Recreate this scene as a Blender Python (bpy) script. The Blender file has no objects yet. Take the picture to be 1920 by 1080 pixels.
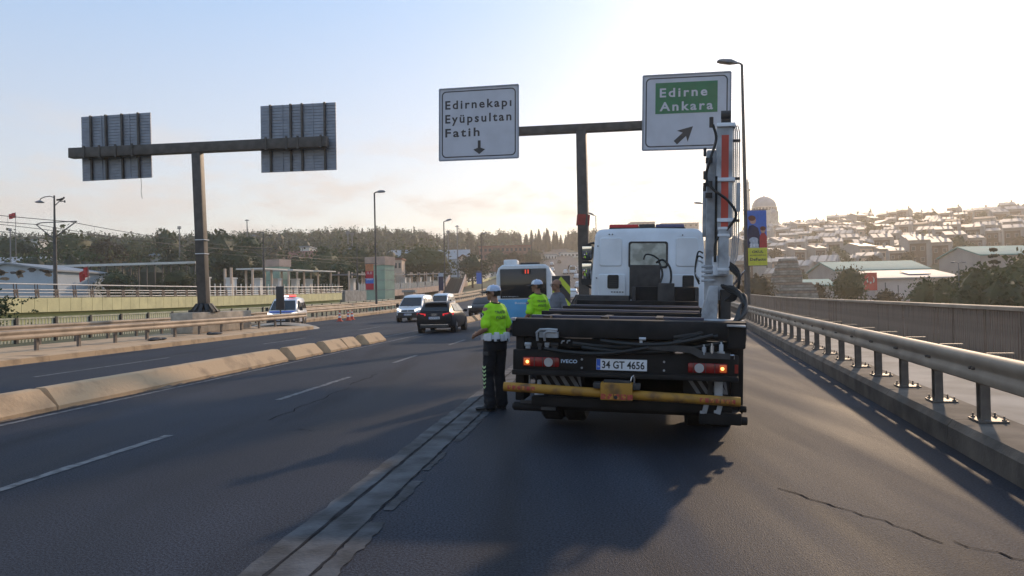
import bpy, bmesh, math, random
from mathutils import Vector, Matrix, Euler, noise
from mathutils.bvhtree import BVHTree

SC = bpy.context.scene
COL = SC.collection
rad = math.radians
random.seed(7)

# ------------------------------------------------------------------ camera
CAM_H = 1.61
FPX = 1390.0
cd = bpy.data.cameras.new('camera')
cam = bpy.data.objects.new('camera', cd)
COL.objects.link(cam)
cd.sensor_width = 36.0
cd.lens = 36.0 * FPX / 1920.0
cd.clip_start = 0.05
cd.clip_end = 9000
CAM_R = Matrix.Rotation(rad(90.68), 3, 'X') @ Matrix.Rotation(rad(-1.2), 3, 'Z')
cam.matrix_world = Matrix.Translation((0, 0, CAM_H)) @ CAM_R.to_4x4()
SC.camera = cam

# ------------------------------------------------------------------ sky, sun, exposure
VEIL, VEIL_LOW, VEIL_HIGH = 0.58, (1.0, 0.85, 0.70, 1), (0.40, 0.63, 0.97, 1)
SUN_AZ, SUN_EL = 29.0, 21.0          # degrees right of the viewing axis, above the horizon
world = bpy.data.worlds.new('World')
SC.world = world
world.use_nodes = True
nt = world.node_tree
nt.nodes.clear()
wo = nt.nodes.new('ShaderNodeOutputWorld')
bg = nt.nodes.new('ShaderNodeBackground')
sky = nt.nodes.new('ShaderNodeTexSky')
sky.sky_type = 'NISHITA'
sky.sun_disc = False
sky.sun_elevation = rad(SUN_EL)
sky.sun_rotation = rad(SUN_AZ)
sky.altitude = 60
sky.air_density = 1.0
sky.dust_density = 1.0
sky.ozone_density = 1.6
bg.inputs['Strength'].default_value = 0.15
# thin evening cumulus low over the horizon, laid out by sky direction
tc = nt.nodes.new('ShaderNodeTexCoord')
sep = nt.nodes.new('ShaderNodeSeparateXYZ')
mp = nt.nodes.new('ShaderNodeMapping')
mp.inputs['Scale'].default_value = (5.5, 5.5, 15.0)
mp.inputs['Location'].default_value = (0.35, 0.1, 0.0)
nz = nt.nodes.new('ShaderNodeTexNoise')
nz.inputs['Scale'].default_value = 1.45
nz.inputs['Detail'].default_value = 9
nz.inputs['Roughness'].default_value = 0.58
cr = nt.nodes.new('ShaderNodeValToRGB')
cr.color_ramp.elements[0].position = 0.47
cr.color_ramp.elements[1].position = 0.63
band = nt.nodes.new('ShaderNodeValToRGB')
be = band.color_ramp.elements
be[0].position = 0.03; be[0].color = (0, 0, 0, 1)
be[1].position = 0.08; be[1].color = (1, 1, 1, 1)
e = be.new(0.16); e.color = (0.8, 0.8, 0.8, 1)
e = be.new(0.24); e.color = (0, 0, 0, 1)
mul = nt.nodes.new('ShaderNodeMath'); mul.operation = 'MULTIPLY'
mul2 = nt.nodes.new('ShaderNodeMath'); mul2.operation = 'MULTIPLY'; mul2.inputs[1].default_value = 0.85
mix = nt.nodes.new('ShaderNodeMix'); mix.data_type = 'RGBA'
mix.inputs[7].default_value = (5.6, 5.1, 4.8, 1)
L = nt.links.new
L(tc.outputs['Generated'], mp.inputs['Vector']); L(mp.outputs[0], nz.inputs['Vector'])
L(tc.outputs['Generated'], sep.inputs[0]); L(sep.outputs['Z'], band.inputs[0])
L(nz.outputs['Fac'], cr.inputs[0]); L(cr.outputs[0], mul.inputs[0]); L(band.outputs[0], mul.inputs[1])
L(mul.outputs[0], mul2.inputs[0]); L(mul2.outputs[0], mix.inputs[0])
# high thin haze that pales the whole sky, warmer towards the horizon
veil = nt.nodes.new('ShaderNodeValToRGB')
ve = veil.color_ramp.elements
ve[0].position = 0.0; ve[0].color = VEIL_LOW
ve[1].position = 0.40; ve[1].color = VEIL_HIGH
vm = nt.nodes.new('ShaderNodeMix'); vm.data_type = 'RGBA'; vm.inputs[0].default_value = VEIL
vsc = nt.nodes.new('ShaderNodeMix'); vsc.data_type = 'RGBA'; vsc.blend_type = 'MULTIPLY'; vsc.inputs[0].default_value = 1.0; vsc.inputs[7].default_value = (8, 8, 8, 1)
L(sep.outputs['Z'], veil.inputs[0]); L(veil.outputs[0], vsc.inputs[6]); L(sky.outputs[0], vm.inputs[6]); L(vsc.outputs[2], vm.inputs[7])
L(vm.outputs[2], mix.inputs[6]); L(mix.outputs[2], bg.inputs['Color']); L(bg.outputs[0], wo.inputs['Surface'])

sd = bpy.data.lights.new('sun', 'SUN')
sd.energy = 3.1
sd.angle = rad(1.5)
sd.color = (1.0, 0.73, 0.48)
sun = bpy.data.objects.new('sun', sd)
COL.objects.link(sun)
sun_dir = Vector((math.sin(rad(SUN_AZ)) * math.cos(rad(SUN_EL)), math.cos(rad(SUN_AZ)) * math.cos(rad(SUN_EL)), math.sin(rad(SUN_EL))))
sun.rotation_euler = sun_dir.to_track_quat('Z', 'Y').to_euler()
sun.location = sun_dir * 300

vs = SC.view_settings
vs.view_transform = 'Standard'
vs.look = 'None'
vs.exposure = 0.0
vs.gamma = 1.0
SC.render.engine = 'CYCLES'
cy = SC.cycles
cy.use_denoising = True
cy.max_bounces = 6
cy.diffuse_bounces = 3
cy.glossy_bounces = 3
cy.transmission_bounces = 4
cy.volume_bounces = 1
cy.transparent_max_bounces = 6
cy.volume_max_steps = 64

# ------------------------------------------------------------------ measuring helpers (pixel of the photo -> place)
def ray(u, v):
    return CAM_R @ Vector(((u - 960) / FPX, -(v - 540) / FPX, -1.0))
def at(u, v, y):
    d = ray(u, v)
    return Vector((0, 0, CAM_H)) + d * (y / d.y)
AM, AE = rad(7.1), rad(13.3)
def zr(y):                                    # the carriageway sags, then climbs the far hill
    return 1.5e-4 * max(0.0, y - 30.0) ** 2
def bend(s):
    return 1.5e-4 * max(0.0, s - 60.0) ** 2
def RM(l, s, z=0.0, curve=True):              # main road frame: l metres left, s metres on
    if curve: l = l + bend(s)
    x = -l * math.cos(AM) + s * math.sin(AM)
    y = l * math.sin(AM) + s * math.cos(AM)
    return Vector((x, y, z + (zr(y) if curve else 0)))
def RE(r, s, z=0.0):                          # exit lane frame: r metres right, s metres on
    x = r * math.cos(AE) + s * math.sin(AE)
    y = -r * math.sin(AE) + s * math.cos(AE)
    return Vector((x, y, z + zr(y)))
def smooth(t):
    t = min(1, max(0, t)); return t * t * (3 - 2 * t)

# ------------------------------------------------------------------ object helpers
def props(o, label=None, cat=None, group=None, kind=None):
    if label: o['label'] = label
    if cat: o['category'] = cat
    if group: o['group'] = group
    if kind: o['kind'] = kind
    return o
def empty(name, loc=(0, 0, 0), rz=0.0, label=None, cat=None, group=None):
    o = bpy.data.objects.new(name, None)
    COL.objects.link(o)
    o.location = loc; o.rotation_euler = (0, 0, rz)
    o.empty_display_size = 0.1
    return props(o, label, cat, group)
def inst(me, name, parent=None, loc=(0, 0, 0), rot=(0, 0, 0), sc=(1, 1, 1)):
    o = bpy.data.objects.new(name, me)
    COL.objects.link(o)
    o.parent = parent; o.location = loc; o.rotation_euler = rot; o.scale = sc
    return o
def copy_tree(o, parent=None):
    c = o.copy(); COL.objects.link(c); c.parent = parent
    for ch in list(o.children): copy_tree(ch, c)
    return c

NTH = ['first', 'second', 'third', 'fourth', 'fifth', 'sixth', 'seventh', 'eighth', 'ninth', 'tenth', 'eleventh', 'twelfth', 'thirteenth', 'fourteenth', 'fifteenth', 'sixteenth', 'seventeenth', 'eighteenth', 'nineteenth', 'twentieth']
def nth(i): return NTH[i] if i < 20 else 'twenty-' + NTH[i - 20] if i < 29 else 'thirty-' + NTH[i - 30] if i > 29 else 'thirtieth'
def img_u(p):
    q = CAM_R.transposed() @ (Vector(p) - Vector((0, 0, CAM_H))); return 960 + FPX * q.x / -q.z

class MB:
    def __init__(s): s.v = []; s.f = []; s.m = []; s.s = []
    def add(s, vs_, fs, m=0, sm=False):
        b = len(s.v); s.v += [tuple(p) for p in vs_]
        for f in fs:
            s.f.append([b + i for i in f]); s.m.append(m); s.s.append(sm)
        return s
    def box(s, c, d, m=0, rz=0.0, M=None):
        x, y, z = d[0] / 2, d[1] / 2, d[2] / 2
        vs_ = [Vector(p) for p in ((-x, -y, -z), (x, -y, -z), (x, y, -z), (-x, y, -z), (-x, -y, z), (x, -y, z), (x, y, z), (-x, y, z))]
        T = Matrix.Translation(c) @ (M.to_4x4() if M else Matrix.Rotation(rz, 4, 'Z'))
        return s.add([T @ p for p in vs_], [(3, 2, 1, 0), (4, 5, 6, 7), (0, 1, 5, 4), (1, 2, 6, 5), (2, 3, 7, 6), (3, 0, 4, 7)], m)
    def beam(s, a, b, w, h, m=0):             # box from a to b, w wide, h high
        a = Vector(a); b = Vector(b); d = b - a
        ln = d.length; d.normalize()
        up = Vector((0, 0, 1)) if abs(d.z) < 0.95 else Vector((0, 1, 0))
        sx = d.cross(up).normalized(); u = sx.cross(d)
        M = Matrix((sx, d, u)).transposed()
        return s.box((a + b) / 2, (w, ln, h), m, M=M)
    def tube(s, pts, r, n=8, m=0, sm=True, cap=True):
        pts = [Vector(p) for p in pts]; k = len(pts)
        rs_ = r if isinstance(r, (list, tuple)) else [r] * k
        t0 = (pts[1] - pts[0]).normalized()
        up = Vector((0, 0, 1)) if abs(t0.z) < 0.9 else Vector((1, 0, 0))
        nx = t0.cross(up).normalized()
        vs_ = []
        for i in range(k):
            t = (pts[min(i + 1, k - 1)] - pts[max(i - 1, 0)]).normalized()
            nx = (nx - t * nx.dot(t)).normalized(); ny = t.cross(nx)
            for j in range(n):
                a = 2 * math.pi * j / n
                vs_.append(pts[i] + (nx * math.cos(a) + ny * math.sin(a)) * rs_[i])
        fs = [(i * n + j, i * n + (j + 1) % n, (i + 1) * n + (j + 1) % n, (i + 1) * n + j) for i in range(k - 1) for j in range(n)]
        s.add(vs_, fs, m, sm)
        if cap:
            b = len(s.v) - k * n
            s.f.append([b + j for j in range(n)][::-1]); s.m.append(m); s.s.append(False)
            s.f.append([b + (k - 1) * n + j for j in range(n)]); s.m.append(m); s.s.append(False)
        return s
    def cyl(s, a, b, r, n=12, m=0, r2=None, sm=True):
        return s.tube([a, b], [r, r if r2 is None else r2], n, m, sm)
    def loft(s, rings, m=0, sm=True, cap=True, closed=True):
        n = len(rings[0]); vs_ = [p for r in rings for p in r]
        jn = n if closed else n - 1
        fs = [(i * n + j, i * n + (j + 1) % n, (i + 1) * n + (j + 1) % n, (i + 1) * n + j) for i in range(len(rings) - 1) for j in range(jn)]
        b = len(s.v)
        s.add(vs_, fs, m, sm)
        if cap and closed:
            s.f.append([b + j for j in range(n)][::-1]); s.m.append(m); s.s.append(False)
            s.f.append([b + (len(rings) - 1) * n + j for j in range(n)]); s.m.append(m); s.s.append(False)
        return s
    def lathe(s, prof, n=20, c=(0, 0, 0), m=0, sm=True):
        c = Vector(c)
        return s.loft([[c + Vector((r * math.cos(2 * math.pi * j / n), r * math.sin(2 * math.pi * j / n), z)) for j in range(n)] for r, z in prof], m, sm)
    def prism(s, poly, M, h, m=0):            # polygon in local xy, extruded along local z, placed by M
        n = len(poly)
        vs_ = [M @ Vector((p[0], p[1], 0)) for p in poly] + [M @ Vector((p[0], p[1], h)) for p in poly]
        fs = [list(range(n))[::-1], [n + i for i in range(n)]] + [(i, (i + 1) % n, n + (i + 1) % n, n + i) for i in range(n)]
        return s.add(vs_, fs, m)
    def blob(s, c, r, m=0, nu=12, nv=8, M=None):
        c = Vector(c); r = r if isinstance(r, (tuple, list)) else (r, r, r)
        rings = []
        for i in range(nv + 1):
            ph = -math.pi / 2 + math.pi * i / nv
            cr_ = max(math.cos(ph), 0.02)
            ring = []
            for j in range(nu):
                p = Vector((r[0] * cr_ * math.cos(2 * math.pi * j / nu), r[1] * cr_ * math.sin(2 * math.pi * j / nu), r[2] * math.sin(ph)))
                ring.append(c + (M @ p if M else p))
            rings.append(ring)
        return s.loft(rings, m, True)
    def mesh(s, name, mats, bevel=0.0, seg=2, angle=35):
        me = bpy.data.meshes.new(name)
        me.from_pydata(s.v, [], s.f)
        mats = mats if isinstance(mats, (list, tuple)) else [mats]
        for mt in mats: me.materials.append(mt)
        me.polygons.foreach_set('material_index', s.m)
        me.polygons.foreach_set('use_smooth', s.s)
        if bevel:
            bm = bmesh.new(); bm.from_mesh(me)
            es = [e_ for e_ in bm.edges if len(e_.link_faces) == 2 and e_.calc_face_angle(0) > 0.6]
            bmesh.ops.bevel(bm, geom=es, offset=bevel, segments=seg, affect='EDGES', profile=0.6, clamp_overlap=True)
            for f in bm.faces: f.smooth = True
            bm.to_mesh(me); bm.free()
        me.set_sharp_from_angle(angle=rad(angle))
        me.update()
        return me
    def build(s, name, mats, parent=None, bevel=0.0, seg=2, loc=(0, 0, 0), rot=(0, 0, 0), angle=35):
        return inst(s.mesh(name, mats, bevel, seg, angle), name, parent, loc, rot)

def text_geo(txt, spacing=1.0, bold=0.0, res=3):
    c = bpy.data.curves.new('lettering', 'FONT')
    c.body = txt; c.size = 1.0; c.space_character = spacing; c.resolution_u = res
    c.offset = bold; c.extrude = 0.0
    o = bpy.data.objects.new('lettering', c)
    me = bpy.data.meshes.new_from_object(o)
    vs_ = [v.co.copy() for v in me.vertices]; fs = [list(p.vertices) for p in me.polygons]
    bpy.data.objects.remove(o); bpy.data.curves.remove(c); bpy.data.meshes.remove(me)
    return vs_, fs
def text_mb(mb, txt, M, width=None, height=None, spacing=1.0, bold=0.0, m=0, center=False):
    """lettering fitted to width (and cap height) in local xy of M, lower left corner at the origin"""
    vs_, fs = text_geo(txt, spacing, bold)
    x0 = min(v.x for v in vs_); x1 = max(v.x for v in vs_)
    k = height / 0.70 if height else width / (x1 - x0)
    kx = width / (x1 - x0) if width else k
    off = (x0 + x1) / 2 if center else x0
    mb.add([M @ Vector(((v.x - off) * kx, v.y * k, 0)) for v in vs_], fs, m)

# ------------------------------------------------------------------ materials
MATS = {}
def mat(name, col, rough=0.6, metal=0.0, var=0.12, scale=6.0, bump=0.0, bscale=60.0, emit=None, estr=0.0, coat=0.0, col2=None, spec=0.5, detail=4, lo=0.35, hi=0.65, alpha=None, trans=0.0):
    m = bpy.data.materials.new(name); MATS[name] = m
    m.use_nodes = True
    t = m.node_tree; b = t.nodes['Principled BSDF']
    b.inputs['Roughness'].default_value = rough
    b.inputs['Metallic'].default_value = metal
    b.inputs['Specular IOR Level'].default_value = spec
    b.inputs['Coat Weight'].default_value = coat
    b.inputs['Transmission Weight'].default_value = trans
    c2 = col2 if col2 else tuple(c * (1 - var) for c in col[:3])
    c1 = col if col2 else tuple(min(1, c * (1 + var * 0.6)) for c in col[:3])
    tcn = t.nodes.new('ShaderNodeTexCoord')
    if var or col2:
        n = t.nodes.new('ShaderNodeTexNoise'); n.inputs['Scale'].default_value = scale; n.inputs['Detail'].default_value = detail
        r = t.nodes.new('ShaderNodeValToRGB')
        r.color_ramp.elements[0].position = lo; r.color_ramp.elements[0].color = (*c2, 1)
        r.color_ramp.elements[1].position = hi; r.color_ramp.elements[1].color = (*c1[:3], 1)
        t.links.new(tcn.outputs['Object'], n.inputs['Vector']); t.links.new(n.outputs['Fac'], r.inputs[0]); t.links.new(r.outputs[0], b.inputs['Base Color'])
    else:
        b.inputs['Base Color'].default_value = (*col[:3], 1)
    if bump:
        n2 = t.nodes.new('ShaderNodeTexNoise'); n2.inputs['Scale'].default_value = bscale; n2.inputs['Detail'].default_value = 3
        bp = t.nodes.new('ShaderNodeBump'); bp.inputs['Strength'].default_value = bump; bp.inputs['Distance'].default_value = 0.02
        t.links.new(tcn.outputs['Object'], n2.inputs['Vector']); t.links.new(n2.outputs['Fac'], bp.inputs['Height']); t.links.new(bp.outputs[0], b.inputs['Normal'])
    if emit:
        b.inputs['Emission Color'].default_value = (*emit, 1); b.inputs['Emission Strength'].default_value = estr
    return m
def nodes_of(m): return m.node_tree.nodes, m.node_tree.links, m.node_tree.nodes['Principled BSDF']

def asphalt_mat():
    m = bpy.data.materials.new('asphalt'); m.use_nodes = True
    N, K, b = nodes_of(m)
    tcn = N.new('ShaderNodeTexCoord')
    big = N.new('ShaderNodeTexNoise'); big.inputs['Scale'].default_value = 0.22; big.inputs['Detail'].default_value = 5
    mpg = N.new('ShaderNodeMapping'); mpg.inputs['Rotation'].default_value = (0, 0, AM); mpg.inputs['Scale'].default_value = (1.0, 0.09, 1)
    streak = N.new('ShaderNodeTexNoise'); streak.inputs['Scale'].default_value = 1.1; streak.inputs['Detail'].default_value = 4
    fine = N.new('ShaderNodeTexNoise'); fine.inputs['Scale'].default_value = 58; fine.inputs['Detail'].default_value = 2; fine.inputs['Roughness'].default_value = 0.7
    vor = N.new('ShaderNodeTexVoronoi'); vor.inputs['Scale'].default_value = 120
    r1 = N.new('ShaderNodeValToRGB'); r1.color_ramp.elements[0].position = 0.3; r1.color_ramp.elements[1].position = 0.7
    r1.color_ramp.elements[0].color = (0.015, 0.018, 0.026, 1); r1.color_ramp.elements[1].color = (0.030, 0.034, 0.044, 1)
    r2 = N.new('ShaderNodeValToRGB'); r2.color_ramp.elements[0].position = 0.35; r2.color_ramp.elements[1].position = 0.7
    r2.color_ramp.elements[0].color = (0.60, 0.61, 0.64, 1); r2.color_ramp.elements[1].color = (1.4, 1.38, 1.36, 1)
    r3 = N.new('ShaderNodeValToRGB'); r3.color_ramp.elements[0].position = 0.36; r3.color_ramp.elements[1].position = 0.72
    r3.color_ramp.elements[0].color = (0.42, 0.42, 0.44, 1); r3.color_ramp.elements[1].color = (2.3, 2.3, 2.3, 1)
    m1 = N.new('ShaderNodeMix'); m1.data_type = 'RGBA'; m1.blend_type = 'MULTIPLY'; m1.inputs[0].default_value = 1
    m2 = N.new('ShaderNodeMix'); m2.data_type = 'RGBA'; m2.blend_type = 'MULTIPLY'; m2.inputs[0].default_value = 1
    K.new(tcn.outputs['Object'], big.inputs['Vector']); K.new(tcn.outputs['Object'], mpg.inputs['Vector']); K.new(mpg.outputs[0], streak.inputs['Vector'])
    K.new(tcn.outputs['Object'], fine.inputs['Vector']); K.new(tcn.outputs['Object'], vor.inputs['Vector'])
    K.new(big.outputs['Fac'], r1.inputs[0]); K.new(streak.outputs['Fac'], r2.inputs[0]); K.new(fine.outputs['Fac'], r3.inputs[0])
    K.new(r1.outputs[0], m1.inputs[6]); K.new(r2.outputs[0], m1.inputs[7]); K.new(m1.outputs[2], m2.inputs[6]); K.new(r3.outputs[0], m2.inputs[7])
    stn = N.new('ShaderNodeTexNoise'); stn.inputs['Scale'].default_value = 0.9; stn.inputs['Detail'].default_value = 7
    r4 = N.new('ShaderNodeValToRGB'); r4.color_ramp.elements[0].position = 0.34; r4.color_ramp.elements[0].color = (0.55, 0.55, 0.56, 1); r4.color_ramp.elements[1].position = 0.46; r4.color_ramp.elements[1].color = (1, 1, 1, 1)
    m3 = N.new('ShaderNodeMix'); m3.data_type = 'RGBA'; m3.blend_type = 'MULTIPLY'; m3.inputs[0].default_value = 1
    K.new(mpg.outputs[0], stn.inputs['Vector']); K.new(stn.outputs['Fac'], r4.inputs[0]); K.new(m2.outputs[2], m3.inputs[6]); K.new(r4.outputs[0], m3.inputs[7])
    K.new(m3.outputs[2], b.inputs['Base Color'])
    rr = N.new('ShaderNodeMapRange'); rr.inputs['From Min'].default_value = 0.3; rr.inputs['From Max'].default_value = 0.7; rr.inputs['To Min'].default_value = 0.62; rr.inputs['To Max'].default_value = 0.82
    K.new(streak.outputs['Fac'], rr.inputs[0]); K.new(rr.outputs[0], b.inputs['Roughness'])
    add = N.new('ShaderNodeMath'); add.operation = 'ADD'
    K.new(vor.outputs['Distance'], add.inputs[0]); K.new(fine.outputs['Fac'], add.inputs[1])
    bp = N.new('ShaderNodeBump'); bp.inputs['Strength'].default_value = 0.45; bp.inputs['Distance'].default_value = 0.008
    K.new(add.outputs[0], bp.inputs['Height']); K.new(bp.outputs[0], b.inputs['Normal'])
    b.inputs['Specular IOR Level'].default_value = 0.17
    return m
ASPHALT = asphalt_mat()
CONC = mat('concrete', (0.40, 0.34, 0.27), 0.85, var=0.3, scale=2.2, bump=0.25, bscale=40, detail=8)
CONC_G = mat('grey_concrete', (0.30, 0.285, 0.27), 0.88, var=0.32, scale=1.3, bump=0.25, bscale=30, detail=8)
CONC_K = mat('kerb_concrete', (0.52, 0.355, 0.21), 0.9, col2=(0.24, 0.165, 0.10), lo=0.29, hi=0.5, scale=1.5, bump=0.6, bscale=14, detail=9)
CONC_D = mat('dirty_concrete', (0.14, 0.11, 0.085), 0.9, var=0.4, scale=2.5, bump=0.3, bscale=30, detail=8)
PAVE = mat('sidewalk_concrete', (0.30, 0.265, 0.23), 0.85, var=0.35, scale=1.1, bump=0.2, bscale=25, detail=8)
STRIP = mat('joint_concrete', (0.068, 0.070, 0.076), 0.9, var=0.6, scale=3.0, bump=0.35, bscale=30, detail=10)
JOINT = mat('joint_filler', (0.028, 0.028, 0.031), 0.95, var=0.5, scale=8, spec=0.1)
PAINT = mat('worn_road_paint', (0.165, 0.165, 0.17), 0.8, col2=(0.055, 0.056, 0.06), scale=7, detail=8, lo=0.36, hi=0.56, bump=0.3, bscale=60)
MORTAR = mat('thin_mortar_smear', (0.050, 0.052, 0.058), 0.9, var=0.6, scale=4, detail=10, bump=0.3, bscale=30)
CRACK = mat('tar_crack', (0.014, 0.014, 0.016), 0.95, var=0.3, spec=0.05)
RAIL = mat('galvanised_rail', (0.35, 0.265, 0.19), 0.62, metal=0.1, var=0.28, scale=1.6, bump=0.08, bscale=18, detail=8)
RAIL_P = mat('galvanised_post', (0.19, 0.16, 0.135), 0.6, metal=0.4, var=0.3, scale=5, bump=0.1, bscale=30)
FENCE_M = mat('fence_grey_paint', (0.25, 0.18, 0.13), 0.6, metal=0.1, var=0.25, scale=4)
STEEL_D = mat('dark_gantry_steel', (0.075, 0.066, 0.060), 0.55, metal=0.2, var=0.3, scale=3, bump=0.05)
STEEL_G = mat('lamp_post_steel', (0.085, 0.08, 0.078), 0.5, metal=0.4, var=0.25, scale=3)
LAMP_H = mat('lamp_head_grey', (0.17, 0.17, 0.18), 0.45, metal=0.3, var=0.15)
ALU = mat('sign_back_aluminium', (0.25, 0.275, 0.325), 0.5, metal=0.35, var=0.14, scale=2.5, detail=7)
SIGN_W = mat('sign_white_sheeting', (0.52, 0.53, 0.59), 0.45, var=0.06, scale=2)
SIGN_B = mat('sign_black', (0.028, 0.028, 0.034), 0.5, var=0.1)
SIGN_G = mat('sign_green', (0.010, 0.155, 0.060), 0.45, var=0.12, scale=3)
WHITE = mat('white_paint', (0.74, 0.75, 0.77), 0.35, var=0.06, scale=3, coat=0.3)
BLACK = mat('black_plastic', (0.018, 0.018, 0.019), 0.55, var=0.3, scale=10)
RUBBER = mat('tyre_rubber', (0.020, 0.020, 0.021), 0.8, var=0.3, scale=12, bump=0.2)
GLASS = mat('dark_glass', (0.012, 0.015, 0.018), 0.08, var=0.0, spec=0.6)
CHROME = mat('bright_metal', (0.62, 0.62, 0.64), 0.25, metal=0.9, var=0.1)
LEAD = mat('lead_dome', (0.24, 0.26, 0.29), 0.6, metal=0.2, var=0.15, scale=0.3)
STONE = mat('pale_stone', (0.42, 0.40, 0.37), 0.9, var=0.2, scale=0.4)
RED_C = mat('red_cloth', (0.52, 0.02, 0.025), 0.8, var=0.12, scale=3)
# ================================================================== terrain
CA, SA = math.cos(AM), math.sin(AM)
def main_ls(x, y): return (-(x * CA - y * SA), x * SA + y * CA)
def s_of(u, l):
    k = (u - 960) / FPX
    return l * (CA + k * SA) / (SA - k * CA)
def terrain_h(x, y):
    l, s = main_ls(x, y)
    lc = l - bend(s)
    n = noise.noise(Vector((x * 0.012, y * 0.012, 0.3))) * 3.0 + noise.noise(Vector((x * 0.004, y * 0.004, 4.0))) * 6.0
    yy = min(y, 900)
    base = zr(min(yy, 560)) - 0.9 + max(0, yy - 560) * 0.03
    if y > 900: base -= (y - 900) * 0.03
    left = -1.0 + 38.5 * smooth((y - 95) / 430.0)
    d = math.hypot(x, y)
    right = -8.0 + 54.0 * 0.95 * smooth((d - 150) / 430.0) + n * smooth((d - 160) / 100)
    left += n * smooth((y - 120) / 120)
    if lc > 0:
        w = smooth((lc - 62) / 55.0)
        h = base * (1 - w) + left * w
    else:
        rr = x * math.cos(AE) - y * math.sin(AE)
        w = smooth((rr - 6.0) / 26.0)
        h = base * (1 - w) + right * w
    return h
def axis(stops):
    out = []
    for (a, b, st) in stops:
        k = a
        while k < b: out.append(k); k += st
    out.append(stops[-1][1]); return out
tx = axis([(-2400, -700, 170), (-700, -260, 22), (-260, 300, 10), (300, 760, 16), (760, 2400, 160)])
ty = axis([(-300, -60, 60), (-60, 600, 10), (600, 900, 20), (900, 2600, 170)])
tv = [(x, y, terrain_h(x, y)) for y in ty for x in tx]
nx_ = len(tx)
tf = [(j * nx_ + i, j * nx_ + i + 1, (j + 1) * nx_ + i + 1, (j + 1) * nx_ + i) for j in range(len(ty) - 1) for i in range(nx_ - 1)]
EARTH = mat('dry_grass_earth', (0.085, 0.085, 0.04), 0.95, col2=(0.045, 0.05, 0.022), scale=0.05, detail=10)
mb = MB(); mb.add(tv, tf, 0, True)
props(mb.build('terrain', EARTH), kind='structure')

# ================================================================== carriageway
rows = [-8 + 2.0 * i for i in range(49)] + [90 + 6 * i for i in range(1, 70)]
NA = 14
vs_ = []
for s in rows:
    pl = RM(17.0 if s < 39 else min(21.4, 17.0 + (s - 39) * 0.9), s)
    pr = RE(2.7, s) if s < 91 else RM(-3.0 - max(0, 9.0 - (s - 91) * 0.25), s)
    for i in range(NA + 1):
        p = pl.lerp(pr, i / NA); p.z = zr(p.y)
        vs_.append(p)
fs = [(j * (NA + 1) + i, j * (NA + 1) + i + 1, (j + 1) * (NA + 1) + i + 1, (j + 1) * (NA + 1) + i) for j in range(len(rows) - 1) for i in range(NA)]
mb = MB(); mb.add(vs_, [f[::-1] for f in fs], 0, True)
road = props(mb.build('road', ASPHALT), kind='structure')

def ribbon(l0, l1, s0, s1, z, step=0.25, jag=0.0, frame=RM, seed=0):
    """a sheet on the carriageway with slightly ragged long edges"""
    rnd = random.Random(seed); vs_, fs = [], []
    n = max(1, int((s1 - s0) / step))
    for i in range(n + 1):
        s = s0 + (s1 - s0) * i / n
        vs_.append(frame(l0 + rnd.uniform(-jag, jag), s, z)); vs_.append(frame(l1 + rnd.uniform(-jag, jag), s, z))
    for i in range(n): fs.append((2 * i, 2 * i + 1, 2 * i + 3, 2 * i + 2))
    mb = MB(); mb.add(vs_, fs, 0); return mb
# lane dashes (l = 5.33) and the slip road's dashes
dashes = [(5.33, 0.2, 2.9), (5.33, 5.2, 8.5), (5.34, 11.6, 15.0), (5.34, 18.3, 20.6), (5.34, 25.0, 28.0), (5.33, 32, 35.2), (5.33, 40, 43), (5.33, 50, 53), (5.33, 60, 63),
          (13.0, 15.5, 20.8), (13.0, 27, 31), (13.0, 38, 42), (13.0, 49, 53), (13.0, 60, 64)]
for k, (l, a, b) in enumerate(dashes):
    ribbon(l - 0.058, l + 0.058, a, b, 0.005, 0.2, 0.012, seed=k).build('lane_dash', PAINT, road)
ribbon(8.16, 8.26, -6, 90, 0.005, 0.4, 0.012, seed=31).build('edge_line', PAINT, road)
ribbon(9.35, 9.45, 6, 60, 0.005, 0.4, 0.012, seed=32).build('edge_line', PAINT, road)
ribbon(16.05, 16.15, 10, 38, 0.005, 0.4, 0.012, seed=33).build('edge_line', PAINT, road)
# the longitudinal joint between carriageway and exit lane
ribbon(2.03, 2.19, -4, 60, 0.005, 0.17, 0.016, seed=41).build('joint_strip', STRIP, road)
ribbon(1.745, 1.995, -4, 60, 0.006, 0.17, 0.008, seed=42).build('joint_strip', STRIP, road)
ribbon(2.003, 2.022, -4, 60, 0.010, 0.11, 0.009, seed=43).build('joint_gap', JOINT, road)
ribbon(1.734, 1.747, -4, 60, 0.010, 0.11, 0.010, seed=44).build('joint_gap', JOINT, road)
for k, (a, b, w) in enumerate([(2.9, 3.9, 0.10), (4.1, 5.2, 0.13), (5.5, 6.4, 0.10), (6.8, 7.6, 0.06), (8.2, 10.6, 0.09)]):
    ribbon(1.72 - w, 1.722, a, b, 0.0065, 0.06, 0.016, seed=50 + k).build('mortar_patch', MORTAR, road)
rnd = random.Random(5)
def crack(pts, w, name='road_crack'):
    mb = MB(); vs_ = []; fs = []
    for i, (l, s) in enumerate(pts):
        ww = w * rnd.uniform(0.35, 1.0)
        vs_ += [RM(l - ww, s, 0.0045), RM(l + ww, s, 0.0045)]
    for i in range(len(pts) - 1): fs.append((2 * i, 2 * i + 1, 2 * i + 3, 2 * i + 2))
    mb.add(vs_, fs, 0); mb.build(name, CRACK, road)
def crack_line(l0, s0, l1, s1, n, j, w):
    crack([(l0 + (l1 - l0) * i / n + rnd.uniform(-j, j), s0 + (s1 - s0) * i / n + rnd.uniform(-j, j) * 0.4) for i in range(n + 1)], w)
crack_line(4.55, 9.6, 4.72, 13.2, 14, 0.05, 0.010)
crack_line(4.86, 13.6, 4.9, 15.6, 10, 0.05, 0.014)
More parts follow.
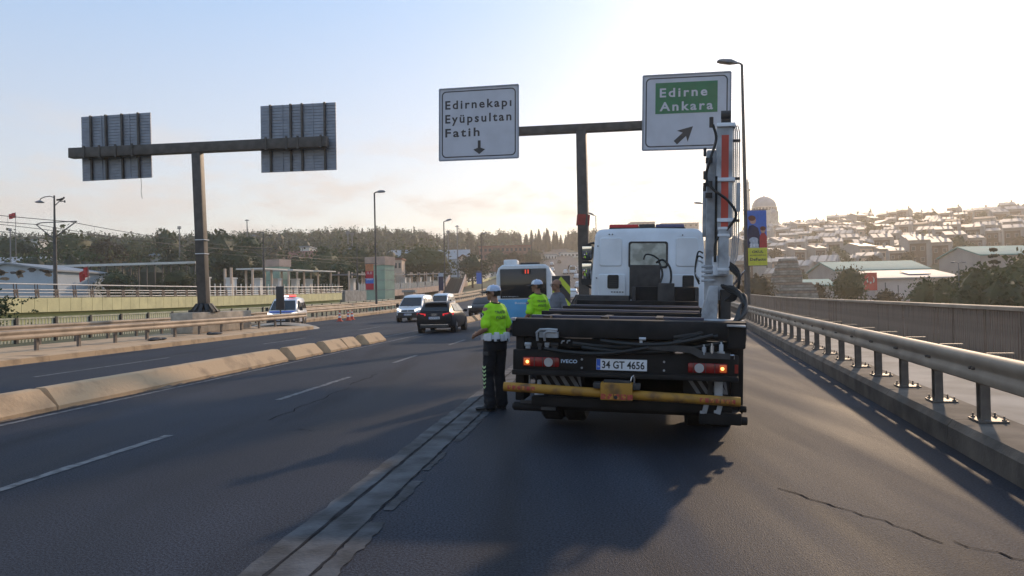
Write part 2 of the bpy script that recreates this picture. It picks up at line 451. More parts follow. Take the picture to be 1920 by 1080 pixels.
crack_line(3.6, 8.8, 3.9, 8.95, 6, 0.02, 0.018)
crack_line(-2.1, 5.0, -3.7, 3.6, 16, 0.07, 0.009)
crack_line(-3.7, 3.6, -4.1, 3.2, 6, 0.05, 0.018)
crack_line(-1.4, 6.3, -2.1, 5.0, 12, 0.05, 0.012)

# ================================================================== right kerb, sidewalk, guardrail, fence
def sweep(prof, s0, s1, step, frame, close_ends=True):
    mb = MB(); n = max(1, int(round((s1 - s0) / step)))
    rings = []
    for i in range(n + 1):
        s = s0 + (s1 - s0) * i / n
        rings.append([frame(r, s, z) for r, z in prof])
    mb.loft(rings, 0, False, cap=close_ends)
    return mb
sw = sweep([(3.12, -0.5), (3.12, 0.24), (5.35, 0.26), (5.35, -0.5)], -8, 92, 2.0, RE).build('sidewalk', PAVE); props(sw, kind='structure')
kerb = empty('kerb'); props(kerb, kind='structure')
for k in range(40):
    s0 = -6 + k * 2.4
    sweep([(2.56, -0.2), (2.55, 0.20), (2.60, 0.268), (3.118, 0.275), (3.118, -0.2)], s0 + 0.006, s0 + 2.394, 1.2, RE).build('kerb_stone', CONC_D, kerb)

WB = [(0.000, -0.155), (-0.03, -0.150), (-0.078, -0.125), (-0.085, -0.085), (-0.078, -0.045), (-0.055, -0.012), (-0.055, 0.012), (-0.078, 0.045), (-0.085, 0.085), (-0.078, 0.125), (-0.035, 0.152), (0.004, 0.156)]
def wbeam_prof(off, zc, side=1, th=0.006):
    a = [(off + side * x, zc + z) for x, z in WB]
    b = [(off + side * (x + th), zc + z * 0.98) for x, z in reversed(WB)]
    return a + b
def guardrail(label, frame, off, zc, s0, s1, pitch, seg, z0, side, group=None, plates=True, spacer=None):
    """side = 1 when the waves face smaller offsets"""
    g = empty('guardrail', frame(off, s0, 0), 0, label, 'guardrail', group)
    o = Vector(g.location)
    k = s0; i = 0
    while k < s1 - 0.1:
        e_ = min(k + seg + 0.15, s1)
        dz = 0.004 * (i % 2)
        mb = sweep([(r - side * dz, z) for r, z in wbeam_prof(off, zc, side)], k, e_, 1.05, frame)
        mb.v = [tuple(Vector(p) - o) for p in mb.v]
        mb.s = [True] * len(mb.s)
        mb.build('rail_beam', RAIL, g, angle=50)
        k += seg; i += 1
    pm = MB()
    hgt = zc + 0.10 - z0
    # open C section post, its foot plate and four bolts
    pm.box((0, 0, hgt / 2), (0.012, 0.11, hgt)); pm.box((-side * 0.045, 0.052, hgt / 2), (0.078, 0.010, hgt)); pm.box((-side * 0.045, -0.052, hgt / 2), (0.078, 0.010, hgt))
    pme = pm.mesh('post', RAIL_P)
    bm_ = MB(); bm_.box((0, 0, 0.008), (0.27, 0.30, 0.016))
    for dx in (-0.1, 0.1):
        for dy in (-0.115, 0.115):
            bm_.cyl((dx, dy, 0.016), (dx, dy, 0.03), 0.022, 6); bm_.cyl((dx, dy, 0.03), (dx, dy, 0.062), 0.010, 6)
    bme = bm_.mesh('base_plate', RAIL_P)
    sme = MB().box((side * 0.12, 0, 0), (0.24, 0.05, 0.012)).mesh('spacer', RAIL) if spacer else None
    rbm = MB()
    rbm.cyl((-side * 0.118, 0, hgt - 0.10), (-side * 0.150, 0, hgt - 0.10), 0.017, 6)
    rbm = rbm.mesh('rail_bolt', RAIL_P)
    k = s0 + 0.3
    while k < s1:
        p = frame(off + side * 0.062, k, z0); q = frame(off + side * 0.062, k + 0.5, z0)
        ang = math.atan2(q.y - p.y, q.x - p.x) - math.pi / 2
        po = inst(pme, 'post', g, p - o, (0, 0, ang))
        if plates: inst(bme, 'base_plate', po); inst(rbm, 'rail_bolt', po, (0, -0.03, 0)); inst(rbm, 'rail_bolt', po, (0, 0.05, 0))
        if sme: inst(sme, 'spacer', po, (0, 0, hgt + 0.045))
        k += pitch
    return g
guardrail('long double-wave steel guardrail on the kerb right of the tow truck', RE, 2.83, 0.80, 1.0, 88, 1.4, 4.2, 0.276, 1, spacer=True)

# ---- railing fence along the sidewalk
FR = 5.0
fence = empty('railing_fence', RE(FR, 4, 0.26), 0, 'grey railing of close upright bars along the right sidewalk', 'fence')
fo = Vector(fence.location)
def rel(mb, o): mb.v = [tuple(Vector(p) - o) for p in mb.v]; return mb
for k in range(34):
    a = -2 + k * 3.0
    rel(sweep([(FR - 0.05, 1.225), (FR - 0.05, 1.28), (FR - 0.03, 1.295), (FR + 0.03, 1.295), (FR + 0.05, 1.28), (FR + 0.05, 1.225)], a + 0.004, a + 2.996, 1.5, RE), fo).build('top_rail', RAIL, fence)
    rel(sweep([(FR - 0.03, 0.33), (FR - 0.03, 0.37), (FR + 0.03, 0.37), (FR + 0.03, 0.33)], a + 0.004, a + 2.996, 1.5, RE), fo).build('bottom_rail', FENCE_M, fence)
pme = MB().box((0, 0, 0.5), (0.07, 0.07, 0.96)).mesh('fence_post', FENCE_M)
for k in range(35):
    p = RE(FR + 0.06, -2 + k * 3.0, 0.26); inst(pme, 'fence_post', fence, p - fo, (0, 0, -AE))
bar = MB().box((0, 0, 0), (0.014, 0.072, 0.86)).mesh('fence_bar', FENCE_M)
rest = MB(); rnd = random.Random(9)
k = -2.0; nb = 0
while k < 99:
    p = RE(FR, k, 0.795) - fo
    tw = -AE + rnd.uniform(-0.30, 0.10) if rnd.random() < 0.14 else -AE + rnd.uniform(-0.05, 0.05)
    if 13.0 < k and nb < 300:
        inst(bar, 'fence_bar', fence, p, (0, rnd.uniform(-0.012, 0.012), tw)); nb += 1
    else:
        rest.box(p, (0.014, 0.072, 0.86), rz=tw)
    k += 0.098
props(rest.build('bars', FENCE_M, fence), kind='stuff')

# ================================================================== concrete kerb blocks between carriageway and slip road
KL = 8.43
def kerb_block(s0, s1, label, tilt=0.0):
    c = RM(KL + 0.3, (s0 + s1) / 2)
    o = empty('kerb_block', (c.x, c.y, c.z), 0, label, 'kerb block', 'concrete kerb blocks between the two carriageways')
    prof = [(KL, -0.05), (KL - 0.005, 0.07), (KL + 0.23, 0.325), (KL + 0.27, 0.345), (KL + 0.42, 0.345), (KL + 0.46, 0.325), (KL + 0.66, 0.07), (KL + 0.66, -0.05)]
    mb = MB(); n = max(3, int((s1 - s0) / 0.35)); rings = []
    rr = random.Random(int(s0 * 10))
    for i in range(n + 1):
        s = s0 + (s1 - s0) * i / n
        e_ = 0.06 * (1 if i == 0 else -1 if i == n else 0)
        ring = []
        for j, (l, z) in enumerate(prof):
            zz = z + rr.uniform(-0.002, 0.002) + (0 if z < 0.1 else tilt * (s - s0))
            ring.append(RM(l + rr.uniform(-0.002, 0.002), s + e_ * (z / 0.35), zz) - Vector(o.location))
        rings.append(ring)
    mb.loft(rings, 0, False)
    mb.build('block', CONC_K, o, angle=12)
    # the mortar and grit the block stands in
    ft = MB(); rings = []
    for i in range(n * 2 + 1):
        s = s0 + (s1 - s0) * i / (n * 2)
        rings.append([RM(KL - 0.02 - abs(rr.gauss(0, 0.03)), s, 0.006) - Vector(o.location), RM(KL + 0.06, s, 0.006 + abs(rr.gauss(0, 0.03))) - Vector(o.location)])
    ft.loft(rings, 0, False, cap=False, closed=False)
    ft.build('mortar_bed', CONC_D, o)
sj = s_of(105, KL)
blk = [(sj - 8.9, sj - 4.5, 'concrete kerb block nearest the camera at the left picture edge'),
       (sj - 4.45, sj - 0.012, 'second long concrete kerb block from the left picture edge'),
       (sj + 0.012, s_of(538, KL), 'longest sunlit concrete kerb block ending at the dark gap'),
       (s_of(552, KL) , s_of(604, KL), 'short concrete kerb block just beyond the dark gap'),
       (s_of(618, KL), s_of(650, KL), 'concrete kerb block butted against its twin before the black car'),
       (s_of(651, KL), s_of(675, KL), 'concrete kerb block, far half of the butted pair'),
       (s_of(690, KL), s_of(722, KL), 'last concrete kerb block before the black hatchback'),
       (s_of(862, KL), s_of(890, KL), 'sunlit kerb block just right of the black hatchback'),
       (s_of(895, KL), s_of(918, KL), 'far kerb block beside the first officer, beyond the black car')]
for a, b, lb in blk: kerb_block(a, b, lb)
a0 = s_of(918, KL) + 2
for k in range(8):
    pass

# ================================================================== left median with two guardrails
med = empty('median_kerb'); props(med, kind='structure')
for k in range(18):
    s0 = 4 + k * 2.0
    sweep([(16.25, -0.1), (16.28, 0.16), (16.36, 0.19), (20.9, 0.20), (20.9, -0.1)], s0 + 0.005, s0 + 1.995, 1.0, RM).build('kerb_stone', CONC_K, med)
# rounded nose where the median ends, and the rubble heap on it
mb = MB()
rings = []
for i in range(9):
    t = i / 8
    w = 2.3 * math.sqrt(max(0.0, 1 - t * t)) + 0.05
    h = 0.20 + 0.32 * math.sin(math.pi * min(1, t * 1.2 + 0.1)) * (1 - t)
    ring = []
    for j in range(13):
        a = j / 12
        ring.append(RM(18.55 - w + 2 * w * a, 40 + t * 3.4, -0.03 + h * math.sin(math.pi * a) ** 0.6))
    rings.append(ring)
mb.loft(rings, 0, True, cap=False, closed=False)
props(mb.build('median_nose', CONC), kind='structure')
guardrail('front steel guardrail on the left median, near the sign post', RM, 18.2, 0.74, 8, 43.5, 1.95, 4.0, 0.18, 1, plates=False)
guardrail('rear steel guardrail running behind the sign post and the police van', RM, 21.7, 0.78, 8, 175, 2.0, 4.0, 0.0, 1, plates=False)
lk = empty('left_kerb'); props(lk, kind='structure')
for k in range(50):
    s0 = 41 + k * 3.0
    sweep([(21.2, -0.3), (21.22, 0.20), (21.3, 0.24), (22.6, 0.25), (22.6, -0.3)], s0 + 0.005, s0 + 2.995, 1.5, RM).build('kerb_stone', CONC_K, lk)
guardrail('far low guardrail behind the lamp posts on the left verge', RM, 23.6, 0.95, 50, 175, 2.0, 4.0, 0.0, 1, plates=False)

# picket fence under the tram viaduct
PICK = mat('pale_picket_paint', (0.52, 0.50, 0.36), 0.7, var=0.2, scale=4)
pf = empty('picket_fence', RM(26, 20, 0), 0, 'low pale picket fence in front of the yellow viaduct', 'fence'); po = Vector(pf.location)
for k in range(30):
    a = 18 + k * 2.4
    rel(sweep([(25.97, 1.06), (25.97, 1.13), (26.05, 1.13), (26.05, 1.06)], a, a + 2.4, 2.4, RM), po).build('top_rail', PICK, pf)
    mb = MB(); mb.box((0, 0, 0.55), (0.12, 0.16, 1.16)); p = RM(26, a, 0) - po; inst(MATS.setdefault('_pp', mb.mesh('post', BLACK)), 'fence_post', pf, p)
pk = MB().box((0, 0, 0.53), (0.03, 0.10, 1.04)).mesh('picket', PICK)
for k in range(300):
    inst(pk, 'picket', pf, RM(26.01, 18.2 + k * 0.2, 0) - po, (0, 0, -AM))
# ================================================================== tram viaduct on the left
VL = 42.0
def zv(s): return 2.26 + 1.4e-4 * max(0.0, s - 53.0) ** 2
def RV(l, s, z=0.0):
    p = RM(l, s, 0, curve=False); p.z = z + zv(s); return p
PANEL = mat('cream_fascia_panel', (0.70, 0.63, 0.34), 0.8, var=0.12, scale=0.9, detail=6)
GIRD = mat('yellow_girder', (0.55, 0.55, 0.24), 0.8, var=0.15, scale=0.5, detail=6)
VRAIL = mat('viaduct_rail_white', (0.62, 0.58, 0.54), 0.5, var=0.12)
VPOST = mat('viaduct_post_brown', (0.07, 0.045, 0.04), 0.6, var=0.25)
def viaduct(label, s0, s1, fascia=True, pitch=2.0):
    v = empty('tram_viaduct', RV(VL, s0, 0), 0, label, 'viaduct'); o = Vector(v.location)
    rel(sweep([(VL + 0.15, -0.02), (VL + 9, -0.02), (VL + 9, -0.6), (VL + 0.15, -0.6)], s0, s1, 4, RV), o).build('deck', CONC_G, v)
    rel(sweep([(VL + 0.55, -0.6), (VL + 8, -0.6), (VL + 8, -3.6), (VL + 0.55, -3.4)], s0, s1, 4, RV), o).build('girder', GIRD, v)
    k = s0; n = int((s1 - s0) / 1.25)
    for i in range(n):
        a = s0 + i * 1.25
        rel(sweep([(VL, -1.06), (VL, 0.02), (VL + 0.12, 0.02), (VL + 0.12, -1.06)], a + 0.02, a + 1.23, 1.3, RV), o).build('fascia_panel', PANEL, v)
    for zz, rr in ((1.04, 0.055), (0.62, 0.045), (0.40, 0.04), (0.13, 0.04)):
        m_ = MB(); m_.tube([RV(VL + 0.12, s0 + (s1 - s0) * i / 14, zz) - o for i in range(15)], rr, 6); m_.build('handrail', VRAIL, v)
    pm = MB()
    for dy in (-0.13, 0.13):
        pm.beam((0.06, dy - 0.12, 1.02), (-0.02, dy, 0.62), 0.05, 0.13); pm.beam((-0.02, dy, 0.62), (0.05, dy + 0.04, 0.0), 0.05, 0.13)
    pm.box((0.02, 0, 0.5), (0.04, 0.42, 0.34))
    pme = pm.mesh('railing_post', VPOST)
    k = s0 + 0.6
    while k < s1:
        inst(pme, 'railing_post', v, RV(VL + 0.12, k, 0) - o, (0, 0, -AM)); k += pitch
    return v
viaduct('pale yellow tram viaduct with brown-posted railing on the left', 34, 116)
viaduct('far stretch of yellow viaduct beyond the station stairs', 224, 330, pitch=3.0)

# viaduct piers
for k, s in enumerate((60, 96)):
    c = RV(VL + 4, s, 0); o = empty('viaduct_pier', (c.x, c.y, -2.2), -AM, 'concrete pier under the near tram viaduct' if k == 0 else 'concrete pier under the viaduct next to the station', 'pier')
    MB().box((0, 0, 0.6), (5.0, 1.4, 2.4)).build('shaft', CONC, o, bevel=0.1)

# ---- masts with bracket arms and overhead wires
WIRE = mat('wire_black', (0.02, 0.02, 0.02), 0.6, var=0)
def mast(s, label, lamp=True):
    p = RV(VL + 0.9, s, 0); o = empty('tram_mast', p, -AM, label, 'mast', 'masts on the tram viaduct')
    MB().tube([(0, 0, 0), (0, 0, 5.6)], [0.16, 0.13], 10).build('pole', STEEL_G, o)
    t_ = MB(); t_.tube([(0, 0, 5.6), (0, 0, 8.1)], [0.085, 0.06], 8); t_.build('pole_top', STEEL_G, o)
    a = MB(); a.tube([(-0.05, 0, 7.95), (-0.35, 0, 8.05), (-0.8, 0, 8.02), (-1.15, 0, 7.9), (-1.25, 0, 7.75)], 0.035, 6); a.tube([(0.05, 0, 7.3), (0.4, 0, 7.6), (0.9, 0, 7.62)], 0.035, 6); a.cyl((0.9, 0, 7.5), (0.9, 0, 7.68), 0.05, 8)
    a.build('lamp_arm', STEEL_G, o)
    h = MB(); h.lathe([(0.05, 0.14), (0.16, 0.10), (0.34, 0.0), (0.30, -0.04), (0.10, -0.05)][::-1], 14, (-1.27, 0, 7.62)); h.build('lamp_shade', LAMP_H, o)
    b = MB(); b.tube([(-1.6, 0, 5.85), (-1.2, 0, 5.98), (1.9, 0, 6.0)], 0.04, 6); b.tube([(-1.6, 0, 5.85), (-0.4, 0, 4.9), (-0.1, 0, 4.7)], 0.04, 6); b.tube([(1.9, 0, 6.0), (0.1, 0, 4.85)], 0.045, 6); b.build('bracket', STEEL_G, o)
    return p
MS = [17.5, 53.5, 89.6, 125.6]
mast(53.5, 'curved-arm tram mast with bracket nearest, left of the sign gantry')
mast(89.6, 'second curved-arm tram mast, between the gantry and green shelter')
mast(125.6, 'third tram mast rising over the station platform')
def wires():
    for k, (off, zt) in enumerate(((1.2, 5.9), (-1.5, 5.75))):
        o = empty('overhead_wire', RV(VL, 17.5, 6), 0, 'upper pair of tram wires over the left viaduct' if k == 0 else 'lower pair of tram wires on the near brackets', 'wire'); oo = Vector(o.location)
        m1, m2, dr = MB(), MB(), MB()
        for a, b in zip(MS[:-1], MS[1:]):
            pa, pb = [], []
            for i in range(13):
                t = i / 12; s = a + (b - a) * t; sag = 0.55 * 4 * t * (1 - t)
                pa.append(RV(VL + 0.9 - off, s, zt + 0.1 - sag * 0.7) - oo); pb.append(RV(VL + 0.9 - off, s, zt - 0.75) - oo)
                if i % 3 == 1: dr.tube([pa[-1], pb[-1]], 0.008, 4)
            m1.tube(pa, 0.026, 5); m2.tube(pb, 0.022, 5)
        m1.build('messenger_wire', WIRE, o); m2.build('contact_wire', WIRE, o); dr.build('dropper', WIRE, o)
wires()

# ================================================================== sign gantries
def gplane(u, v, base, ang):
    n = Vector((math.sin(ang), math.cos(ang), 0)); d = ray(u, v); c = Vector((0, 0, CAM_H))
    return c + d * ((base - c).dot(n) / d.dot(n))
def board_frame(tl, tr, bl, br, base, ang):
    P = [gplane(*q, base, ang) for q in (tl, tr, bl, br)]
    c = sum(P, Vector()) / 4
    ex = ((P[1] - P[0]) + (P[3] - P[2])).normalized()
    w = ((P[1] - P[0]).length + (P[3] - P[2]).length) / 2
    h = ((P[0] - P[2]).length + (P[1] - P[3]).length) / 2
    n = Vector((-math.sin(ang), -math.cos(ang), 0))     # towards the camera
    ex = (ex - n * ex.dot(n)).normalized()
    ey = n.cross(ex)
    M = Matrix((ex, ey, n)).transposed().to_4x4(); M.translation = c
    return M, w, h
def plinth(o, w, d, h, z0):
    MB().box((0, 0, z0 + h / 2), (w, d, h)).build('plinth', CONC, o, bevel=0.03)
    cv = MB()
    for i in range(10):
        a = 2 * math.pi * i / 10
        cv.beam((0.62 * math.cos(a), 0.55 * math.sin(a), z0 + h), (0.38 * math.cos(a), 0.34 * math.sin(a), z0 + h + 0.42), 0.22, 0.10)
    cv.box((0, 0, z0 + h + 0.05), (1.1, 1.0, 0.1))
    cv.build('base_gusset', BLACK, o)
def pole_part(o, b, t, w0, w1, d0, d1, ang):
    ax = Vector((math.cos(ang), -math.sin(ang), 0)); ay = Vector((math.sin(ang), math.cos(ang), 0))
    r = []
    for p, w, d in ((b, w0, d0), (t, w1, d1)):
        r.append([p + ax * sx * w / 2 + ay * sy * d / 2 for sx, sy in ((-1, -1), (1, -1), (1, 1), (-1, 1))])
    mb = MB(); mb.loft(r, 0, False); return mb.build('pole', STEEL_D, o, bevel=0.02)

# left gantry, seen from behind
AL = rad(7.1)
bs = at(383, 580, 36.6)
zb = zr(36) + 0.2
g = empty('sign_gantry', (bs.x, bs.y, zb), 0, 'sign gantry with two boards seen from behind, left', 'sign gantry'); go = Vector(g.location)
sub = empty('footing', (0, 0, 0), -AL); sub.parent = g
del_ = sub; bpy.data.objects.remove(del_)
c_ = MB(); ax = Matrix.Rotation(-AL, 3, 'Z')
bh = at(383, 585, 36.6).z - zb
c_.box(ax @ Vector((0.0, 0.9, bh / 2)), (1.1, 5.8, bh), M=ax); c_.build('plinth', CONC, g, bevel=0.04)
cv = MB()
for i in range(12):
    a = 2 * math.pi * i / 12
    cv.beam((0.66 * math.cos(a), 0.5 * math.sin(a), bh), (0.34 * math.cos(a), 0.28 * math.sin(a), bh + 0.40), 0.18, 0.09)
cv.box((0, 0, bh + 0.06), (1.2, 0.9, 0.12)); cv.build('base_gusset', BLACK, g)
pt = gplane(370, 282, bs, AL)
pole_part(g, Vector((0, 0, bh)), pt - go, 0.46, 0.46, 0.40, 0.36, AL)
b0, b1 = gplane(133, 288, bs, AL), gplane(614, 266, bs, AL)
MB().beam(b0 - go, b1 - go, 0.42, 0.50).build('beam', STEEL_D, g, bevel=0.02)
nrm = Vector((-math.sin(AL), -math.cos(AL), 0))
for (q, hang) in ((((143, 215), (273, 207), (143, 338), (275, 330)), True), (((480, 195), (623, 187), (484, 321), (626, 316)), False)):
    M, w, h = board_frame(*q, bs, AL)
    M = Matrix.Translation(-nrm * 0.42 - go) @ M
    bd = MB(); n = 22
    for i in range(n):                                   # extruded planks of the board, grooves between
        y0 = -h / 2 + h * i / n; y1 = y0 + h / n - 0.022
        bd.box((0, 0, 0), (w, y1 - y0, 0.03), M=None) if False else bd.add([M @ Vector(p) for p in ((-w / 2, y0, -0.02), (w / 2, y0, -0.02), (w / 2, y1, -0.02), (-w / 2, y1, -0.02), (-w / 2, y0, 0.02), (w / 2, y0, 0.02), (w / 2, y1, 0.02), (-w / 2, y1, 0.02))],
               [(3, 2, 1, 0), (4, 5, 6, 7), (0, 1, 5, 4), (1, 2, 6, 5), (2, 3, 7, 6), (3, 0, 4, 7)], 0)
    brd = bd.build('sign_board', ALU, g)
    fc = MB(); fc.add([M @ Vector(p) for p in ((-w / 2, -h / 2, -0.032), (w / 2, -h / 2, -0.032), (w / 2, h / 2, -0.032), (-w / 2, h / 2, -0.032), (-w / 2, -h / 2, -0.022), (w / 2, -h / 2, -0.022), (w / 2, h / 2, -0.022), (-w / 2, h / 2, -0.022))],
                      [(3, 2, 1, 0), (4, 5, 6, 7), (0, 1, 5, 4), (1, 2, 6, 5), (2, 3, 7, 6), (3, 0, 4, 7)]); fc.build('backing_sheet', ALU, brd)
    xs = (-0.35, -0.13, 0.10, 0.335) if hang else (-0.36, -0.09, 0.06, 0.36)
    for fx in xs:
        st = MB(); st.add([M @ Vector((fx * w + dx, y_, z_)) for z_ in (0.022, 0.14) for y_ in (-h / 2, h / 2) for dx in (-0.045, 0.045)],
                          [(0, 1, 3, 2), (4, 6, 7, 5), (0, 4, 5, 1), (1, 5, 7, 3), (3, 7, 6, 2), (2, 6, 4, 0)]); st.build('stiffener', STEEL_D, brd)
        cl = MB(); by = 0.08 * h if not hang else -0.10 * h
        mid = M @ Vector((fx * w, by, 0.26)); mid = mid
        tb = (b1 - b0).normalized(); bp_ = b0 + tb * (((mid + go) - b0).dot(tb)) - go
        cl.box(bp_ + nrm * 0.225, (0.10, 0.05, 0.62), rz=-AL); cl.box(bp_ - nrm * 0.24, (0.08, 0.12, 0.66), rz=-AL)
        cl.build('clamp', STEEL_D, brd)
    for fx in (-0.205, 0.20):
        st = MB(); st.add([M @ Vector((fx * w + dx, y_, z_)) for z_ in (0.021, 0.05) for y_ in (-h / 2, h / 2) for dx in (-0.02, 0.02)],
                          [(0, 1, 3, 2), (4, 6, 7, 5), (0, 4, 5, 1), (1, 5, 7, 3), (3, 7, 6, 2), (2, 6, 4, 0)]); st.build('seam_strip', ALU, brd)
    if hang:
        p = M @ Vector((0.35 * w, -h / 2, 0.05)); wm = MB(); wm.tube([p, p + Vector((0.02, 0, -0.4)), p + Vector((0.0, 0, -0.7)), p + Vector((0.05, 0, -1.05))], 0.012, 5); wm.build('loose_wire', WIRE, g)
wb = MB()
for vv in (450, 476):
    q = gplane(379, vv, bs, AL) - go
    wb.box(q, (0.50, 0.44, 0.035), rz=-AL)
wb.build('tie_band', WHITE, g)

# right gantry, seen from the front
AR = rad(12.5)
bs = at(1097, 585, 32.0); bs = Vector((bs.x, bs.y, zr(32)))
g = empty('sign_gantry', bs, 0, 'sign gantry with white Edirnekapı and green Edirne boards facing us', 'sign gantry'); go = Vector(g.location)
MB().box((-0.1, 0, 0.5), (1.9, 1.3, 1.0), rz=-AR).build('plinth', CONC, g, bevel=0.04)
cv = MB()
for i in range(12):
    a = 2 * math.pi * i / 12
    cv.beam((0.72 * math.cos(a), 0.5 * math.sin(a), 1.0), (0.34 * math.cos(a), 0.30 * math.sin(a), 1.62), 0.22, 0.10)
cv.box((0, 0, 1.06), (1.1, 0.9, 0.12)); cv.build('base_gusset', BLACK, g)
pt = gplane(1090, 246, bs, AR)
pole_part(g, Vector((0, 0, 1.0)), pt - go, 0.46, 0.42, 0.50, 0.42, AR)
q0 = gplane(1085.5, 423, bs, AR) - go; q1 = gplane(1087, 403, bs, AR) - go
RUST = mat('red_band_paint', (0.30, 0.045, 0.035), 0.7, var=0.2)
MB().beam(q0 + Vector((0.16, 0, 0)), q1 + Vector((0.16, 0, 0)), 0.52, 0.58).build('red_band', RUST, g)
MB().beam(gplane(850, 252.5, bs, AR) - go, gplane(1330, 229.5, bs, AR) - go, 0.34, 0.36).build('beam', STEEL_D, g, bevel=0.02)
nrm = Vector((-math.sin(AR), -math.cos(AR), 0))
def rrect(w, h, r, n=6):
    out = []
    for cx, cy, a0 in ((w / 2 - r, h / 2 - r, 0), (-w / 2 + r, h / 2 - r, 90), (-w / 2 + r, -h / 2 + r, 180), (w / 2 - r, -h / 2 + r, 270)):
        for i in range(n + 1):
            a = rad(a0 + 90 * i / n); out.append((cx + r * math.cos(a), cy + r * math.sin(a)))
    return out
def board_front(q, words, green, arrow):
    M, w, h = board_frame(*q, bs, AR)
    M = Matrix.Translation(nrm * 0.30 - go) @ M
    bd = MB(); bd.prism([(-w / 2, -h / 2), (w / 2, -h / 2), (w / 2, h / 2), (-w / 2, h / 2)], M @ Matrix.Translation((0, 0, -0.05)), 0.05)
    brd = bd.build('sign_board', SIGN_W, g)
    ou, inn = rrect(w - 0.22, h - 0.22, 0.20), rrect(w - 0.32, h - 0.32, 0.16)
    br = MB(); n = len(ou)
    br.add([M @ Vector((*p, 0.004)) for p in ou] + [M @ Vector((*p, 0.004)) for p in inn], [(i, (i + 1) % n, n + (i + 1) % n, n + i) for i in range(n)]); br.build('border', SIGN_B, brd)
    fr = MB()
    for a, b in (((-w / 2, -h / 2), (w / 2, -h / 2)), ((w / 2, -h / 2), (w / 2, h / 2)), ((w / 2, h / 2), (-w / 2, h / 2)), ((-w / 2, h / 2), (-w / 2, -h / 2))):
        fr.beam(M @ Vector((*a, 0)), M @ Vector((*b, 0)), 0.06, 0.06)
    fr.build('frame_edge', ALU, brd)
    if green:
        x0, x1, y0, y1 = -0.355 * w, 0.355 * w, -0.02 * h, 0.395 * h
        gp_ = MB(); gp_.prism([(x0, y0), (x1, y0), (x1, y1), (x0, y1)], M @ Matrix.Translation((0, 0, 0.003)), 0.004); gp_.build('green_panel', SIGN_G, brd)
    for (t, x, y, wd, ht) in words:
        tm = MB(); text_mb(tm, t, M @ Matrix.Translation((x * w, y * h, 0.011 if green else 0.006)), wd * w, ht * h, 1.30, 0.024)
        tm.build('lettering', SIGN_W if green else SIGN_B, brd)
    ar = MB(); A = M @ Matrix.Translation((arrow[0] * w, arrow[1] * h, 0.006)) @ Matrix.Rotation(arrow[2], 4, 'Z'); k = arrow[3] * w
    pts = [(-0.12, -0.62), (0.12, -0.62), (0.12, -0.02), (0.5, 0.12), (0.0, 0.5), (-0.5, 0.12), (-0.12, -0.02)] if arrow[4] else [(-0.14, -0.75), (0.14, -0.75), (0.14, -0.05), (0.46, -0.22), (0.0, 0.62), (-0.46, -0.22), (-0.14, -0.05)]
    ar.prism([(x * k, y * k) for x, y in pts], A, 0.003); ar.build('arrow', SIGN_B, brd)
board_front(((825, 171), (973, 163), (831, 304), (976, 297)), [('Edirnekapı', -0.425, 0.215, 0.84, 0.115), ('Eyüpsultan', -0.425, 0.02, 0.84, 0.115), ('Fatih', -0.425, -0.175, 0.44, 0.115)], False, (0.01, -0.345, math.pi, 0.15, True))
board_front(((1207, 146), (1370, 139), (1205, 285), (1367, 279)), [('Edirne', -0.305, 0.205, 0.545, 0.115), ('Ankara', -0.305, 0.02, 0.61, 0.115)], True, (-0.01, -0.295, rad(-47), 0.20, False))

# ================================================================== lamp posts
def lamp_post(base, h, label, arm=1.0, head=(1.3, 0.30), dirx=1, rz=0.0, r0=0.11, r1=0.055, tilt=0.12, wid=0.28):
    o = empty('lamp_post', base, rz, label, 'lamp post', 'street lamps along the road')
    MB().tube([(0, 0, 0), (0, 0, h * 0.3), (0, 0, h * 0.3 + 0.02), (0, 0, h)], [r0, r0 * 0.92, r0 * 0.7, r1], 10).build('pole', STEEL_G, o)
    a = MB(); a.tube([(0, 0, h - 0.05), (dirx * 0.06, 0, h + 0.04), (dirx * arm * 0.4, 0, h + 0.09), (dirx * arm * 0.5, 0, h + 0.10)], r1 * 0.8, 8); a.build('arm', STEEL_G, o)
    hl = head[0]; M = Matrix.Translation((dirx * (arm * 0.45), 0, h + 0.08)) @ Matrix.Rotation(-dirx * tilt, 4, 'Y')
    rings = []
    for t, w, zt, zb_ in ((0, 0.06, 0.05, -0.04), (0.12, 0.11, 0.10, -0.06), (0.35, wid * 0.5, 0.17, -0.08), (0.75, wid * 0.48, 0.14, -0.08), (0.95, wid * 0.36, 0.08, -0.06), (1.0, wid * 0.2, 0.02, -0.04)):
        rings.append([M @ Vector((dirx * hl * t, w * cy_, zb_ + (zt - zb_) * cz_)) for cy_, cz_ in ((-1, 0.1), (-0.9, 0.65), (-0.4, 1), (0.4, 1), (0.9, 0.65), (1, 0.1), (0.8, 0), (-0.8, 0))])
    hd = MB(); hd.loft(rings, 0, True); hb = hd.build('lamp_head', LAMP_H, o)
    ln = MB(); ln.add([M @ Vector((dirx * hl * t, w, -0.085)) for t, w in ((0.3, -0.1), (0.88, -0.08), (0.88, 0.08), (0.3, 0.1))], [(0, 1, 2, 3)]); ln.build('lamp_glass', GLASS, hb)
    return o
def lamp_at(u, vtop, y, label, zb_, **kw):
    t = at(u, vtop, y); return lamp_post((t.x, t.y, zb_), t.z - zb_, label, **kw)
LP = lamp_at(1391, 121, 41.0, 'tall lamp post carrying the school sale banner, right of the crane', zr(41) + 0.25, dirx=-1, arm=0.5, head=(1.15, 0.3), r0=0.16, r1=0.07, wid=0.5)
lamp_at(1322, 383, 103.0, 'lamp post whose head shows just left of the crane', zr(103), dirx=-1, arm=0.6, head=(1.3, 0.3), wid=0.5)
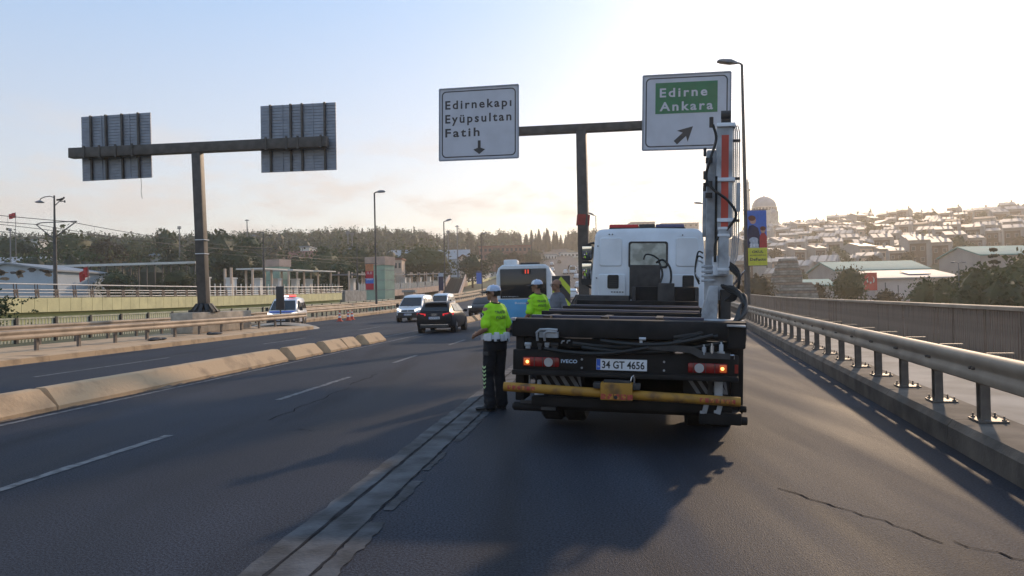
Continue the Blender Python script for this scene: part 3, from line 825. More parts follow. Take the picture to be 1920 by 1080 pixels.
lamp_at(1117, 405, 112.0, 'lamp post just right of the gantry pole, above the cab mirror', zr(112), dirx=-1, arm=0.5, head=(1.0, 0.3), tilt=0.45)
lamp_at(702, 362, 72.8, 'tallest lamp post on the left verge, beside the red banner', zr(72.8) + 0.25, arm=0.5, head=(0.85, 0.3), tilt=0.06, r1=0.075)
lamp_at(832, 416, 104.0, 'second lamp post on the left verge, behind the white vans', zr(104) + 0.25, arm=0.5, head=(0.9, 0.3), tilt=0.3, r1=0.075)
lamp_at(902, 440, 135.0, 'third lamp post on the left verge, above the first officer', zr(135) + 0.25, arm=0.5, head=(0.9, 0.3), tilt=0.3, r1=0.08)
lamp_at(996, 452, 190.0, 'far lamp post above the blue bus roof', zr(190), arm=0.5, head=(0.9, 0.3), tilt=0.3, r1=0.08)
lamp_at(1120, 448, 230.0, 'far lamp post peeping beside the cab corner', zr(230), dirx=-1, arm=0.5, head=(1.0, 0.3), tilt=0.1, r1=0.08)
# ================================================================== vegetation
def leaf_mat(name, a, b):
    m = bpy.data.materials.new(name); m.use_nodes = True
    N, K, bs_ = nodes_of(m)
    tcn = N.new('ShaderNodeTexCoord'); n = N.new('ShaderNodeTexNoise'); n.inputs['Scale'].default_value = 0.55; n.inputs['Detail'].default_value = 6
    oi = N.new('ShaderNodeObjectInfo'); ad = N.new('ShaderNodeMath'); ad.operation = 'MULTIPLY_ADD'; ad.inputs[1].default_value = 0.35
    r = N.new('ShaderNodeValToRGB'); r.color_ramp.elements[0].position = 0.42; r.color_ramp.elements[0].color = (*a, 1); r.color_ramp.elements[1].position = 0.85; r.color_ramp.elements[1].color = (*b, 1)
    K.new(tcn.outputs['Object'], n.inputs['Vector']); K.new(oi.outputs['Random'], ad.inputs[0]); K.new(n.outputs['Fac'], ad.inputs[2]); K.new(ad.outputs[0], r.inputs[0]); K.new(r.outputs[0], bs_.inputs['Base Color'])
    bs_.inputs['Roughness'].default_value = 0.6
    bs_.inputs['Specular IOR Level'].default_value = 0.25
    tr = N.new('ShaderNodeBsdfTranslucent'); ms = N.new('ShaderNodeMixShader'); ms.inputs[0].default_value = 0.22
    K.new(r.outputs[0], tr.inputs['Color']); K.new(bs_.outputs[0], ms.inputs[1]); K.new(tr.outputs[0], ms.inputs[2]); K.new(ms.outputs[0], N['Material Output'].inputs['Surface'])
    return m
LEAF_D = leaf_mat('dark_leaf', (0.018, 0.034, 0.012), (0.046, 0.070, 0.022))
LEAF_O = leaf_mat('olive_leaf', (0.030, 0.044, 0.014), (0.075, 0.082, 0.022))
LEAF_B = leaf_mat('brown_leaf', (0.042, 0.034, 0.016), (0.085, 0.060, 0.028))
LEAF_C = leaf_mat('cypress_leaf', (0.014, 0.022, 0.012), (0.032, 0.042, 0.020))
BARK = mat('bark', (0.075, 0.055, 0.04), 0.9, var=0.35, scale=4)
def leaf_quads(mb, c, n, spread, size, rnd, flat=0.0):
    for _ in range(n):
        p = Vector((rnd.gauss(0, 1), rnd.gauss(0, 1), rnd.gauss(0, 1)))
        p = Vector((p.x * spread[0], p.y * spread[1], p.z * spread[2])) * 0.55
        a = Vector((rnd.gauss(0, 1), rnd.gauss(0, 1), rnd.gauss(0, 1))).normalized()
        b = a.orthogonal().normalized(); t = rnd.uniform(0, 6.28)
        b = Matrix.Rotation(t, 3, a) @ b; d = a.cross(b)
        s1 = size * rnd.uniform(0.6, 1.3); s2 = s1 * rnd.uniform(0.45, 0.8)
        q = c + p
        mb.add([q - b * s1 * 0.5, q + d * s2 * 0.5, q + b * s1 * 0.5, q - d * s2 * 0.5], [(0, 1, 2, 3)])
def core_blob(mb, zc, r, rz_, rnd, c=(0, 0), nu=10, nv=7, m=0):
    ring = []
    for i in range(nv + 1):
        ph = -math.pi / 2 + math.pi * i / nv; cr0 = max(math.cos(ph), 0.03)
        ring.append([(c[0] + r * cr0 * rnd.uniform(0.75, 1.15) * math.cos(6.283 * j / nu), c[1] + r * cr0 * rnd.uniform(0.75, 1.15) * math.sin(6.283 * j / nu), zc + rz_ * math.sin(ph) * rnd.uniform(0.9, 1.1)) for j in range(nu)])
    mb.loft(ring, m, True)
def crown_broad(h, w, rnd, clumps=60, per=34, size=0.62, z0=0.22):
    mb = MB()
    core_blob(mb, h * (z0 + 0.47), w * 0.33, h * 0.30, rnd)
    for _ in range(clumps):
        u = rnd.uniform(0, 6.283); t = rnd.random() ** 0.6
        zz = rnd.uniform(z0, 1.0)
        env = math.sin(math.pi * min(1, max(0.02, (zz - z0) / (1.0 - z0) * 0.86 + 0.12))) ** 0.7
        rr = w * 0.5 * env * (0.45 + 0.55 * t) * rnd.uniform(0.75, 1.12)
        c = Vector((rr * math.cos(u), rr * math.sin(u), h * zz * rnd.uniform(0.93, 1.03)))
        k = w * rnd.uniform(0.09, 0.17)
        leaf_quads(mb, c, per, (k, k, k * 0.75), size, rnd)
    return mb
def crown_cypress(h, w, rnd, n=700, size=0.45):
    mb = MB()
    core_blob(mb, h * 0.45, w * 0.32, h * 0.43, rnd, (0, 0), 8, 8)
    for _ in range(n):
        zz = rnd.random() ** 0.85
        env = (math.sin(math.pi * min(1, zz * 0.78 + 0.18)) ** 0.8) * (1 - 0.75 * zz ** 3)
        u = rnd.uniform(0, 6.283); rr = w * 0.5 * env * rnd.uniform(0.55, 1.05)
        leaf_quads(mb, Vector((rr * math.cos(u), rr * math.sin(u), h * (0.04 + 0.96 * zz))), 1, (0.05, 0.05, 0.1), size, rnd)
    return mb
def crown_conifer(h, w, rnd, n=1500, size=0.42):
    mb = MB(); layers = 15
    for i in range(n):
        k = rnd.randrange(layers); t = (k + 0.5) / layers
        zz = 0.10 + 0.90 * t; R = w * 0.5 * (1 - t) ** 0.85 + 0.12
        br = rnd.randrange(9) / 9 * 6.283 + k * 0.7 + rnd.gauss(0, 0.12); rr = R * rnd.random() ** 0.55
        leaf_quads(mb, Vector((rr * math.cos(br), rr * math.sin(br), h * zz - rr * 0.22)), 1, (0.12, 0.12, 0.1), size, rnd)
    return mb
def trunk_mb(h, r, rnd, limbs=5, spread=1.6):
    mb = MB(); mb.tube([(0, 0, -0.6), (0.04, 0.02, h * 0.25), (-0.05, 0.05, h * 0.55), (0.03, 0, h * 0.85)], [r * 1.25, r, r * 0.7, r * 0.2], 7)
    for i in range(limbs):
        a = rnd.uniform(0, 6.283); z = h * rnd.uniform(0.28, 0.6)
        e_ = Vector((math.cos(a) * spread, math.sin(a) * spread, z + h * rnd.uniform(0.12, 0.3)))
        mb.tube([(0, 0, z), e_ * 0.5 + Vector((0, 0, z * 0.5 + 0.1)), e_], [r * 0.5, r * 0.35, r * 0.12], 5)
    return mb
rnd = random.Random(21)
PROTO = {}
for key, hh, ww, lm, fn in (('broad_a', 11, 9.5, LEAF_D, crown_broad), ('broad_b', 10, 10.5, LEAF_O, crown_broad), ('broad_c', 9, 8, LEAF_B, crown_broad), ('broad_d', 12, 8, LEAF_D, crown_broad),
                            ('cyp', 13, 3.0, LEAF_C, crown_cypress), ('pine', 11, 6.5, LEAF_C, crown_conifer)):
    cm = fn(hh, ww, rnd).mesh('crown', lm)
    tm = trunk_mb(hh, 0.22, rnd, 5 if 'broad' in key else 0, ww * 0.25).mesh('trunk', BARK)
    PROTO[key] = (cm, tm, hh)
def tree(key, x, y, h, label, group=None, z=None, rz=None, wide=1.0):
    cm, tm, hh = PROTO[key]; k = h / hh
    nm = {'cyp': 'cypress_tree', 'pine': 'conifer_tree'}.get(key, 'broadleaf_tree')
    o = empty(nm, (x, y, terrain_h(x, y) if z is None else z), rnd.uniform(0, 6.28) if rz is None else rz, label, 'tree', group)
    o.scale = (k * wide, k * wide, k)
    inst(tm, 'trunk', o); inst(cm, 'crown', o)
    return o
def tree_px(key, u, vtop, y, label, group=None, h=None, wide=1.0, zb_=None):
    t = at(u, vtop, y)
    zb_ = terrain_h(t.x, t.y) if zb_ is None else zb_
    hh = h if h else max(2.0, t.z - zb_)
    return tree(key, t.x, t.y, hh, label, group, t.z - hh, wide=wide)

# the wood that covers the far slope on the left and ahead: one mass
def wood():
    mb = MB(); r = random.Random(77)
    cnt = 0
    for _ in range(5200):
        u = r.uniform(-90, 1130); y = 130 + 470 * r.random() ** 0.7
        p = at(u, 500, y); x = p.x
        l, s = main_ls(x, y); lc = l - bend(s)
        far_side = y > 400 and (lc > 26 or lc < -16)
        if lc < 66 + r.uniform(0, 10) and not far_side: continue
        if r.random() < 0.35: continue
        z = terrain_h(x, y)
        lm = 0 if r.random() < 0.62 else (1 if r.random() < 0.7 else 2)
        cyp = r.random() < (0.15 if u > 600 else 0.05)
        h = r.uniform(8.0, 12.5) if not cyp else r.uniform(9, 14)
        w = r.uniform(6, 9.5) if not cyp else r.uniform(2.0, 3.2)
        n = 150 if y < 280 else 90
        sz = 0.75 if y < 220 else 0.95 if y < 320 else 1.15
        if cyp: lm = 3
        if cyp: core_blob(mb, z + h * 0.45, w * 0.30, h * 0.44, r, (x, y), 6, 5, 3)
        else: core_blob(mb, z + h * 0.55, w * 0.33, h * 0.34, r, (x, y), 8, 6, 3)
        cl = [(r.uniform(0, 6.28), r.uniform(0.3, 1.0), r.random()) for _ in range(11)]
        for i in range(n):
            if cyp:
                zz = r.random() ** 0.85; env = (math.sin(math.pi * min(1, zz * 0.78 + 0.18)) ** 0.8) * (1 - 0.7 * zz ** 3)
                a = r.uniform(0, 6.28); rr = w * 0.5 * env * r.uniform(0.5, 1.05)
                c = Vector((x + rr * math.cos(a), y + rr * math.sin(a), z + h * (0.05 + 0.95 * zz))); sp = 0.1
            else:
                a, zz, q = cl[r.randrange(11)]
                env = math.sin(math.pi * min(1, zz * 0.8 + 0.16)) ** 0.7
                rr = w * 0.42 * env * (0.4 + 0.6 * q)
                c = Vector((x + rr * math.cos(a), y + rr * math.sin(a), z + h * zz)); sp = w * 0.16
            p = c + Vector((r.gauss(0, sp), r.gauss(0, sp), r.gauss(0, sp * 0.8)))
            n_ = Vector((r.gauss(0, 1), r.gauss(0, 1), r.gauss(0, 1))).normalized(); b = n_.orthogonal().normalized(); d = n_.cross(b)
            s1 = sz * r.uniform(0.6, 1.25); s2 = s1 * r.uniform(0.5, 0.85)
            mb.add([p - b * s1 * 0.5, p + d * s2 * 0.5, p + b * s1 * 0.5, p - d * s2 * 0.5], [(0, 1, 2, 3)], lm)
        cnt += 1
        if cnt > 1300: break
    props(mb.build('woodland', [LEAF_D, LEAF_O, LEAF_B, LEAF_C]), 'dense mixed wood covering the far hillside', 'woodland', kind='stuff')
wood()

# trees one can tell apart on the left
LT = 'trees in front of the far wood'
for (k, u, v, y, h, wd, lb) in [
    ('broad_b', 135, 440, 190, 15, 1.2, 'light olive broad tree behind the curved-arm mast'), ('broad_b', 25, 447, 185, 13, 1.2, 'olive tree at the left edge below the small flag'),
    ('broad_b', 160, 452, 200, 15, 1.1, 'yellowish round tree right of the curved-arm mast'), ('broad_c', 205, 455, 190, 12, 1.2, 'brownish tree midway to the gantry pole'),
    ('broad_d', 313, 432, 210, 20, 0.8, 'tall dark poplar-like tree left of the gantry pole'), ('broad_a', 410, 440, 190, 18, 1.1, 'dark tree just right of the gantry pole'),
    ('broad_b', 245, 455, 200, 12, 1.0, 'dull olive tree near the white chimney house'), ('broad_a', 60, 485, 150, 9, 1.2, 'dark tree in front of the white flat-roofed house'),
    ('broad_d', 465, 445, 170, 16, 1.0, 'dark tree behind the second tram mast'), ('broad_a', 440, 470, 150, 11, 1.2, 'low dark tree beside the gantry pole foot'),
    ('broad_b', 335, 508, 118, 4.5, 1.4, 'light green bush left of the gantry pole'), ('broad_a', 215, 510, 122, 5.0, 1.4, 'grey-green shrub behind the viaduct railing'),
    ('broad_a', 570, 490, 150, 9, 1.2, 'dark tree between the green shelter and the platform'), ('broad_a', 610, 470, 175, 12, 1.2, 'dark tree over the station canopy'),
    ('broad_b', 670, 462, 200, 13, 1.2, 'olive tree left of the tallest lamp post'), ('broad_b', 795, 462, 210, 14, 1.3, 'round olive tree before the sports hall roofs'),
    ('broad_c', 760, 480, 260, 10, 1.2, 'low tree behind the platform lift tower'), ('broad_a', 640, 490, 150, 8, 1.3, 'dark low tree behind the platform posts'),
    ('broad_a', 885, 480, 220, 9, 1.5, 'dark tree at the brick building corner'), ('broad_b', 812, 488, 245, 8, 1.4, 'low hedge-like tree right of the platform'),
    ('broad_a', 930, 470, 300, 9, 1.3, 'dark tree in front of the brick building, left half'), ('broad_c', 965, 474, 300, 8, 1.3, 'brownish tree in front of the brick building, right half'), ('broad_a', 1000, 470, 330, 10, 1.4, 'dark tree at the right end of the brick building'),
    ('cyp', 905, 445, 400, 18, 1.3, 'tall cypress on the skyline left of the bus'), ('cyp', 1010, 430, 470, 20, 1.2, 'cypress on the skyline above the bus roof'),
    ('cyp', 1025, 428, 480, 20, 1.2, 'tallest cypress of the ridge row above the bus'), ('cyp', 760, 440, 420, 17, 1.4, 'single cypress left of the second lamp post'),
    ('cyp', 885, 442, 430, 17, 1.3, 'cypress just left of the third lamp post'), ('pine', 880, 436, 420, 19, 1.0, 'stout conifer on the skyline left of the third lamp')]:
    tree_px(k, u, v, y, lb, LT, h, wd)
rr_ = random.Random(3)
for k in range(24):                                    # the row of cypresses along the ridge ahead
    u = 945 + k * 6.6 + rr_.uniform(-4, 4); 
    tree_px('cyp', u, 440 - 5 * math.sin(k / 24 * math.pi) + rr_.uniform(-5, 6), 500 + rr_.uniform(-20, 20), nth(k) + ' cypress from the left in the row along the ridge ahead', 'cypresses on the ridge', 20, 1.25)
# the leafy branch end at the left picture edge
bt = MB(); rb = random.Random(8)
base = at(-12, 560, 33)
for i in range(150):
    a = rb.gauss(0, 1); c = Vector((rb.gauss(-0.2, 0.62), rb.gauss(0, 0.5), 1.35 + rb.gauss(0, 0.45)))
    leaf_quads(bt, c, 9, (0.16, 0.16, 0.09), 0.15, rb)
o = empty('young_tree', (base.x, base.y, 0.1), 0, 'small leafy tree cut off by the left picture edge', 'tree')
bt.build('crown', LEAF_D, o); trunk_mb(2.0, 0.05, rb, 6, 0.7).build('trunk', BARK, o)

# ================================================================== buildings on the left
ROOF_G = mat('grey_sheet_roof', (0.26, 0.28, 0.30), 0.7, metal=0.0, var=0.12, scale=0.4)
ROOF_R = mat('red_tile_roof', (0.24, 0.085, 0.05), 0.8, var=0.25, scale=1.0)
WALL_W = mat('white_render', (0.66, 0.63, 0.58), 0.85, var=0.10, scale=0.4)
WALL_P = mat('peach_render', (0.60, 0.45, 0.34), 0.85, var=0.12, scale=0.4)
WALL_B = mat('brick_red_wall', (0.24, 0.12, 0.09), 0.9, var=0.25, scale=0.8)
WALL_BL = mat('pale_blue_wall', (0.42, 0.47, 0.52), 0.8, var=0.1, scale=0.4)
HG0 = mat('ridge_building_grey', (0.26, 0.23, 0.21), 0.9, var=0.15, scale=0.4)
GL_F = mat('far_window_glass', (0.03, 0.035, 0.045), 0.2, var=0)
def building(name, label, u0, u1, vtop, y, depth, roof, wall, rmat, cols=0, rws=0, roof_h=0.0, cat='building', rz=0.0, hmin=3.0, group=None):
    a, b = at(u0, vtop, y), at(u1, vtop, y)
    c = (a + b) / 2; w = (b - a).length
    zt = c.z; zb_ = min(terrain_h(c.x, c.y + depth / 2), terrain_h(c.x, c.y)) - 0.5
    h = max(hmin, zt - roof_h - zb_); z0 = zt - roof_h - h
    o = empty(name, (c.x, c.y, z0), rz, label, cat, group)
    MB().box((0, depth / 2, h / 2), (w, depth, h)).build('wall', wall, o)
    if roof == 'flat':
        MB().box((0, depth / 2, h + 0.2), (w + 0.6, depth + 0.6, 0.4)).build('roof', rmat, o)
    elif roof == 'gable_side':                         # ridge runs across the view
        r = MB(); ov = 0.5
        r.prism([(-ov, 0), (depth / 2, roof_h), (depth + ov, 0), (depth + ov, 0.25), (depth / 2, roof_h + 0.25), (-ov, 0.25)], Matrix.Translation((-w / 2 - ov, 0, h)) @ Matrix(((0, 0, 1, 0), (1, 0, 0, 0), (0, 1, 0, 0), (0, 0, 0, 1))), w + 2 * ov)
        r.build('roof', rmat, o)
        g_ = MB()
        for sx in (-w / 2, w / 2 - 0.2): g_.prism([(0, 0), (depth, 0), (depth / 2, roof_h)], Matrix.Translation((sx, 0, h)) @ Matrix(((0, 0, 1, 0), (1, 0, 0, 0), (0, 1, 0, 0), (0, 0, 0, 1))), 0.2)
        g_.build('gable', wall, o)
    elif roof == 'gable_front':
        r = MB(); ov = 0.5
        Mx = Matrix.Translation((0, depth + ov, h)) @ Matrix(((1, 0, 0, 0), (0, 0, -1, 0), (0, 1, 0, 0), (0, 0, 0, 1)))
        r.prism([(-w / 2 - ov, 0), (0, roof_h), (w / 2 + ov, 0), (w / 2 + ov, 0.25), (0, roof_h + 0.25), (-w / 2 - ov, 0.25)], Mx, depth + 2 * ov); r.build('roof', rmat, o)
        MB().prism([(-w / 2, 0), (w / 2, 0), (0, roof_h)], Matrix.Translation((0, 0.2, h)) @ Matrix(((1, 0, 0, 0), (0, 0, -1, 0), (0, 1, 0, 0), (0, 0, 0, 1))), 0.2).build('gable', wall, o)
    if cols:
        wm = MB().box((0, 0, 0), (min(1.3, w / cols * 0.55), 0.08, min(1.4, 1.3))).mesh('window', GL_F)
        for i in range(cols):
            for j in range(rws):
                inst(wm, 'window', o, (-w / 2 + w * (i + 0.5) / cols, -0.03, h - 1.5 - j * 2.9))
    return o
mu = building('mural_hall', 'hall with a pale blue painted gable at the left edge', -75, 104, 495, 112, 14, 'gable_front', WALL_BL, ROOF_G, roof_h=1.3)
# the mural: loose brown and grey figures on the pale blue gable
MUR_A = mat('mural_brown', (0.26, 0.17, 0.10), 0.85, var=0.4, scale=3); MUR_B = mat('mural_grey', (0.10, 0.09, 0.09), 0.85, var=0.4, scale=3)
rm = random.Random(14)
for k in range(16):
    m_ = MB(); cx, cz = rm.uniform(-2.5, 6.3), rm.uniform(-1.4, 0.35); w_, h_ = rm.uniform(0.4, 1.1), rm.uniform(0.18, 0.45)
    pts = [(w_ * math.cos(t) * rm.uniform(0.6, 1.2), h_ * math.sin(t) * rm.uniform(0.5, 1.3)) for t in [6.283 * i / 9 for i in range(9)]]
    hgt = [c for c in mu.children if c.name.startswith('wall')][0].dimensions.z
    zt = at(0, 495, 112).z - 1.3 - mu.location.z
    m_.prism(pts, Matrix.Translation((cx, -0.012, zt + cz)) @ Matrix(((1, 0, 0, 0), (0, 0, -1, 0), (0, 1, 0, 0), (0, 0, 0, 1))), 0.006); m_.build('mural_patch', MUR_A if k % 3 else MUR_B, mu)
building('white_house', 'white flat-roofed house among trees at upper left', 36, 72, 451, 215, 10, 'flat', WALL_W, ROOF_G, 4, 1)
building('long_shed', 'low shed with pale blue-grey roof at the left edge', -60, 47, 480, 165, 16, 'gable_side', WALL_BL, ROOF_G, roof_h=2.2)
building('chimney_house', 'small sunlit white house left of the gantry pole', 231, 240, 466, 205, 6, 'flat', WALL_W, ROOF_G)
building('white_house', 'small white house with blue roof near the gantry pole', 282, 298, 472, 205, 8, 'gable_side', WALL_W, ROOF_G, roof_h=1.2)
building('tiled_house', 'red-tiled house on the slope above the station', 532, 582, 470, 215, 12, 'gable_side', WALL_P, ROOF_R, 5, 1, roof_h=2.6)
building('white_house', 'bright sunlit white house above the red-tiled one', 563, 580, 464, 240, 8, 'flat', WALL_W, ROOF_G)
building('sports_hall', 'sports hall with pale gabled roof left of the second lamp', 722, 800, 466, 290, 26, 'gable_side', WALL_BL, ROOF_G, 8, 1, roof_h=5.0)
building('sports_hall', 'long pale grey hall roof right of the second lamp', 812, 876, 466, 300, 24, 'gable_side', WALL_BL, ROOF_G, 6, 1, roof_h=4.6)
building('peach_house', 'sunlit peach house just left of the station stairs', 738, 753, 487, 190, 6, 'flat', WALL_P, ROOF_R, 2, 1)
building('peach_house', 'sunlit peach house below the right sports hall', 861, 875, 478, 240, 7, 'gable_front', WALL_P, ROOF_R, 2, 1, roof_h=1.2)
building('brick_building', 'red brick building with flag left of the gantry pole', 898, 996, 462, 330, 18, 'flat', WALL_B, ROOF_R, 12, 2)
building('pale_block', 'pale low block beside the far climbing road', 1022, 1044, 478, 420, 14, 'flat', WALL_W, ROOF_G, 4, 1)
building('pale_block', 'stepped pale block behind the gantry pole', 1050, 1085, 474, 440, 14, 'flat', WALL_W, ROOF_G, 5, 1)
building('ridge_building', 'flat building on the ridge above the truck cab', 1183, 1228, 417, 520, 16, 'flat', HG0, ROOF_G, 5, 1)
building('ridge_building', 'stepped building on the ridge right of the warning light', 1240, 1310, 419, 520, 16, 'flat', HG0, ROOF_G, 7, 1)
# long covered walkway below the wood
cw = empty('covered_walkway', at(235, 500, 128), 0, 'long thin white canopy roof below the wood on the left', 'canopy'); wo_ = Vector(cw.location)
MB().beam(at(-70, 505, 128) - wo_, at(372, 492.5, 128) - wo_, 2.6, 0.38).build('roof', WALL_W, cw)
pm = MB().box((0, 0, -2.2), (0.18, 0.18, 4.2)).mesh('post', STEEL_G)
for i in range(18):
    p = at(110 + 15 * i, 503.0 - 11.5 / 442 * (180 + 15 * i) + 0.8, 128); inst(pm, 'post', cw, p - wo_)
# floodlight masts and flags
def thin_mast(u, v0, y, zb_, label, top='cross'):
    t = at(u, v0, y); o = empty('floodlight_mast', (t.x, t.y, zb_), 0, label, 'mast'); h = t.z - zb_
    MB().tube([(0, 0, 0), (0, 0, h)], [0.28 * y / 250, 0.16 * y / 250], 8).build('pole', LAMP_H, o)
    tm = MB(); k = y / 250
    if top == 'cross': tm.box((0, 0, h - 0.3 * k), (1.5 * k, 0.25 * k, 0.12 * k)); tm.lathe([(0.7 * k, 0), (0.1 * k, 0.3 * k)], 10, (0, 0, h - 0.2 * k))
    else:
        for sx in (-1, 1):
            for q in range(2): tm.box((sx * 0.35 * k, 0, h - 0.3 * k - q * 0.5 * k), (0.5 * k, 0.3 * k, 0.35 * k))
    tm.build('floodlights', LAMP_H, o)
thin_mast(463, 412, 250, terrain_h(at(463, 412, 250).x, 250), 'slim cross-topped mast over the wood right of the gantry pole')
thin_mast(336, 424, 190, terrain_h(at(336, 424, 190).x, 190), 'antenna mast just left of the gantry pole', 'box')
thin_mast(652, 433, 260, terrain_h(at(652, 433, 260).x, 260), 'left one of the two close floodlight masts', 'box')
thin_mast(660, 436, 262, terrain_h(at(660, 436, 262).x, 262), 'right one of the two close floodlight masts', 'box')
thin_mast(840, 432, 230, terrain_h(at(840, 432, 230).x, 230), 'floodlight mast right of the second lamp post', 'box')
thin_mast(857, 423, 240, terrain_h(at(857, 423, 240).x, 240), 'tall slim mast right of the second lamp post')
thin_mast(19, 428, 120, terrain_h(at(19, 428, 120).x, 120), 'pale mast at the far left under the small flag', 'box')
def flag(u, v, y, w, h, zb_, label, droop=0.3):
    t = at(u, v, y); o = empty('flag', (t.x, t.y, zb_), 0, label, 'flag', None); H = t.z - zb_
    MB().tube([(0, 0, 0), (0, 0, H)], [0.07, 0.045], 6).build('flagpole', LAMP_H, o)
    m_ = MB(); n = 8; vv = []
    for i in range(n + 1):
        for j in range(5):
            vv.append((-w * i / n * 0.9, 0.18 * h * math.sin(i * 1.3 + j * 0.5), H - h * j / 4 - droop * h * (i / n) ** 1.3 - 0.05))
    m_.add(vv, [(i * 5 + j, i * 5 + j + 1, (i + 1) * 5 + j + 1, (i + 1) * 5 + j) for i in range(n) for j in range(4)], 0, True); m_.build('cloth', RED_C, o)
flag(29, 398, 140, 1.3, 1.0, terrain_h(at(29, 398, 140).x, 140), 'small red flag high on a pole at the far left')
flag(165, 498, 110, 1.3, 1.6, terrain_h(at(165, 498, 110).x, 110), 'drooping red flag above the viaduct railing', 0.6)

# ================================================================== tram station
GREEN_T = mat('green_tower_panel', (0.30, 0.40, 0.30), 0.5, var=0.15, scale=0.8)
PINKC = mat('pinkish_platform_concrete', (0.48, 0.34, 0.27), 0.85, var=0.18, scale=0.7)
st = empty('tram_station', RV(VL, 116, 0), 0, 'tram station platform with posts, canopies and glass fences', 'station'); so = Vector(st.location)
rel(sweep([(VL - 0.4, -1.15), (VL - 0.4, 0.1), (VL + 9, 0.1), (VL + 9, -1.15)], 128, 224, 6, RV), so).build('platform_slab', PINKC, st)
rel(sweep([(VL - 0.2, -1.5), (VL - 0.2, 0.35), (VL + 3, 0.35), (VL + 3, -1.5)], 116.2, 128, 6, RV), so).build('abutment', CONC_G, st)
rr_ = random.Random(2)
colm = MB().box((0, 0, 1.8), (0.26, 0.26, 3.6)).mesh('column', WALL_P); postm = MB().box((0, 0, 0.75), (0.10, 0.10, 1.5)).mesh('fence_post', WALL_W)
cab = MB(); cab.box((0, 0, 1.1), (0.9, 1.2, 2.2)); cab.box((0, 0, 2.3), (1.1, 1.4, 0.18)); cabm = cab.mesh('kiosk', WALL_W)
for i in range(26): inst(colm, 'column', st, RV(VL + 2.6 + (i % 2) * 3.2, 126 + i * 3.6, 0.1) - so)
for i in range(70): inst(postm, 'fence_post', st, RV(VL - 0.2, 123 + i * 1.42, 0.1) - so)
for i in range(9): inst(cabm, 'kiosk', st, RV(VL + 1.5 + rr_.uniform(0, 2), 130 + i * 9.5, 0.1) - so, (0, 0, -AM))
for i in range(15): inst(colm, 'column', st, RV(VL + 5.4 + (i % 2) * 2.4, 84 + i * 2.9, 0.05) - so)
for i in range(34): inst(postm, 'fence_post', st, RV(VL + 4.6, 83 + i * 1.3, 0.05) - so)
for i in range(6): inst(cabm, 'kiosk', st, RV(VL + 6.0 + rr_.uniform(0, 1.5), 86 + i * 6.6, 0.05) - so, (0, 0, -AM))
for i in range(3): rel(sweep([(VL + 4.6, 3.6), (VL + 4.6, 3.8), (VL + 8.5, 3.8), (VL + 8.5, 3.6)], 97 + i * 10, 105 + i * 10, 8, RV), so).build('canopy', WALL_W, st)
for i in range(8): rel(sweep([(VL + 1.6, 3.05), (VL + 1.6, 3.3), (VL + 6.5, 3.3), (VL + 6.5, 3.05)], 127 + i * 11.5, 136 + i * 11.5, 9, RV), so).build('canopy', LAMP_H, st)
PGL = mat('platform_glass', (0.30, 0.32, 0.32), 0.25, var=0.1)
pg = MB().box((0, 0, 0.62), (0.03, 1.28, 1.15)).mesh('glass_pane', PGL)
for i in range(69): 
    if i % 5 != 3: inst(pg, 'glass_pane', st, RV(VL - 0.2, 123.7 + i * 1.42, 0.15) - so, (0, 0, -AM))
for i in range(6): inst(MATS.setdefault('_pier', MB().box((0, 0, -2.8), (1.4, 0.9, 3.6)).mesh('pier', PINKC)), 'pier', st, RV(VL + 0.6, 140 + i * 15, 0) - so, (0, 0, -AM))
def lift_tower(u0, u1, v0, y, label):
    a, b = at(u0, v0, y), at(u1, v0, y); w = (b - a).length; c = (a + b) / 2; z0 = terrain_h(c.x, c.y) - 0.4
    o = empty('lift_tower', (c.x, c.y, z0), rad(-22), label, 'tower'); h = c.z - z0
    MB().box((0, 0, (h - 1.2) / 2), (w * 0.82, w * 0.7, h - 1.2)).build('shaft', GREEN_T, o)
    for k in range(5): MB().box((0, 0, (h - 1.2) * (k + 0.5) / 5), (w * 0.83, w * 0.71, 0.08)).build('joint_band', CONC_G, o)
    MB().box((0, 0, h - 0.6), (w * 0.88, w * 0.76, 1.18)).build('parapet', PINKC, o)
lift_tower(497, 541, 487, 122, 'green lift tower with grey top at the platform start')
lift_tower(688, 737, 482, 104, 'tall green lift tower right of the red banner')
# stairs down from the platform
a, b = at(858, 523, 172), at(842, 560, 140)
sx_ = empty('stairway', b, 0, 'stairway with solid balustrade descending from the platform', 'stairs')
stp = MB().box((0, 0, 0), (3.4, 0.9, 0.25)).mesh('step', CONC_D)
for i in range(20): inst(stp, 'step', sx_, (a - b) * (i / 19))
for side in (-1.9, 1.9):
    MB().beam(Vector((side, 0, 0.4)), (a - b) + Vector((side, 0, 0.4)), 0.25, 1.2).build('balustrade', PINKC, sx_)
building('shelter_box', 'small pale kiosk with dark doorway below the platform', 757, 775, 548, 132, 3, 'flat', PINKC, CONC_G)

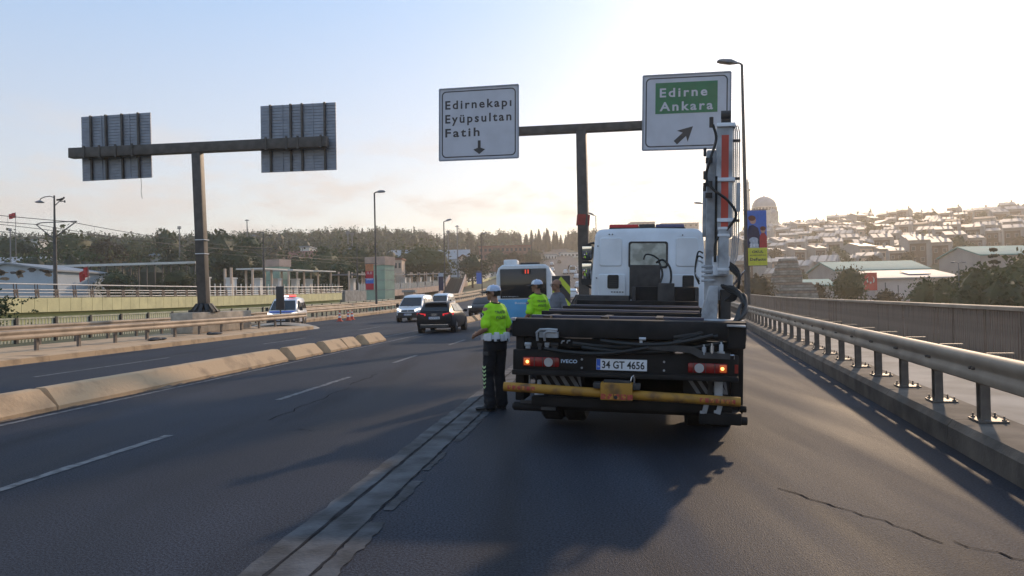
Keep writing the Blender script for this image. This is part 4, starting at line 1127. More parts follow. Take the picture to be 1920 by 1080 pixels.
# ================================================================== right: hillside of terraced houses
HW = mat('house_white', (0.30, 0.275, 0.255), 0.85, var=0.12, scale=0.3); HB = mat('house_brown', (0.075, 0.045, 0.034), 0.85, var=0.3, scale=0.6)
HG = mat('house_grey', (0.36, 0.35, 0.34), 0.85, var=0.15, scale=0.3)
RFL = mat('pale_roof_sheet', (0.30, 0.275, 0.26), 0.6, metal=0.1, var=0.12, scale=0.5); TEAL = mat('teal_roof', (0.09, 0.25, 0.24), 0.85, var=0.1, scale=0.4)
RFT = mat('brown_tile_roof', (0.30, 0.19, 0.14), 0.8, var=0.2, scale=0.7)
def house_proto(w, d, h, brown, pitch, kind):
    """one terrace house at the origin, facing -y: white party walls, brown recessed front, roof in panels"""
    P = []
    m_ = MB(); m_.box((0, d / 2, h / 2 - 1.5), (w, d, h + 3)); P.append(('wall', m_.mesh('wall', HW if kind != 2 else HG), (0, 0, 0)))
    f = MB(); f.box((-w * 0.08, -0.06, h * 0.46), (w * 0.74, 0.12, h * 0.86)); P.append(('facade', f.mesh('facade', HB if brown else WALL_P), (0, 0, 0)))
    wm = MB().box((0, 0, 0), (0.95, 0.06, 1.2)).mesh('window', GL_F); fm = MB().box((0, 0.02, 0), (1.2, 0.06, 1.45)).mesh('window_frame', HW)
    for i in (-1, 1):
        for j in range(2): P.append(('window', wm, (-w * 0.08 + i * w * 0.2, -0.16, h * 0.28 + j * h * 0.42), fm))
    n = 3 if kind == 0 else 2 if kind == 1 else 1
    for i in range(n):
        r = MB(); rise = pitch * d * 0.55; x0 = -w / 2 - 0.15 + (w + 0.3) * i / n; x1 = x0 + (w + 0.3) / n - (0.55 if n > 1 else 0.2)
        Mx = Matrix(((0, 0, 1, x0), (1, 0, 0, 0), (0, 1, 0, h), (0, 0, 0, 1)))
        r.prism([(-0.6, -0.05), (d * 0.55, rise), (d * 0.55, rise + 0.22), (-0.6, 0.17)], Mx, x1 - x0); P.append(('roof_panel', r.mesh('roof_panel', RFL if kind != 2 else RFT), (0, 0, 0)))
    bk = MB(); rise = pitch * d * 0.55; bk.prism([(0, 0), (d * 0.55, rise - 0.02), (d, 0)], Matrix(((0, 0, 1, -w / 2), (1, 0, 0, 0), (0, 1, 0, h), (0, 0, 0, 1))), w); P.append(('gable', bk.mesh('gable', HW), (0, 0, 0)))
    c_ = MB(); c_.box((w * 0.3, d * 0.6, h + rise + 0.3), (0.7, 0.7, 1.5)); c_.box((w * 0.3, d * 0.6, h + rise + 1.1), (0.9, 0.9, 0.15)); P.append(('chimney', c_.mesh('chimney', HW), (0, 0, 0)))
    return P
HP = [house_proto(7.0, 9, 7.5, True, 0.34, 0), house_proto(6.4, 9, 8.5, True, 0.30, 1), house_proto(9.0, 9, 7.0, False, 0.25, 2), house_proto(7.5, 10, 9.5, True, 0.36, 0), house_proto(8.5, 8, 6.5, False, 0.3, 1)]
HL = ['terrace house with brown front and three bright roof panels on the hillside', 'narrow terrace house with brown front and two pale roof panels', 'low grey hillside house with a brown tiled roof', 'tall terrace house with brown front and steep panelled roof', 'peach-fronted hillside house with two pale roof panels']
HS = ['brown-fronted house with three roof panels', 'narrow brown-fronted house with two roof panels', 'low grey house with tiled roof', 'tall brown-fronted house with panelled roof', 'peach-fronted house with two roof panels']
HLIST = []
def place_house(k, x, y, rz, z, sc=1.0):
    o = empty('hillside_house', (x, y, z), rz, HL[k], 'house', 'houses on the right hillside'); HLIST.append((o, k, row)); o.scale = (sc, sc, sc)
    for p in HP[k]:
        c = inst(p[1], p[0], o, p[2])
        if len(p) > 3: inst(p[3], 'window_frame', c)
rh = random.Random(31)
row = 0; y = 200.0
nh = 0
while y < 600:
    step_u = 1390 * 7.3 / y
    u = 1398 + rh.uniform(0, 30)
    while u < 1945:
        run = rh.randint(2, 6); ang = rad(rh.choice([-38, -32, -28, -20, 18]) + rh.uniform(-4, 4)); k = rh.choice([0, 0, 0, 1, 1, 3, 2, 4])
        dy = rh.uniform(-8, 8)
        for i in range(run):
            if u > 1945: break
            p = at(u, 500, y + dy + i * math.tan(-ang) * 5.0 * 0.4)
            ok = not (y < 235 and 1560 < u < 1800) and not (y < 250 and u > 1800) and not (y < 205 and u < 1530)
            if ok and nh < 290:
                z = terrain_h(p.x, p.y)
                place_house(k if rh.random() < 0.8 else rh.randrange(5), p.x, p.y, ang + rh.uniform(-0.12, 0.12), z - 0.4 + rh.uniform(-1.6, 0.8), rh.uniform(0.78, 1.08)); nh += 1
            u += step_u * 1.02
        u += step_u * rh.uniform(0.1, 0.9)
    y *= 1.075; row += 1
zones = [(1450, 'behind the sale banner'), (1515, 'above the ruined tower'), (1600, 'above the round tree'), (1690, 'above the hanging flag'), (1790, 'above the pinkish hall'), (1860, 'above the double-arm lamp'), (9999, 'near the right edge')]
def zone_of(p):
    u = img_u(p); return next(t for lim, t in zones if u < lim)
cntz = {}
for o, k, rw in sorted(HLIST, key=lambda t: img_u(t[0].location)):
    z_ = zone_of(o.location); i = cntz[(k, rw, z_)] = cntz.get((k, rw, z_), -1) + 1
    o['label'] = (nth(i) + ' ' if i else '') + HS[k] + ', ' + nth(rw) + ' row up, ' + z_
# larger blocks standing among them
for (u0, u1, v, yy, lb, rzv) in [(1762, 1836, 437, 300, 'large pale block with blank gable, upper right hillside', 0.35), (1700, 1770, 447, 285, 'large pale gabled block in mid hillside', 0.3), (1395, 1440, 440, 330, 'pale block low on the hillside behind the banner', 0.2),
                               (1880, 1935, 442, 290, 'pale block at the right picture edge', -0.3), (1555, 1600, 425, 380, 'pale block high on the hillside left of middle', 0.3), (1640, 1690, 412, 420, 'long pale block just under the hill crest', 0.3)]:
    building('apartment_block', lb, u0, u1, v, yy, 12, 'gable_front', HW, RFL, 4, 2, roof_h=2.4, rz=rzv)
building('crest_house', 'house with tall chimney alone on the hill crest', 1692, 1712, 396, 500, 9, 'flat', HG, RFT, 3, 1)
# trees in between
GT = []
for k in range(130):
    u = rh.uniform(1400, 1940); yy = rh.uniform(165, 560); p = at(u, 500, yy)
    GT.append(tree('broad_a' if k % 3 else 'broad_c', p.x, p.y, rh.uniform(5, 8.5), 'garden tree', 'garden trees on the right hillside'))
cntz = {}
for o in sorted(GT, key=lambda t: img_u(t.location)):
    d_ = o.location.y; b_ = 'low on the slope' if d_ < 260 else 'halfway up the slope' if d_ < 380 else 'high on the slope' if d_ < 480 else 'just under the crest'
    c_ = 'dark' if 'broad_a' in PROTO and o.children[1].data == PROTO['broad_a'][0] else 'brownish'
    z_ = zone_of(o.location); i = cntz[(b_, c_, z_)] = cntz.get((b_, c_, z_), -1) + 1
    o['label'] = nth(i) + ' ' + c_ + ' garden tree from the left, ' + b_ + ', ' + z_
tree_px('cyp', 1632, 391, 505, 'pair of tall cypresses on the right hill crest', None, 13, 1.2)

# ---- teal-roofed works building with the hanging flag
def slab_building(name, label, u0, u1, v_eave, v_ridge, y, depth, wall, rmat, rz=0.0, zb_=None, cols=0):
    a, b = at(u0, v_eave, y), at(u1, v_eave, y); c = (a + b) / 2; w = (b - a).length
    z0 = terrain_h(c.x, c.y) - 1.0 if zb_ is None else zb_
    rise = (v_eave - v_ridge) / FPX * y * 1.05
    o = empty(name, (c.x, c.y, z0), rz, label, 'building'); h = c.z - z0
    MB().box((0, depth / 2, h / 2), (w, depth, h)).build('wall', wall, o)
    Mx = Matrix(((0, 0, 1, -w / 2 - 0.4), (1, 0, 0, 0), (0, 1, 0, h), (0, 0, 0, 1)))
    r = MB(); r.prism([(-0.5, -0.02), (depth / 2, rise), (depth + 0.5, -0.02), (depth + 0.5, 0.25), (depth / 2, rise + 0.3), (-0.5, 0.25)], Mx, w + 0.8); r.build('roof', rmat, o)
    g_ = MB(); g_.prism([(0, 0), (depth, 0), (depth / 2, rise)], Matrix(((0, 0, 1, -w / 2), (1, 0, 0, 0), (0, 1, 0, h), (0, 0, 0, 1))), w); g_.build('gable', wall, o)
    return o, w, h
PINKW = mat('dusty_pink_wall', (0.50, 0.42, 0.39), 0.85, var=0.1, scale=0.4); STRIPE = mat('red_stripe', (0.30, 0.10, 0.09), 0.8, var=0.15)
tb, tw_, th_ = slab_building('works_building', 'long white building with teal roof behind the round tree', 1567, 1742, 507, 490, 172, 16, HW, TEAL)
wb_, ww2, wh2 = slab_building('works_building', 'pinkish hall with red stripes and grey roof bearing a skylight', 1640, 1800, 522, 507, 150, 20, PINKW, ROOF_G)
for k, zz in enumerate((0.62, 0.36)): MB().box((0, -0.04, wh2 * zz), (ww2, 0.08, 0.28)).build('stripe', STRIPE, wb_)
sk = MB(); sk.box((ww2 * 0.12, 4.6, wh2 + 1.30), (4.6, 3.6, 0.12), M=Matrix.Rotation(0.18, 3, 'X')); sk.build('skylight', RFL, wb_)
wm = MB().box((0, 0, 0), (1.0, 0.06, 0.9)).mesh('window', GL_F)
for i in range(7): inst(wm, 'window', wb_, (-ww2 / 2 + 1.4 + i * 2.2, -0.05, wh2 * 0.5))
slab_building('works_building', 'second white building with teal roof at the right edge', 1838, 1960, 478, 460, 165, 16, HW, TEAL)
slab_building('low_shed', 'low teal-roofed shed left of the round tree', 1512, 1566, 537, 526, 150, 8, CONC_G, TEAL)
# hanging flag with crescent and star
fl = at(1632, 528, 148.5); fo_ = empty('hanging_flag', fl, 0, 'red flag with white crescent and star hung on the wall', 'flag')
FW, FH = 2.65, 3.55
cl = MB(); nn = 6
cl.add([(-FW / 2 + FW * i / nn, 0.05 * math.sin(i * 1.7), z_) for z_ in (-FH / 2, FH / 2) for i in range(nn + 1)], [(i, i + 1, nn + 2 + i, nn + 1 + i) for i in range(nn)], 0, True); cl.build('cloth', RED_C, fo_)
cr_ = MB(); n = 26; pts = [(0.80 * math.cos(a) , 0.80 * math.sin(a)) for a in [rad(-90 - 140 + 280 * i / n) for i in range(n + 1)]]; pts2 = [(0.62 * math.cos(a), 0.62 * math.sin(a) - 0.18) for a in [rad(-90 - 128 + 256 * i / n) for i in range(n + 1)]]
Mf = Matrix.Translation((0, -0.10, 0.30)) @ Matrix(((1, 0, 0, 0), (0, 0, -1, 0), (0, -1, 0, 0), (0, 0, 0, 1)))
cr_.add([Mf @ Vector((*p, 0)) for p in pts] + [Mf @ Vector((*p, 0)) for p in pts2], [(i, i + 1, n + 2 + i, n + 1 + i) for i in range(n)])
cr_.build('crescent', WALL_W, fo_)
sr = MB(); sr.add([Mf @ Vector((0.30 * (1 if i % 2 == 0 else 0.4) * math.sin(i * math.pi / 5), 0.52 + 0.30 * (1 if i % 2 == 0 else 0.4) * math.cos(i * math.pi / 5), 0.01)) for i in range(10)], [tuple(range(10))]); sr.build('star', WALL_W, fo_)

# ---- ruined land wall tower in courses of stone and brick
RUIN_A = mat('ruin_stone', (0.27, 0.245, 0.215), 0.95, var=0.4, scale=1.2, bump=0.5, bscale=4); RUIN_B = mat('ruin_brick', (0.24, 0.17, 0.13), 0.95, var=0.3, scale=1.4)
def ruin(u0, u1, v0, v1, y, label, seed):
    r = random.Random(seed); a, b = at(u0, v1, y), at(u1, v1, y); c = (a + b) / 2; w = (b - a).length; top = at((u0 + u1) / 2, v0, y).z
    z0 = c.z - 2; o = empty('ruined_tower', (c.x, c.y, z0), 0, label, 'ruin'); H = top - z0; n = int(H / 0.42)
    for k in range(n):
        t = k / n; wk = w * 0.5 * (1 - 0.08 * t) * (1 if t < 0.6 else 1 - (t - 0.6) * 1.1)
        ox = w * 0.06 * max(0, t - 0.55) * 2
        m_ = MB(); ns = 22
        m_.loft([[(ox + (wk + r.uniform(-0.10, 0.10)) * math.cos(6.283 * j / ns), (wk * 0.8 + r.uniform(-0.1, 0.1)) * math.sin(6.283 * j / ns), z_) for j in range(ns)] for z_ in (k * 0.42, k * 0.42 + (0.36 if k % 3 else 0.30))], 0, False)
        m_.build('stone_course', RUIN_A if k % 3 else RUIN_B, o)
        if k < n - 1: mm = MB(); mm.loft([[(ox + wk * 0.94 * math.cos(6.283 * j / ns), wk * 0.75 * math.sin(6.283 * j / ns), z_) for j in range(ns)] for z_ in (k * 0.42 + 0.29, k * 0.42 + 0.43)], 0, False); mm.build('mortar_course', CONC_D, o)
ruin(1446, 1506, 484, 552, 132, 'ruined round stone tower below the hillside, left of the shed', 3)
ruin(1452, 1535, 527, 556, 112, 'low broken stone wall stump before the ruined tower', 4)

# ---- mosque
mp_ = at(1434, 440, 470); mo = empty('mosque', (mp_.x, mp_.y, mp_.z - 12), 0, 'grey domed mosque on the skyline behind the banner', 'mosque')
K = 470 / FPX; cz = lambda v: (at(1434, v, 470).z - (mp_.z - 12))
bd = MB(); bd.lathe([(26.5 * K, 0), (26.5 * K, cz(402)), (27 * K, cz(400)), (26 * K, cz(397))], 8, (0, 0, 0), 0, False); bd.build('body', STONE, mo)
for k in range(4):
    a = k * math.pi / 2 + 0.4
    sdm = MB(); sdm.blob((math.cos(a) * 15 * K, math.sin(a) * 15 * K, cz(402)), (11.5 * K, 11.5 * K, 12 * K), 0, 14, 10); sdm.build('half_dome', LEAD, mo)
dr = MB(); dr.lathe([(22.5 * K, cz(401)), (22.5 * K, cz(391)), (23.3 * K, cz(390)), (22.5 * K, cz(388.5))], 24); dr.build('drum', STONE, mo)
dm = MB(); dm.lathe([(22 * K * math.cos(t), cz(389) + 20.5 * K * math.sin(t)) for t in [math.pi / 2 * i / 10 for i in range(11)]][:-1] + [(0.5, cz(389) + 20.5 * K)], 28); dm.build('dome', LEAD, mo)
fn_ = MB(); fn_.lathe([(0.35, cz(368.5) - 0.3), (0.5, cz(367.5)), (0.15, cz(366)), (0.05, cz(364))], 8); fn_.build('finial', CHROME, mo)
aw = MB().box((0, 0, 0), (1.5, 0.3, 2.6)).mesh('arched_window', GL_F)
for k in range(12):
    a = rad(180 + 15 * k + 7.5); inst(aw, 'arched_window', mo, (22.5 * K * math.cos(a), 22.5 * K * math.sin(a), cz(395)), (0, 0, a + math.pi / 2))
mn = at(1404, 440, 470); mz = lambda v: at(1404, v, 470).z - (mn.z - 10)
mi = empty('minaret', (mn.x, mn.y, mn.z - 10), 0, 'slender minaret beside the lamp post and dome', 'minaret')
MB().lathe([(1.25, 0), (1.15, mz(358))], 12).build('shaft', STONE, mi)
MB().lathe([(1.2, mz(358.2)), (1.9, mz(357)), (1.9, mz(355)), (1.0, mz(354.8))], 12).build('balcony', STONE, mi)
MB().lathe([(0.95, mz(355)), (0.9, mz(345)), (1.05, mz(344.5)), (0.03, mz(334))], 12).build('spire', LEAD, mi)

# ---- nearer trees on the right, double-arm lamp
RT = 'trees beyond the right fence'
tree_px('broad_b', 1593, 503, 118, 'round green tree in front of the teal-roofed building', RT, 8.5, 0.72)
for (k, u, v, y, h, wd, lb) in [('pine', 1862, 462, 92, 12, 0.75, 'dark pointed conifer before the right teal roof'), ('broad_d', 1770, 523, 88, 8, 0.8, 'broad dark tree left of the double-arm lamp'), ('broad_a', 1735, 527, 92, 7, 0.9, 'bushy tree at the pinkish hall corner'),
                                ('broad_a', 1842, 505, 80, 9, 1.0, 'large dark tree right of the double-arm lamp'), ('broad_d', 1900, 500, 74, 10, 1.1, 'large dark tree at the right picture edge'), ('pine', 1903, 488, 98, 9, 0.6, 'small conifer at the far right'),
                                ('broad_a', 1810, 515, 96, 9, 0.9, 'dark tree behind the double-arm lamp'), ('broad_c', 1660, 546, 110, 5, 1.0, 'small bush under the hanging flag'), ('broad_a', 1930, 480, 90, 12, 1.0, 'tall dark tree cut by the right edge'),
                                ('broad_a', 1880, 525, 66, 8, 1.0, 'low dark foliage just over the fence at right'), ('broad_d', 1820, 535, 68, 7, 1.1, 'low dense foliage over the fence under the lamp'), ('broad_c', 1530, 535, 112, 5, 0.9, 'autumn-tinted bush beside the ruined tower'), ('broad_c', 1420, 520, 100, 6, 1.0, 'dark bush behind the banner post')]:
    tree_px(k, u, v, y, lb, RT, h, wd)
t = at(1797, 493, 82); dl = empty('double_lamp', (t.x, t.y, t.z - 11), 0, 'slim double-armed lamp standing before the right trees', 'lamp post')
MB().tube([(0, 0, 0), (0, 0, 11)], [0.09, 0.06], 8).build('pole', LAMP_H, dl)
am_ = MB(); am_.tube([(-0.72, 0, 11.05), (-0.35, 0, 11.15), (0, 0, 10.95), (0.35, 0, 11.15), (0.72, 0, 11.05)], 0.035, 6); am_.build('arm', LAMP_H, dl)
for sx in (-1, 1): MB().blob((sx * 0.62, 0, 11.08), (0.26, 0.12, 0.07), 0, 10, 6).build('lamp_head', LAMP_H, dl)
for (u, v0) in ((1684, 536), (1660, 531)):
    q = at(u, v0, 120); pp = empty('slim_pole', (q.x, q.y, q.z - 9), 0, 'slim dark pole right of the hanging flag' if u > 1670 else 'short thin pole just right of the hanging flag', 'pole'); MB().tube([(0, 0, 0), (0, 0, 9)], [0.09, 0.07], 6).build('shaft', STEEL_G, pp); MB().blob((0, 0, 9.02), 0.1).build('cap', STEEL_G, pp)
# ================================================================== tow truck with loading crane
TBLK = mat('truck_black', (0.016, 0.0145, 0.0145), 0.68, var=0.4, scale=5, bump=0.06, bscale=25, detail=7, spec=0.22)
TGRY = mat('truck_dusty_grey', (0.042, 0.038, 0.037), 0.7, var=0.4, scale=6, detail=8)
TNVY = mat('truck_navy_bar', (0.030, 0.030, 0.060), 0.38, var=0.3, scale=4)
TWHT = mat('truck_white', (0.70, 0.73, 0.78), 0.4, var=0.13, scale=1.8, coat=0.25, detail=8)
TLGT = mat('crane_pale_grey', (0.38, 0.39, 0.41), 0.5, var=0.4, scale=5, detail=9, bump=0.05)
YEL = mat('chipped_yellow', (0.38, 0.185, 0.02), 0.65, col2=(0.14, 0.07, 0.025), scale=5, detail=10, lo=0.34, hi=0.50, bump=0.1)
REDP = mat('faded_red_print', (0.36, 0.05, 0.035), 0.6, col2=(0.48, 0.20, 0.03), scale=30, lo=0.42, hi=0.5)
REDL = mat('red_lens', (0.22, 0.010, 0.008), 0.25, var=0.1)
ORNG = mat('lit_orange_lamp', (0.6, 0.12, 0.02), 0.3, var=0, emit=(1.0, 0.16, 0.03), estr=0.22)
BULB = mat('lit_bulb', (1, 0.5, 0.2), 0.3, var=0, emit=(1.0, 0.45, 0.12), estr=3.0)
CLRL = mat('clear_lens', (0.42, 0.40, 0.39), 0.25, var=0.1)
PLW = mat('plate_white', (0.70, 0.72, 0.76), 0.4, var=0.03); PLB = mat('plate_blue', (0.02, 0.10, 0.50), 0.4, var=0.05); PLK = mat('plate_black', (0.012, 0.012, 0.014), 0.5, var=0)
STRG = mat('stripe_grey', (0.16, 0.16, 0.17), 0.6, var=0.25, scale=8)
CRED = mat('crane_red_stripe', (0.50, 0.055, 0.03), 0.5, var=0.15, scale=4)
HOSE = mat('hose_black', (0.010, 0.010, 0.010), 0.6, var=0.2)
LBAR = mat('beacon_red', (0.42, 0.018, 0.016), 0.25, var=0.1); LBLU = mat('beacon_blue', (0.06, 0.06, 0.13), 0.2, var=0.1)
FR_ = Matrix(((1, 0, 0, 0), (0, 0, -1, 0), (0, 1, 0, 0), (0, 0, 0, 1)))   # local xy -> the rear plane (x, z), normal towards -y
def rear(x, y, z): return Matrix.Translation((x, y, z)) @ FR_
tk = empty('tow_truck', (1.205, 7.9, 0.0), 0, 'white-cab tow truck with black rear, yellow bar and upright crane', 'truck')
tk.rotation_euler = (0, rad(1.9), rad(-12.1))
def tp(mb, name, m, bevel=0.0, parent=None, **k): return mb.build(name, m, parent or tk, bevel=bevel, **k)

# chassis
for sx in (-0.42, 0.42): tp(MB().box((sx, 4.2, 0.86), (0.10, 8.0, 0.26)), 'chassis_rail', TBLK)
for yy in (0.35, 1.9, 3.4, 4.8): tp(MB().box((0, yy, 0.86), (0.74, 0.12, 0.18)), 'cross_member', TBLK)
tp(MB().cyl((-0.95, 1.45, 0.47), (0.95, 1.45, 0.47), 0.10, 12), 'rear_axle', TBLK)
def wheel_mesh(r, w, rimr):
    t = MB(); prof = [(rimr, -w * 0.42), (r * 0.93, -w * 0.5), (r, -w * 0.36), (r, w * 0.36), (r * 0.93, w * 0.5), (rimr, w * 0.42)]
    n = 26
    t.loft([[(z, pr * math.cos(6.2832 * j / n), pr * math.sin(6.2832 * j / n)) for j in range(n)] for pr, z in prof], 0, True, cap=False)
    ri = MB(); prof2 = [(rimr, w * 0.42), (rimr * 0.9, w * 0.30), (rimr * 0.55, w * 0.22), (rimr * 0.22, w * 0.34), (0.005, w * 0.34)]
    ri.loft([[(z, pr * math.cos(6.2832 * j / n), pr * math.sin(6.2832 * j / n)) for j in range(n)] for pr, z in prof2], 0, True, cap=False)
    ri.loft([[(-z, pr * math.cos(6.2832 * j / n), pr * math.sin(6.2832 * j / n)) for j in range(n)] for pr, z in prof2], 0, True, cap=False)
    return t.mesh('tyre', RUBBER), ri.mesh('rim', TGRY)
tyr, rim = wheel_mesh(0.47, 0.26, 0.25)
for sx in (-1.02, -0.73, 0.73, 1.02):
    w_ = inst(tyr, 'wheel', tk, (sx, 1.45, 0.47)); inst(rim, 'rim', w_, (0, 0, 0), (0, 0, 0 if sx > 0 else math.pi))
for sx in (-0.98, 0.98):
    w_ = inst(tyr, 'wheel', tk, (sx, 7.15, 0.47)); inst(rim, 'rim', w_, (0, 0, 0), (0, 0, 0 if sx > 0 else math.pi))
for sx in (-0.88, 0.88):
    mg = MB(); n = 10; rings = []
    for i in range(n + 1):
        a = rad(200 - 220 * i / n); rings.append([(sx + dx, 1.45 + 0.57 * math.cos(a), 0.47 + 0.57 * math.sin(a)) for dx in (-0.3, 0.3)])
    mg.loft(rings, 0, True, cap=False, closed=False); tp(mg, 'mudguard', TBLK)
for sx in (-0.86, 0.86): tp(MB().box((sx, 0.72, 0.56), (0.52, 0.012, 0.42)), 'mud_flap', TBLK)

# bed
tp(MB().box((-0.02, 2.75, 1.265), (2.42, 5.1, 0.08)), 'bed_floor', TBLK)
rb_ = MB(); rb_.loft([[(x, 0.06 + dy * 1.0, 1.225 + dz) for dy, dz in ((-0.075, -0.085), (-0.085, -0.04), (-0.085, 0.06), (-0.06, 0.105), (0.0, 0.118), (0.09, 0.11), (0.09, -0.1))] for x in (-1.275, -1.25, 1.16, 1.185)], 0, True)
tp(rb_, 'rear_beam', TBLK, angle=30)
tp(MB().box((-1.265, 0.02, 1.325), (0.05, 0.14, 0.035)), 'corner_plate', TLGT, 0.008)
for sx in (-1.22, 1.16): tp(MB().box((sx, 2.75, 1.20), (0.06, 5.1, 0.16)), 'side_rail', TBLK, 0.01)
for yy, z, m_, w_, h_ in ((0.55, 1.335, TNVY, 0.10, 0.05), (1.25, 1.36, TBLK, 0.09, 0.06), (1.85, 1.375, TNVY, 0.14, 0.055), (2.7, 1.385, TBLK, 0.10, 0.09), (3.5, 1.41, TNVY, 0.14, 0.055), (4.4, 1.44, TBLK, 0.2, 0.12)):
    tp(MB().box((-0.19 if yy < 2.2 else -0.13, yy, z), (1.95, w_, h_)), 'bed_cross_bar', m_, 0.008)
for sx in (-0.95, -0.3, 0.3): tp(MB().box((sx, 2.6, 1.33), (0.08, 4.6, 0.05)), 'bed_runner', TBLK)
# hydraulic odds and ends below the rear beam
tp(MB().box((-0.02, 0.10, 1.07), (2.25, 0.10, 0.10)), 'lower_beam', TBLK, 0.01)
vb = MB(); vb.box((-0.86, -0.06, 1.165), (0.20, 0.10, 0.06)); vb.tube([(-0.98, -0.1, 1.10), (-0.985, -0.12, 1.19), (-0.95, -0.12, 1.22), (-0.86, -0.12, 1.225), (-0.76, -0.12, 1.22)], 0.014, 8); vb.tube([(-0.90, -0.1, 1.10), (-0.905, -0.12, 1.18), (-0.87, -0.12, 1.205), (-0.77, -0.12, 1.20)], 0.014, 8)
tp(vb, 'lever_handle', TLGT)
for k, (x, z, w_) in enumerate(((-1.09, 1.055, 0.07), (-0.96, 1.05, 0.05), (-0.88, 1.06, 0.05), (-0.80, 1.06, 0.08))):
    vv = MB(); vv.cyl((x - w_ / 2, -0.06, z), (x + w_ / 2, -0.06, z), 0.022, 10); vv.box((x, -0.05, z - 0.03), (w_ * 0.7, 0.05, 0.03)); tp(vv, 'valve', TLGT if k in (0, 2) else TGRY)
for k, (x, y_) in enumerate(((-0.72, 1.10), (-0.66, 1.105))):
    hk = MB(); hk.tube([(x, -0.09, y_ - 0.025), (x + 0.01, -0.10, y_), (x + 0.035, -0.1, y_ + 0.005)], 0.008, 6); tp(hk, 'hook', TLGT)
sc_ = MB(); sc_.cyl((0.10, -0.07, 1.145), (0.17, -0.07, 1.145), 0.016, 8); sc_.box((0.12, -0.05, 1.11), (0.03, 0.04, 0.05)); tp(sc_, 'fitting', TLGT)
for k, (x0, x1, z0, z1) in enumerate(((-0.6, 0.9, 1.08, 1.19), (-0.5, 0.95, 1.04, 1.13), (-0.3, 0.85, 1.12, 1.20), (-0.9, 0.2, 1.02, 1.06))):
    hs = MB(); n = 14
    hs.tube([(x0 + (x1 - x0) * i / n, -0.09 - 0.02 * k, z0 + (z1 - z0) * (i / n) ** 2 - 0.05 * math.sin(math.pi * i / n)) for i in range(n + 1)], 0.020, 8); tp(hs, 'hydraulic_hose', HOSE)
am2 = MB(); am2.prism([(0.15, 0.985), (0.62, 0.955), (0.72, 0.905), (1.02, 0.90), (1.02, 0.955), (0.76, 0.965), (0.66, 1.02), (0.15, 1.05)], Matrix.Translation((0, -0.06, 0.06)) @ FR_, 0.08); tp(am2, 'lift_arm', TGRY)
for k, (x, z) in enumerate(((0.76, 1.03), (0.84, 1.045), (0.93, 1.06))):
    vv = MB(); vv.cyl((x, -0.12, z - 0.03), (x, -0.12, z + 0.05), 0.022, 10); vv.cyl((x, -0.12, z + 0.05), (x, -0.12, z + 0.075), 0.012, 8); vv.box((x, -0.10, z - 0.04), (0.07, 0.05, 0.03)); tp(vv, 'valve', TLGT if k != 1 else CHROME)

# bumper panel with lamps, lettering and plate
bp_ = tp(MB().box((-0.075, -0.04, 0.865), (2.36, 0.06, 0.27)), 'bumper_panel', TBLK, 0.015)
tp(MB().box((-0.075, -0.075, 0.755), (2.36, 0.09, 0.055)), 'bumper_lip', TBLK, 0.012, bp_)
def lamp_cluster(x0, x1, z, flip):
    b = tp(MB().box(((x0 + x1) / 2, -0.085, z), (x1 - x0, 0.045, 0.105)), 'tail_lamp', REDL, 0.02)
    d = -1 if flip else 1; xe = x1 if flip else x0
    om = MB(); om.box((xe + d * 0.048, -0.10, z), (0.07, 0.03, 0.078)); om.build('indicator', ORNG, b, bevel=0.01)
    bl = MB(); bl.blob((xe + d * 0.055, -0.116, z), (0.018, 0.010, 0.018)); bl.build('bulb', BULB, b)
    rv = MB(); rv.cyl((xe + d * 0.285, -0.085, z), (xe + d * 0.285, -0.116, z), 0.048, 16); rv.build('reverse_lens', CLRL, b)
    for q in (0.13, 0.22, 0.345): MB().box((xe + d * q, -0.109, z), (0.006, 0.006, 0.10)).build('lens_rib', BLACK, b)
lamp_cluster(-1.14, -0.74, 0.872, False); lamp_cluster(0.60, 1.0, 0.86, True)
sm_ = MB(); sm_.box((1.085, -0.07, 0.86), (0.035, 0.03, 0.09)); tp(sm_, 'side_reflector', REDL)
tm = MB(); text_mb(tm, 'IVECO', rear(-0.725, -0.0725, 0.868), 0.175, 0.036, 1.05, 0.03); LTR = mat('pale_blue_lettering', (0.50, 0.62, 0.78), 0.5, var=0.05); tp(tm, 'lettering', LTR)
pl = tp(MB().box((-0.08, -0.08, 0.865), (0.53, 0.012, 0.118)), 'number_plate', PLW, 0.003)
MB().box((-0.322, -0.0875, 0.865), (0.04, 0.004, 0.112)).build('country_strip', PLB, pl)
tt = MB(); text_mb(tt, 'TR', rear(-0.336, -0.0903, 0.832), 0.028, 0.018, 1.0, 0.01); tt.build('country_letters', PLW, pl)
tt = MB(); text_mb(tt, '34 GT 4656', rear(-0.285, -0.0872, 0.827), 0.445, 0.076, 1.0, 0.022); tt.build('plate_number', PLK, pl)
for dz in (0.045, -0.045): tp(MB().cyl((-0.50, -0.07, 0.865 + dz), (-0.50, -0.08, 0.865 + dz), 0.012, 8).cyl((0.36, -0.07, 0.865 + dz), (0.36, -0.08, 0.865 + dz), 0.012, 8), 'screw', TLGT)
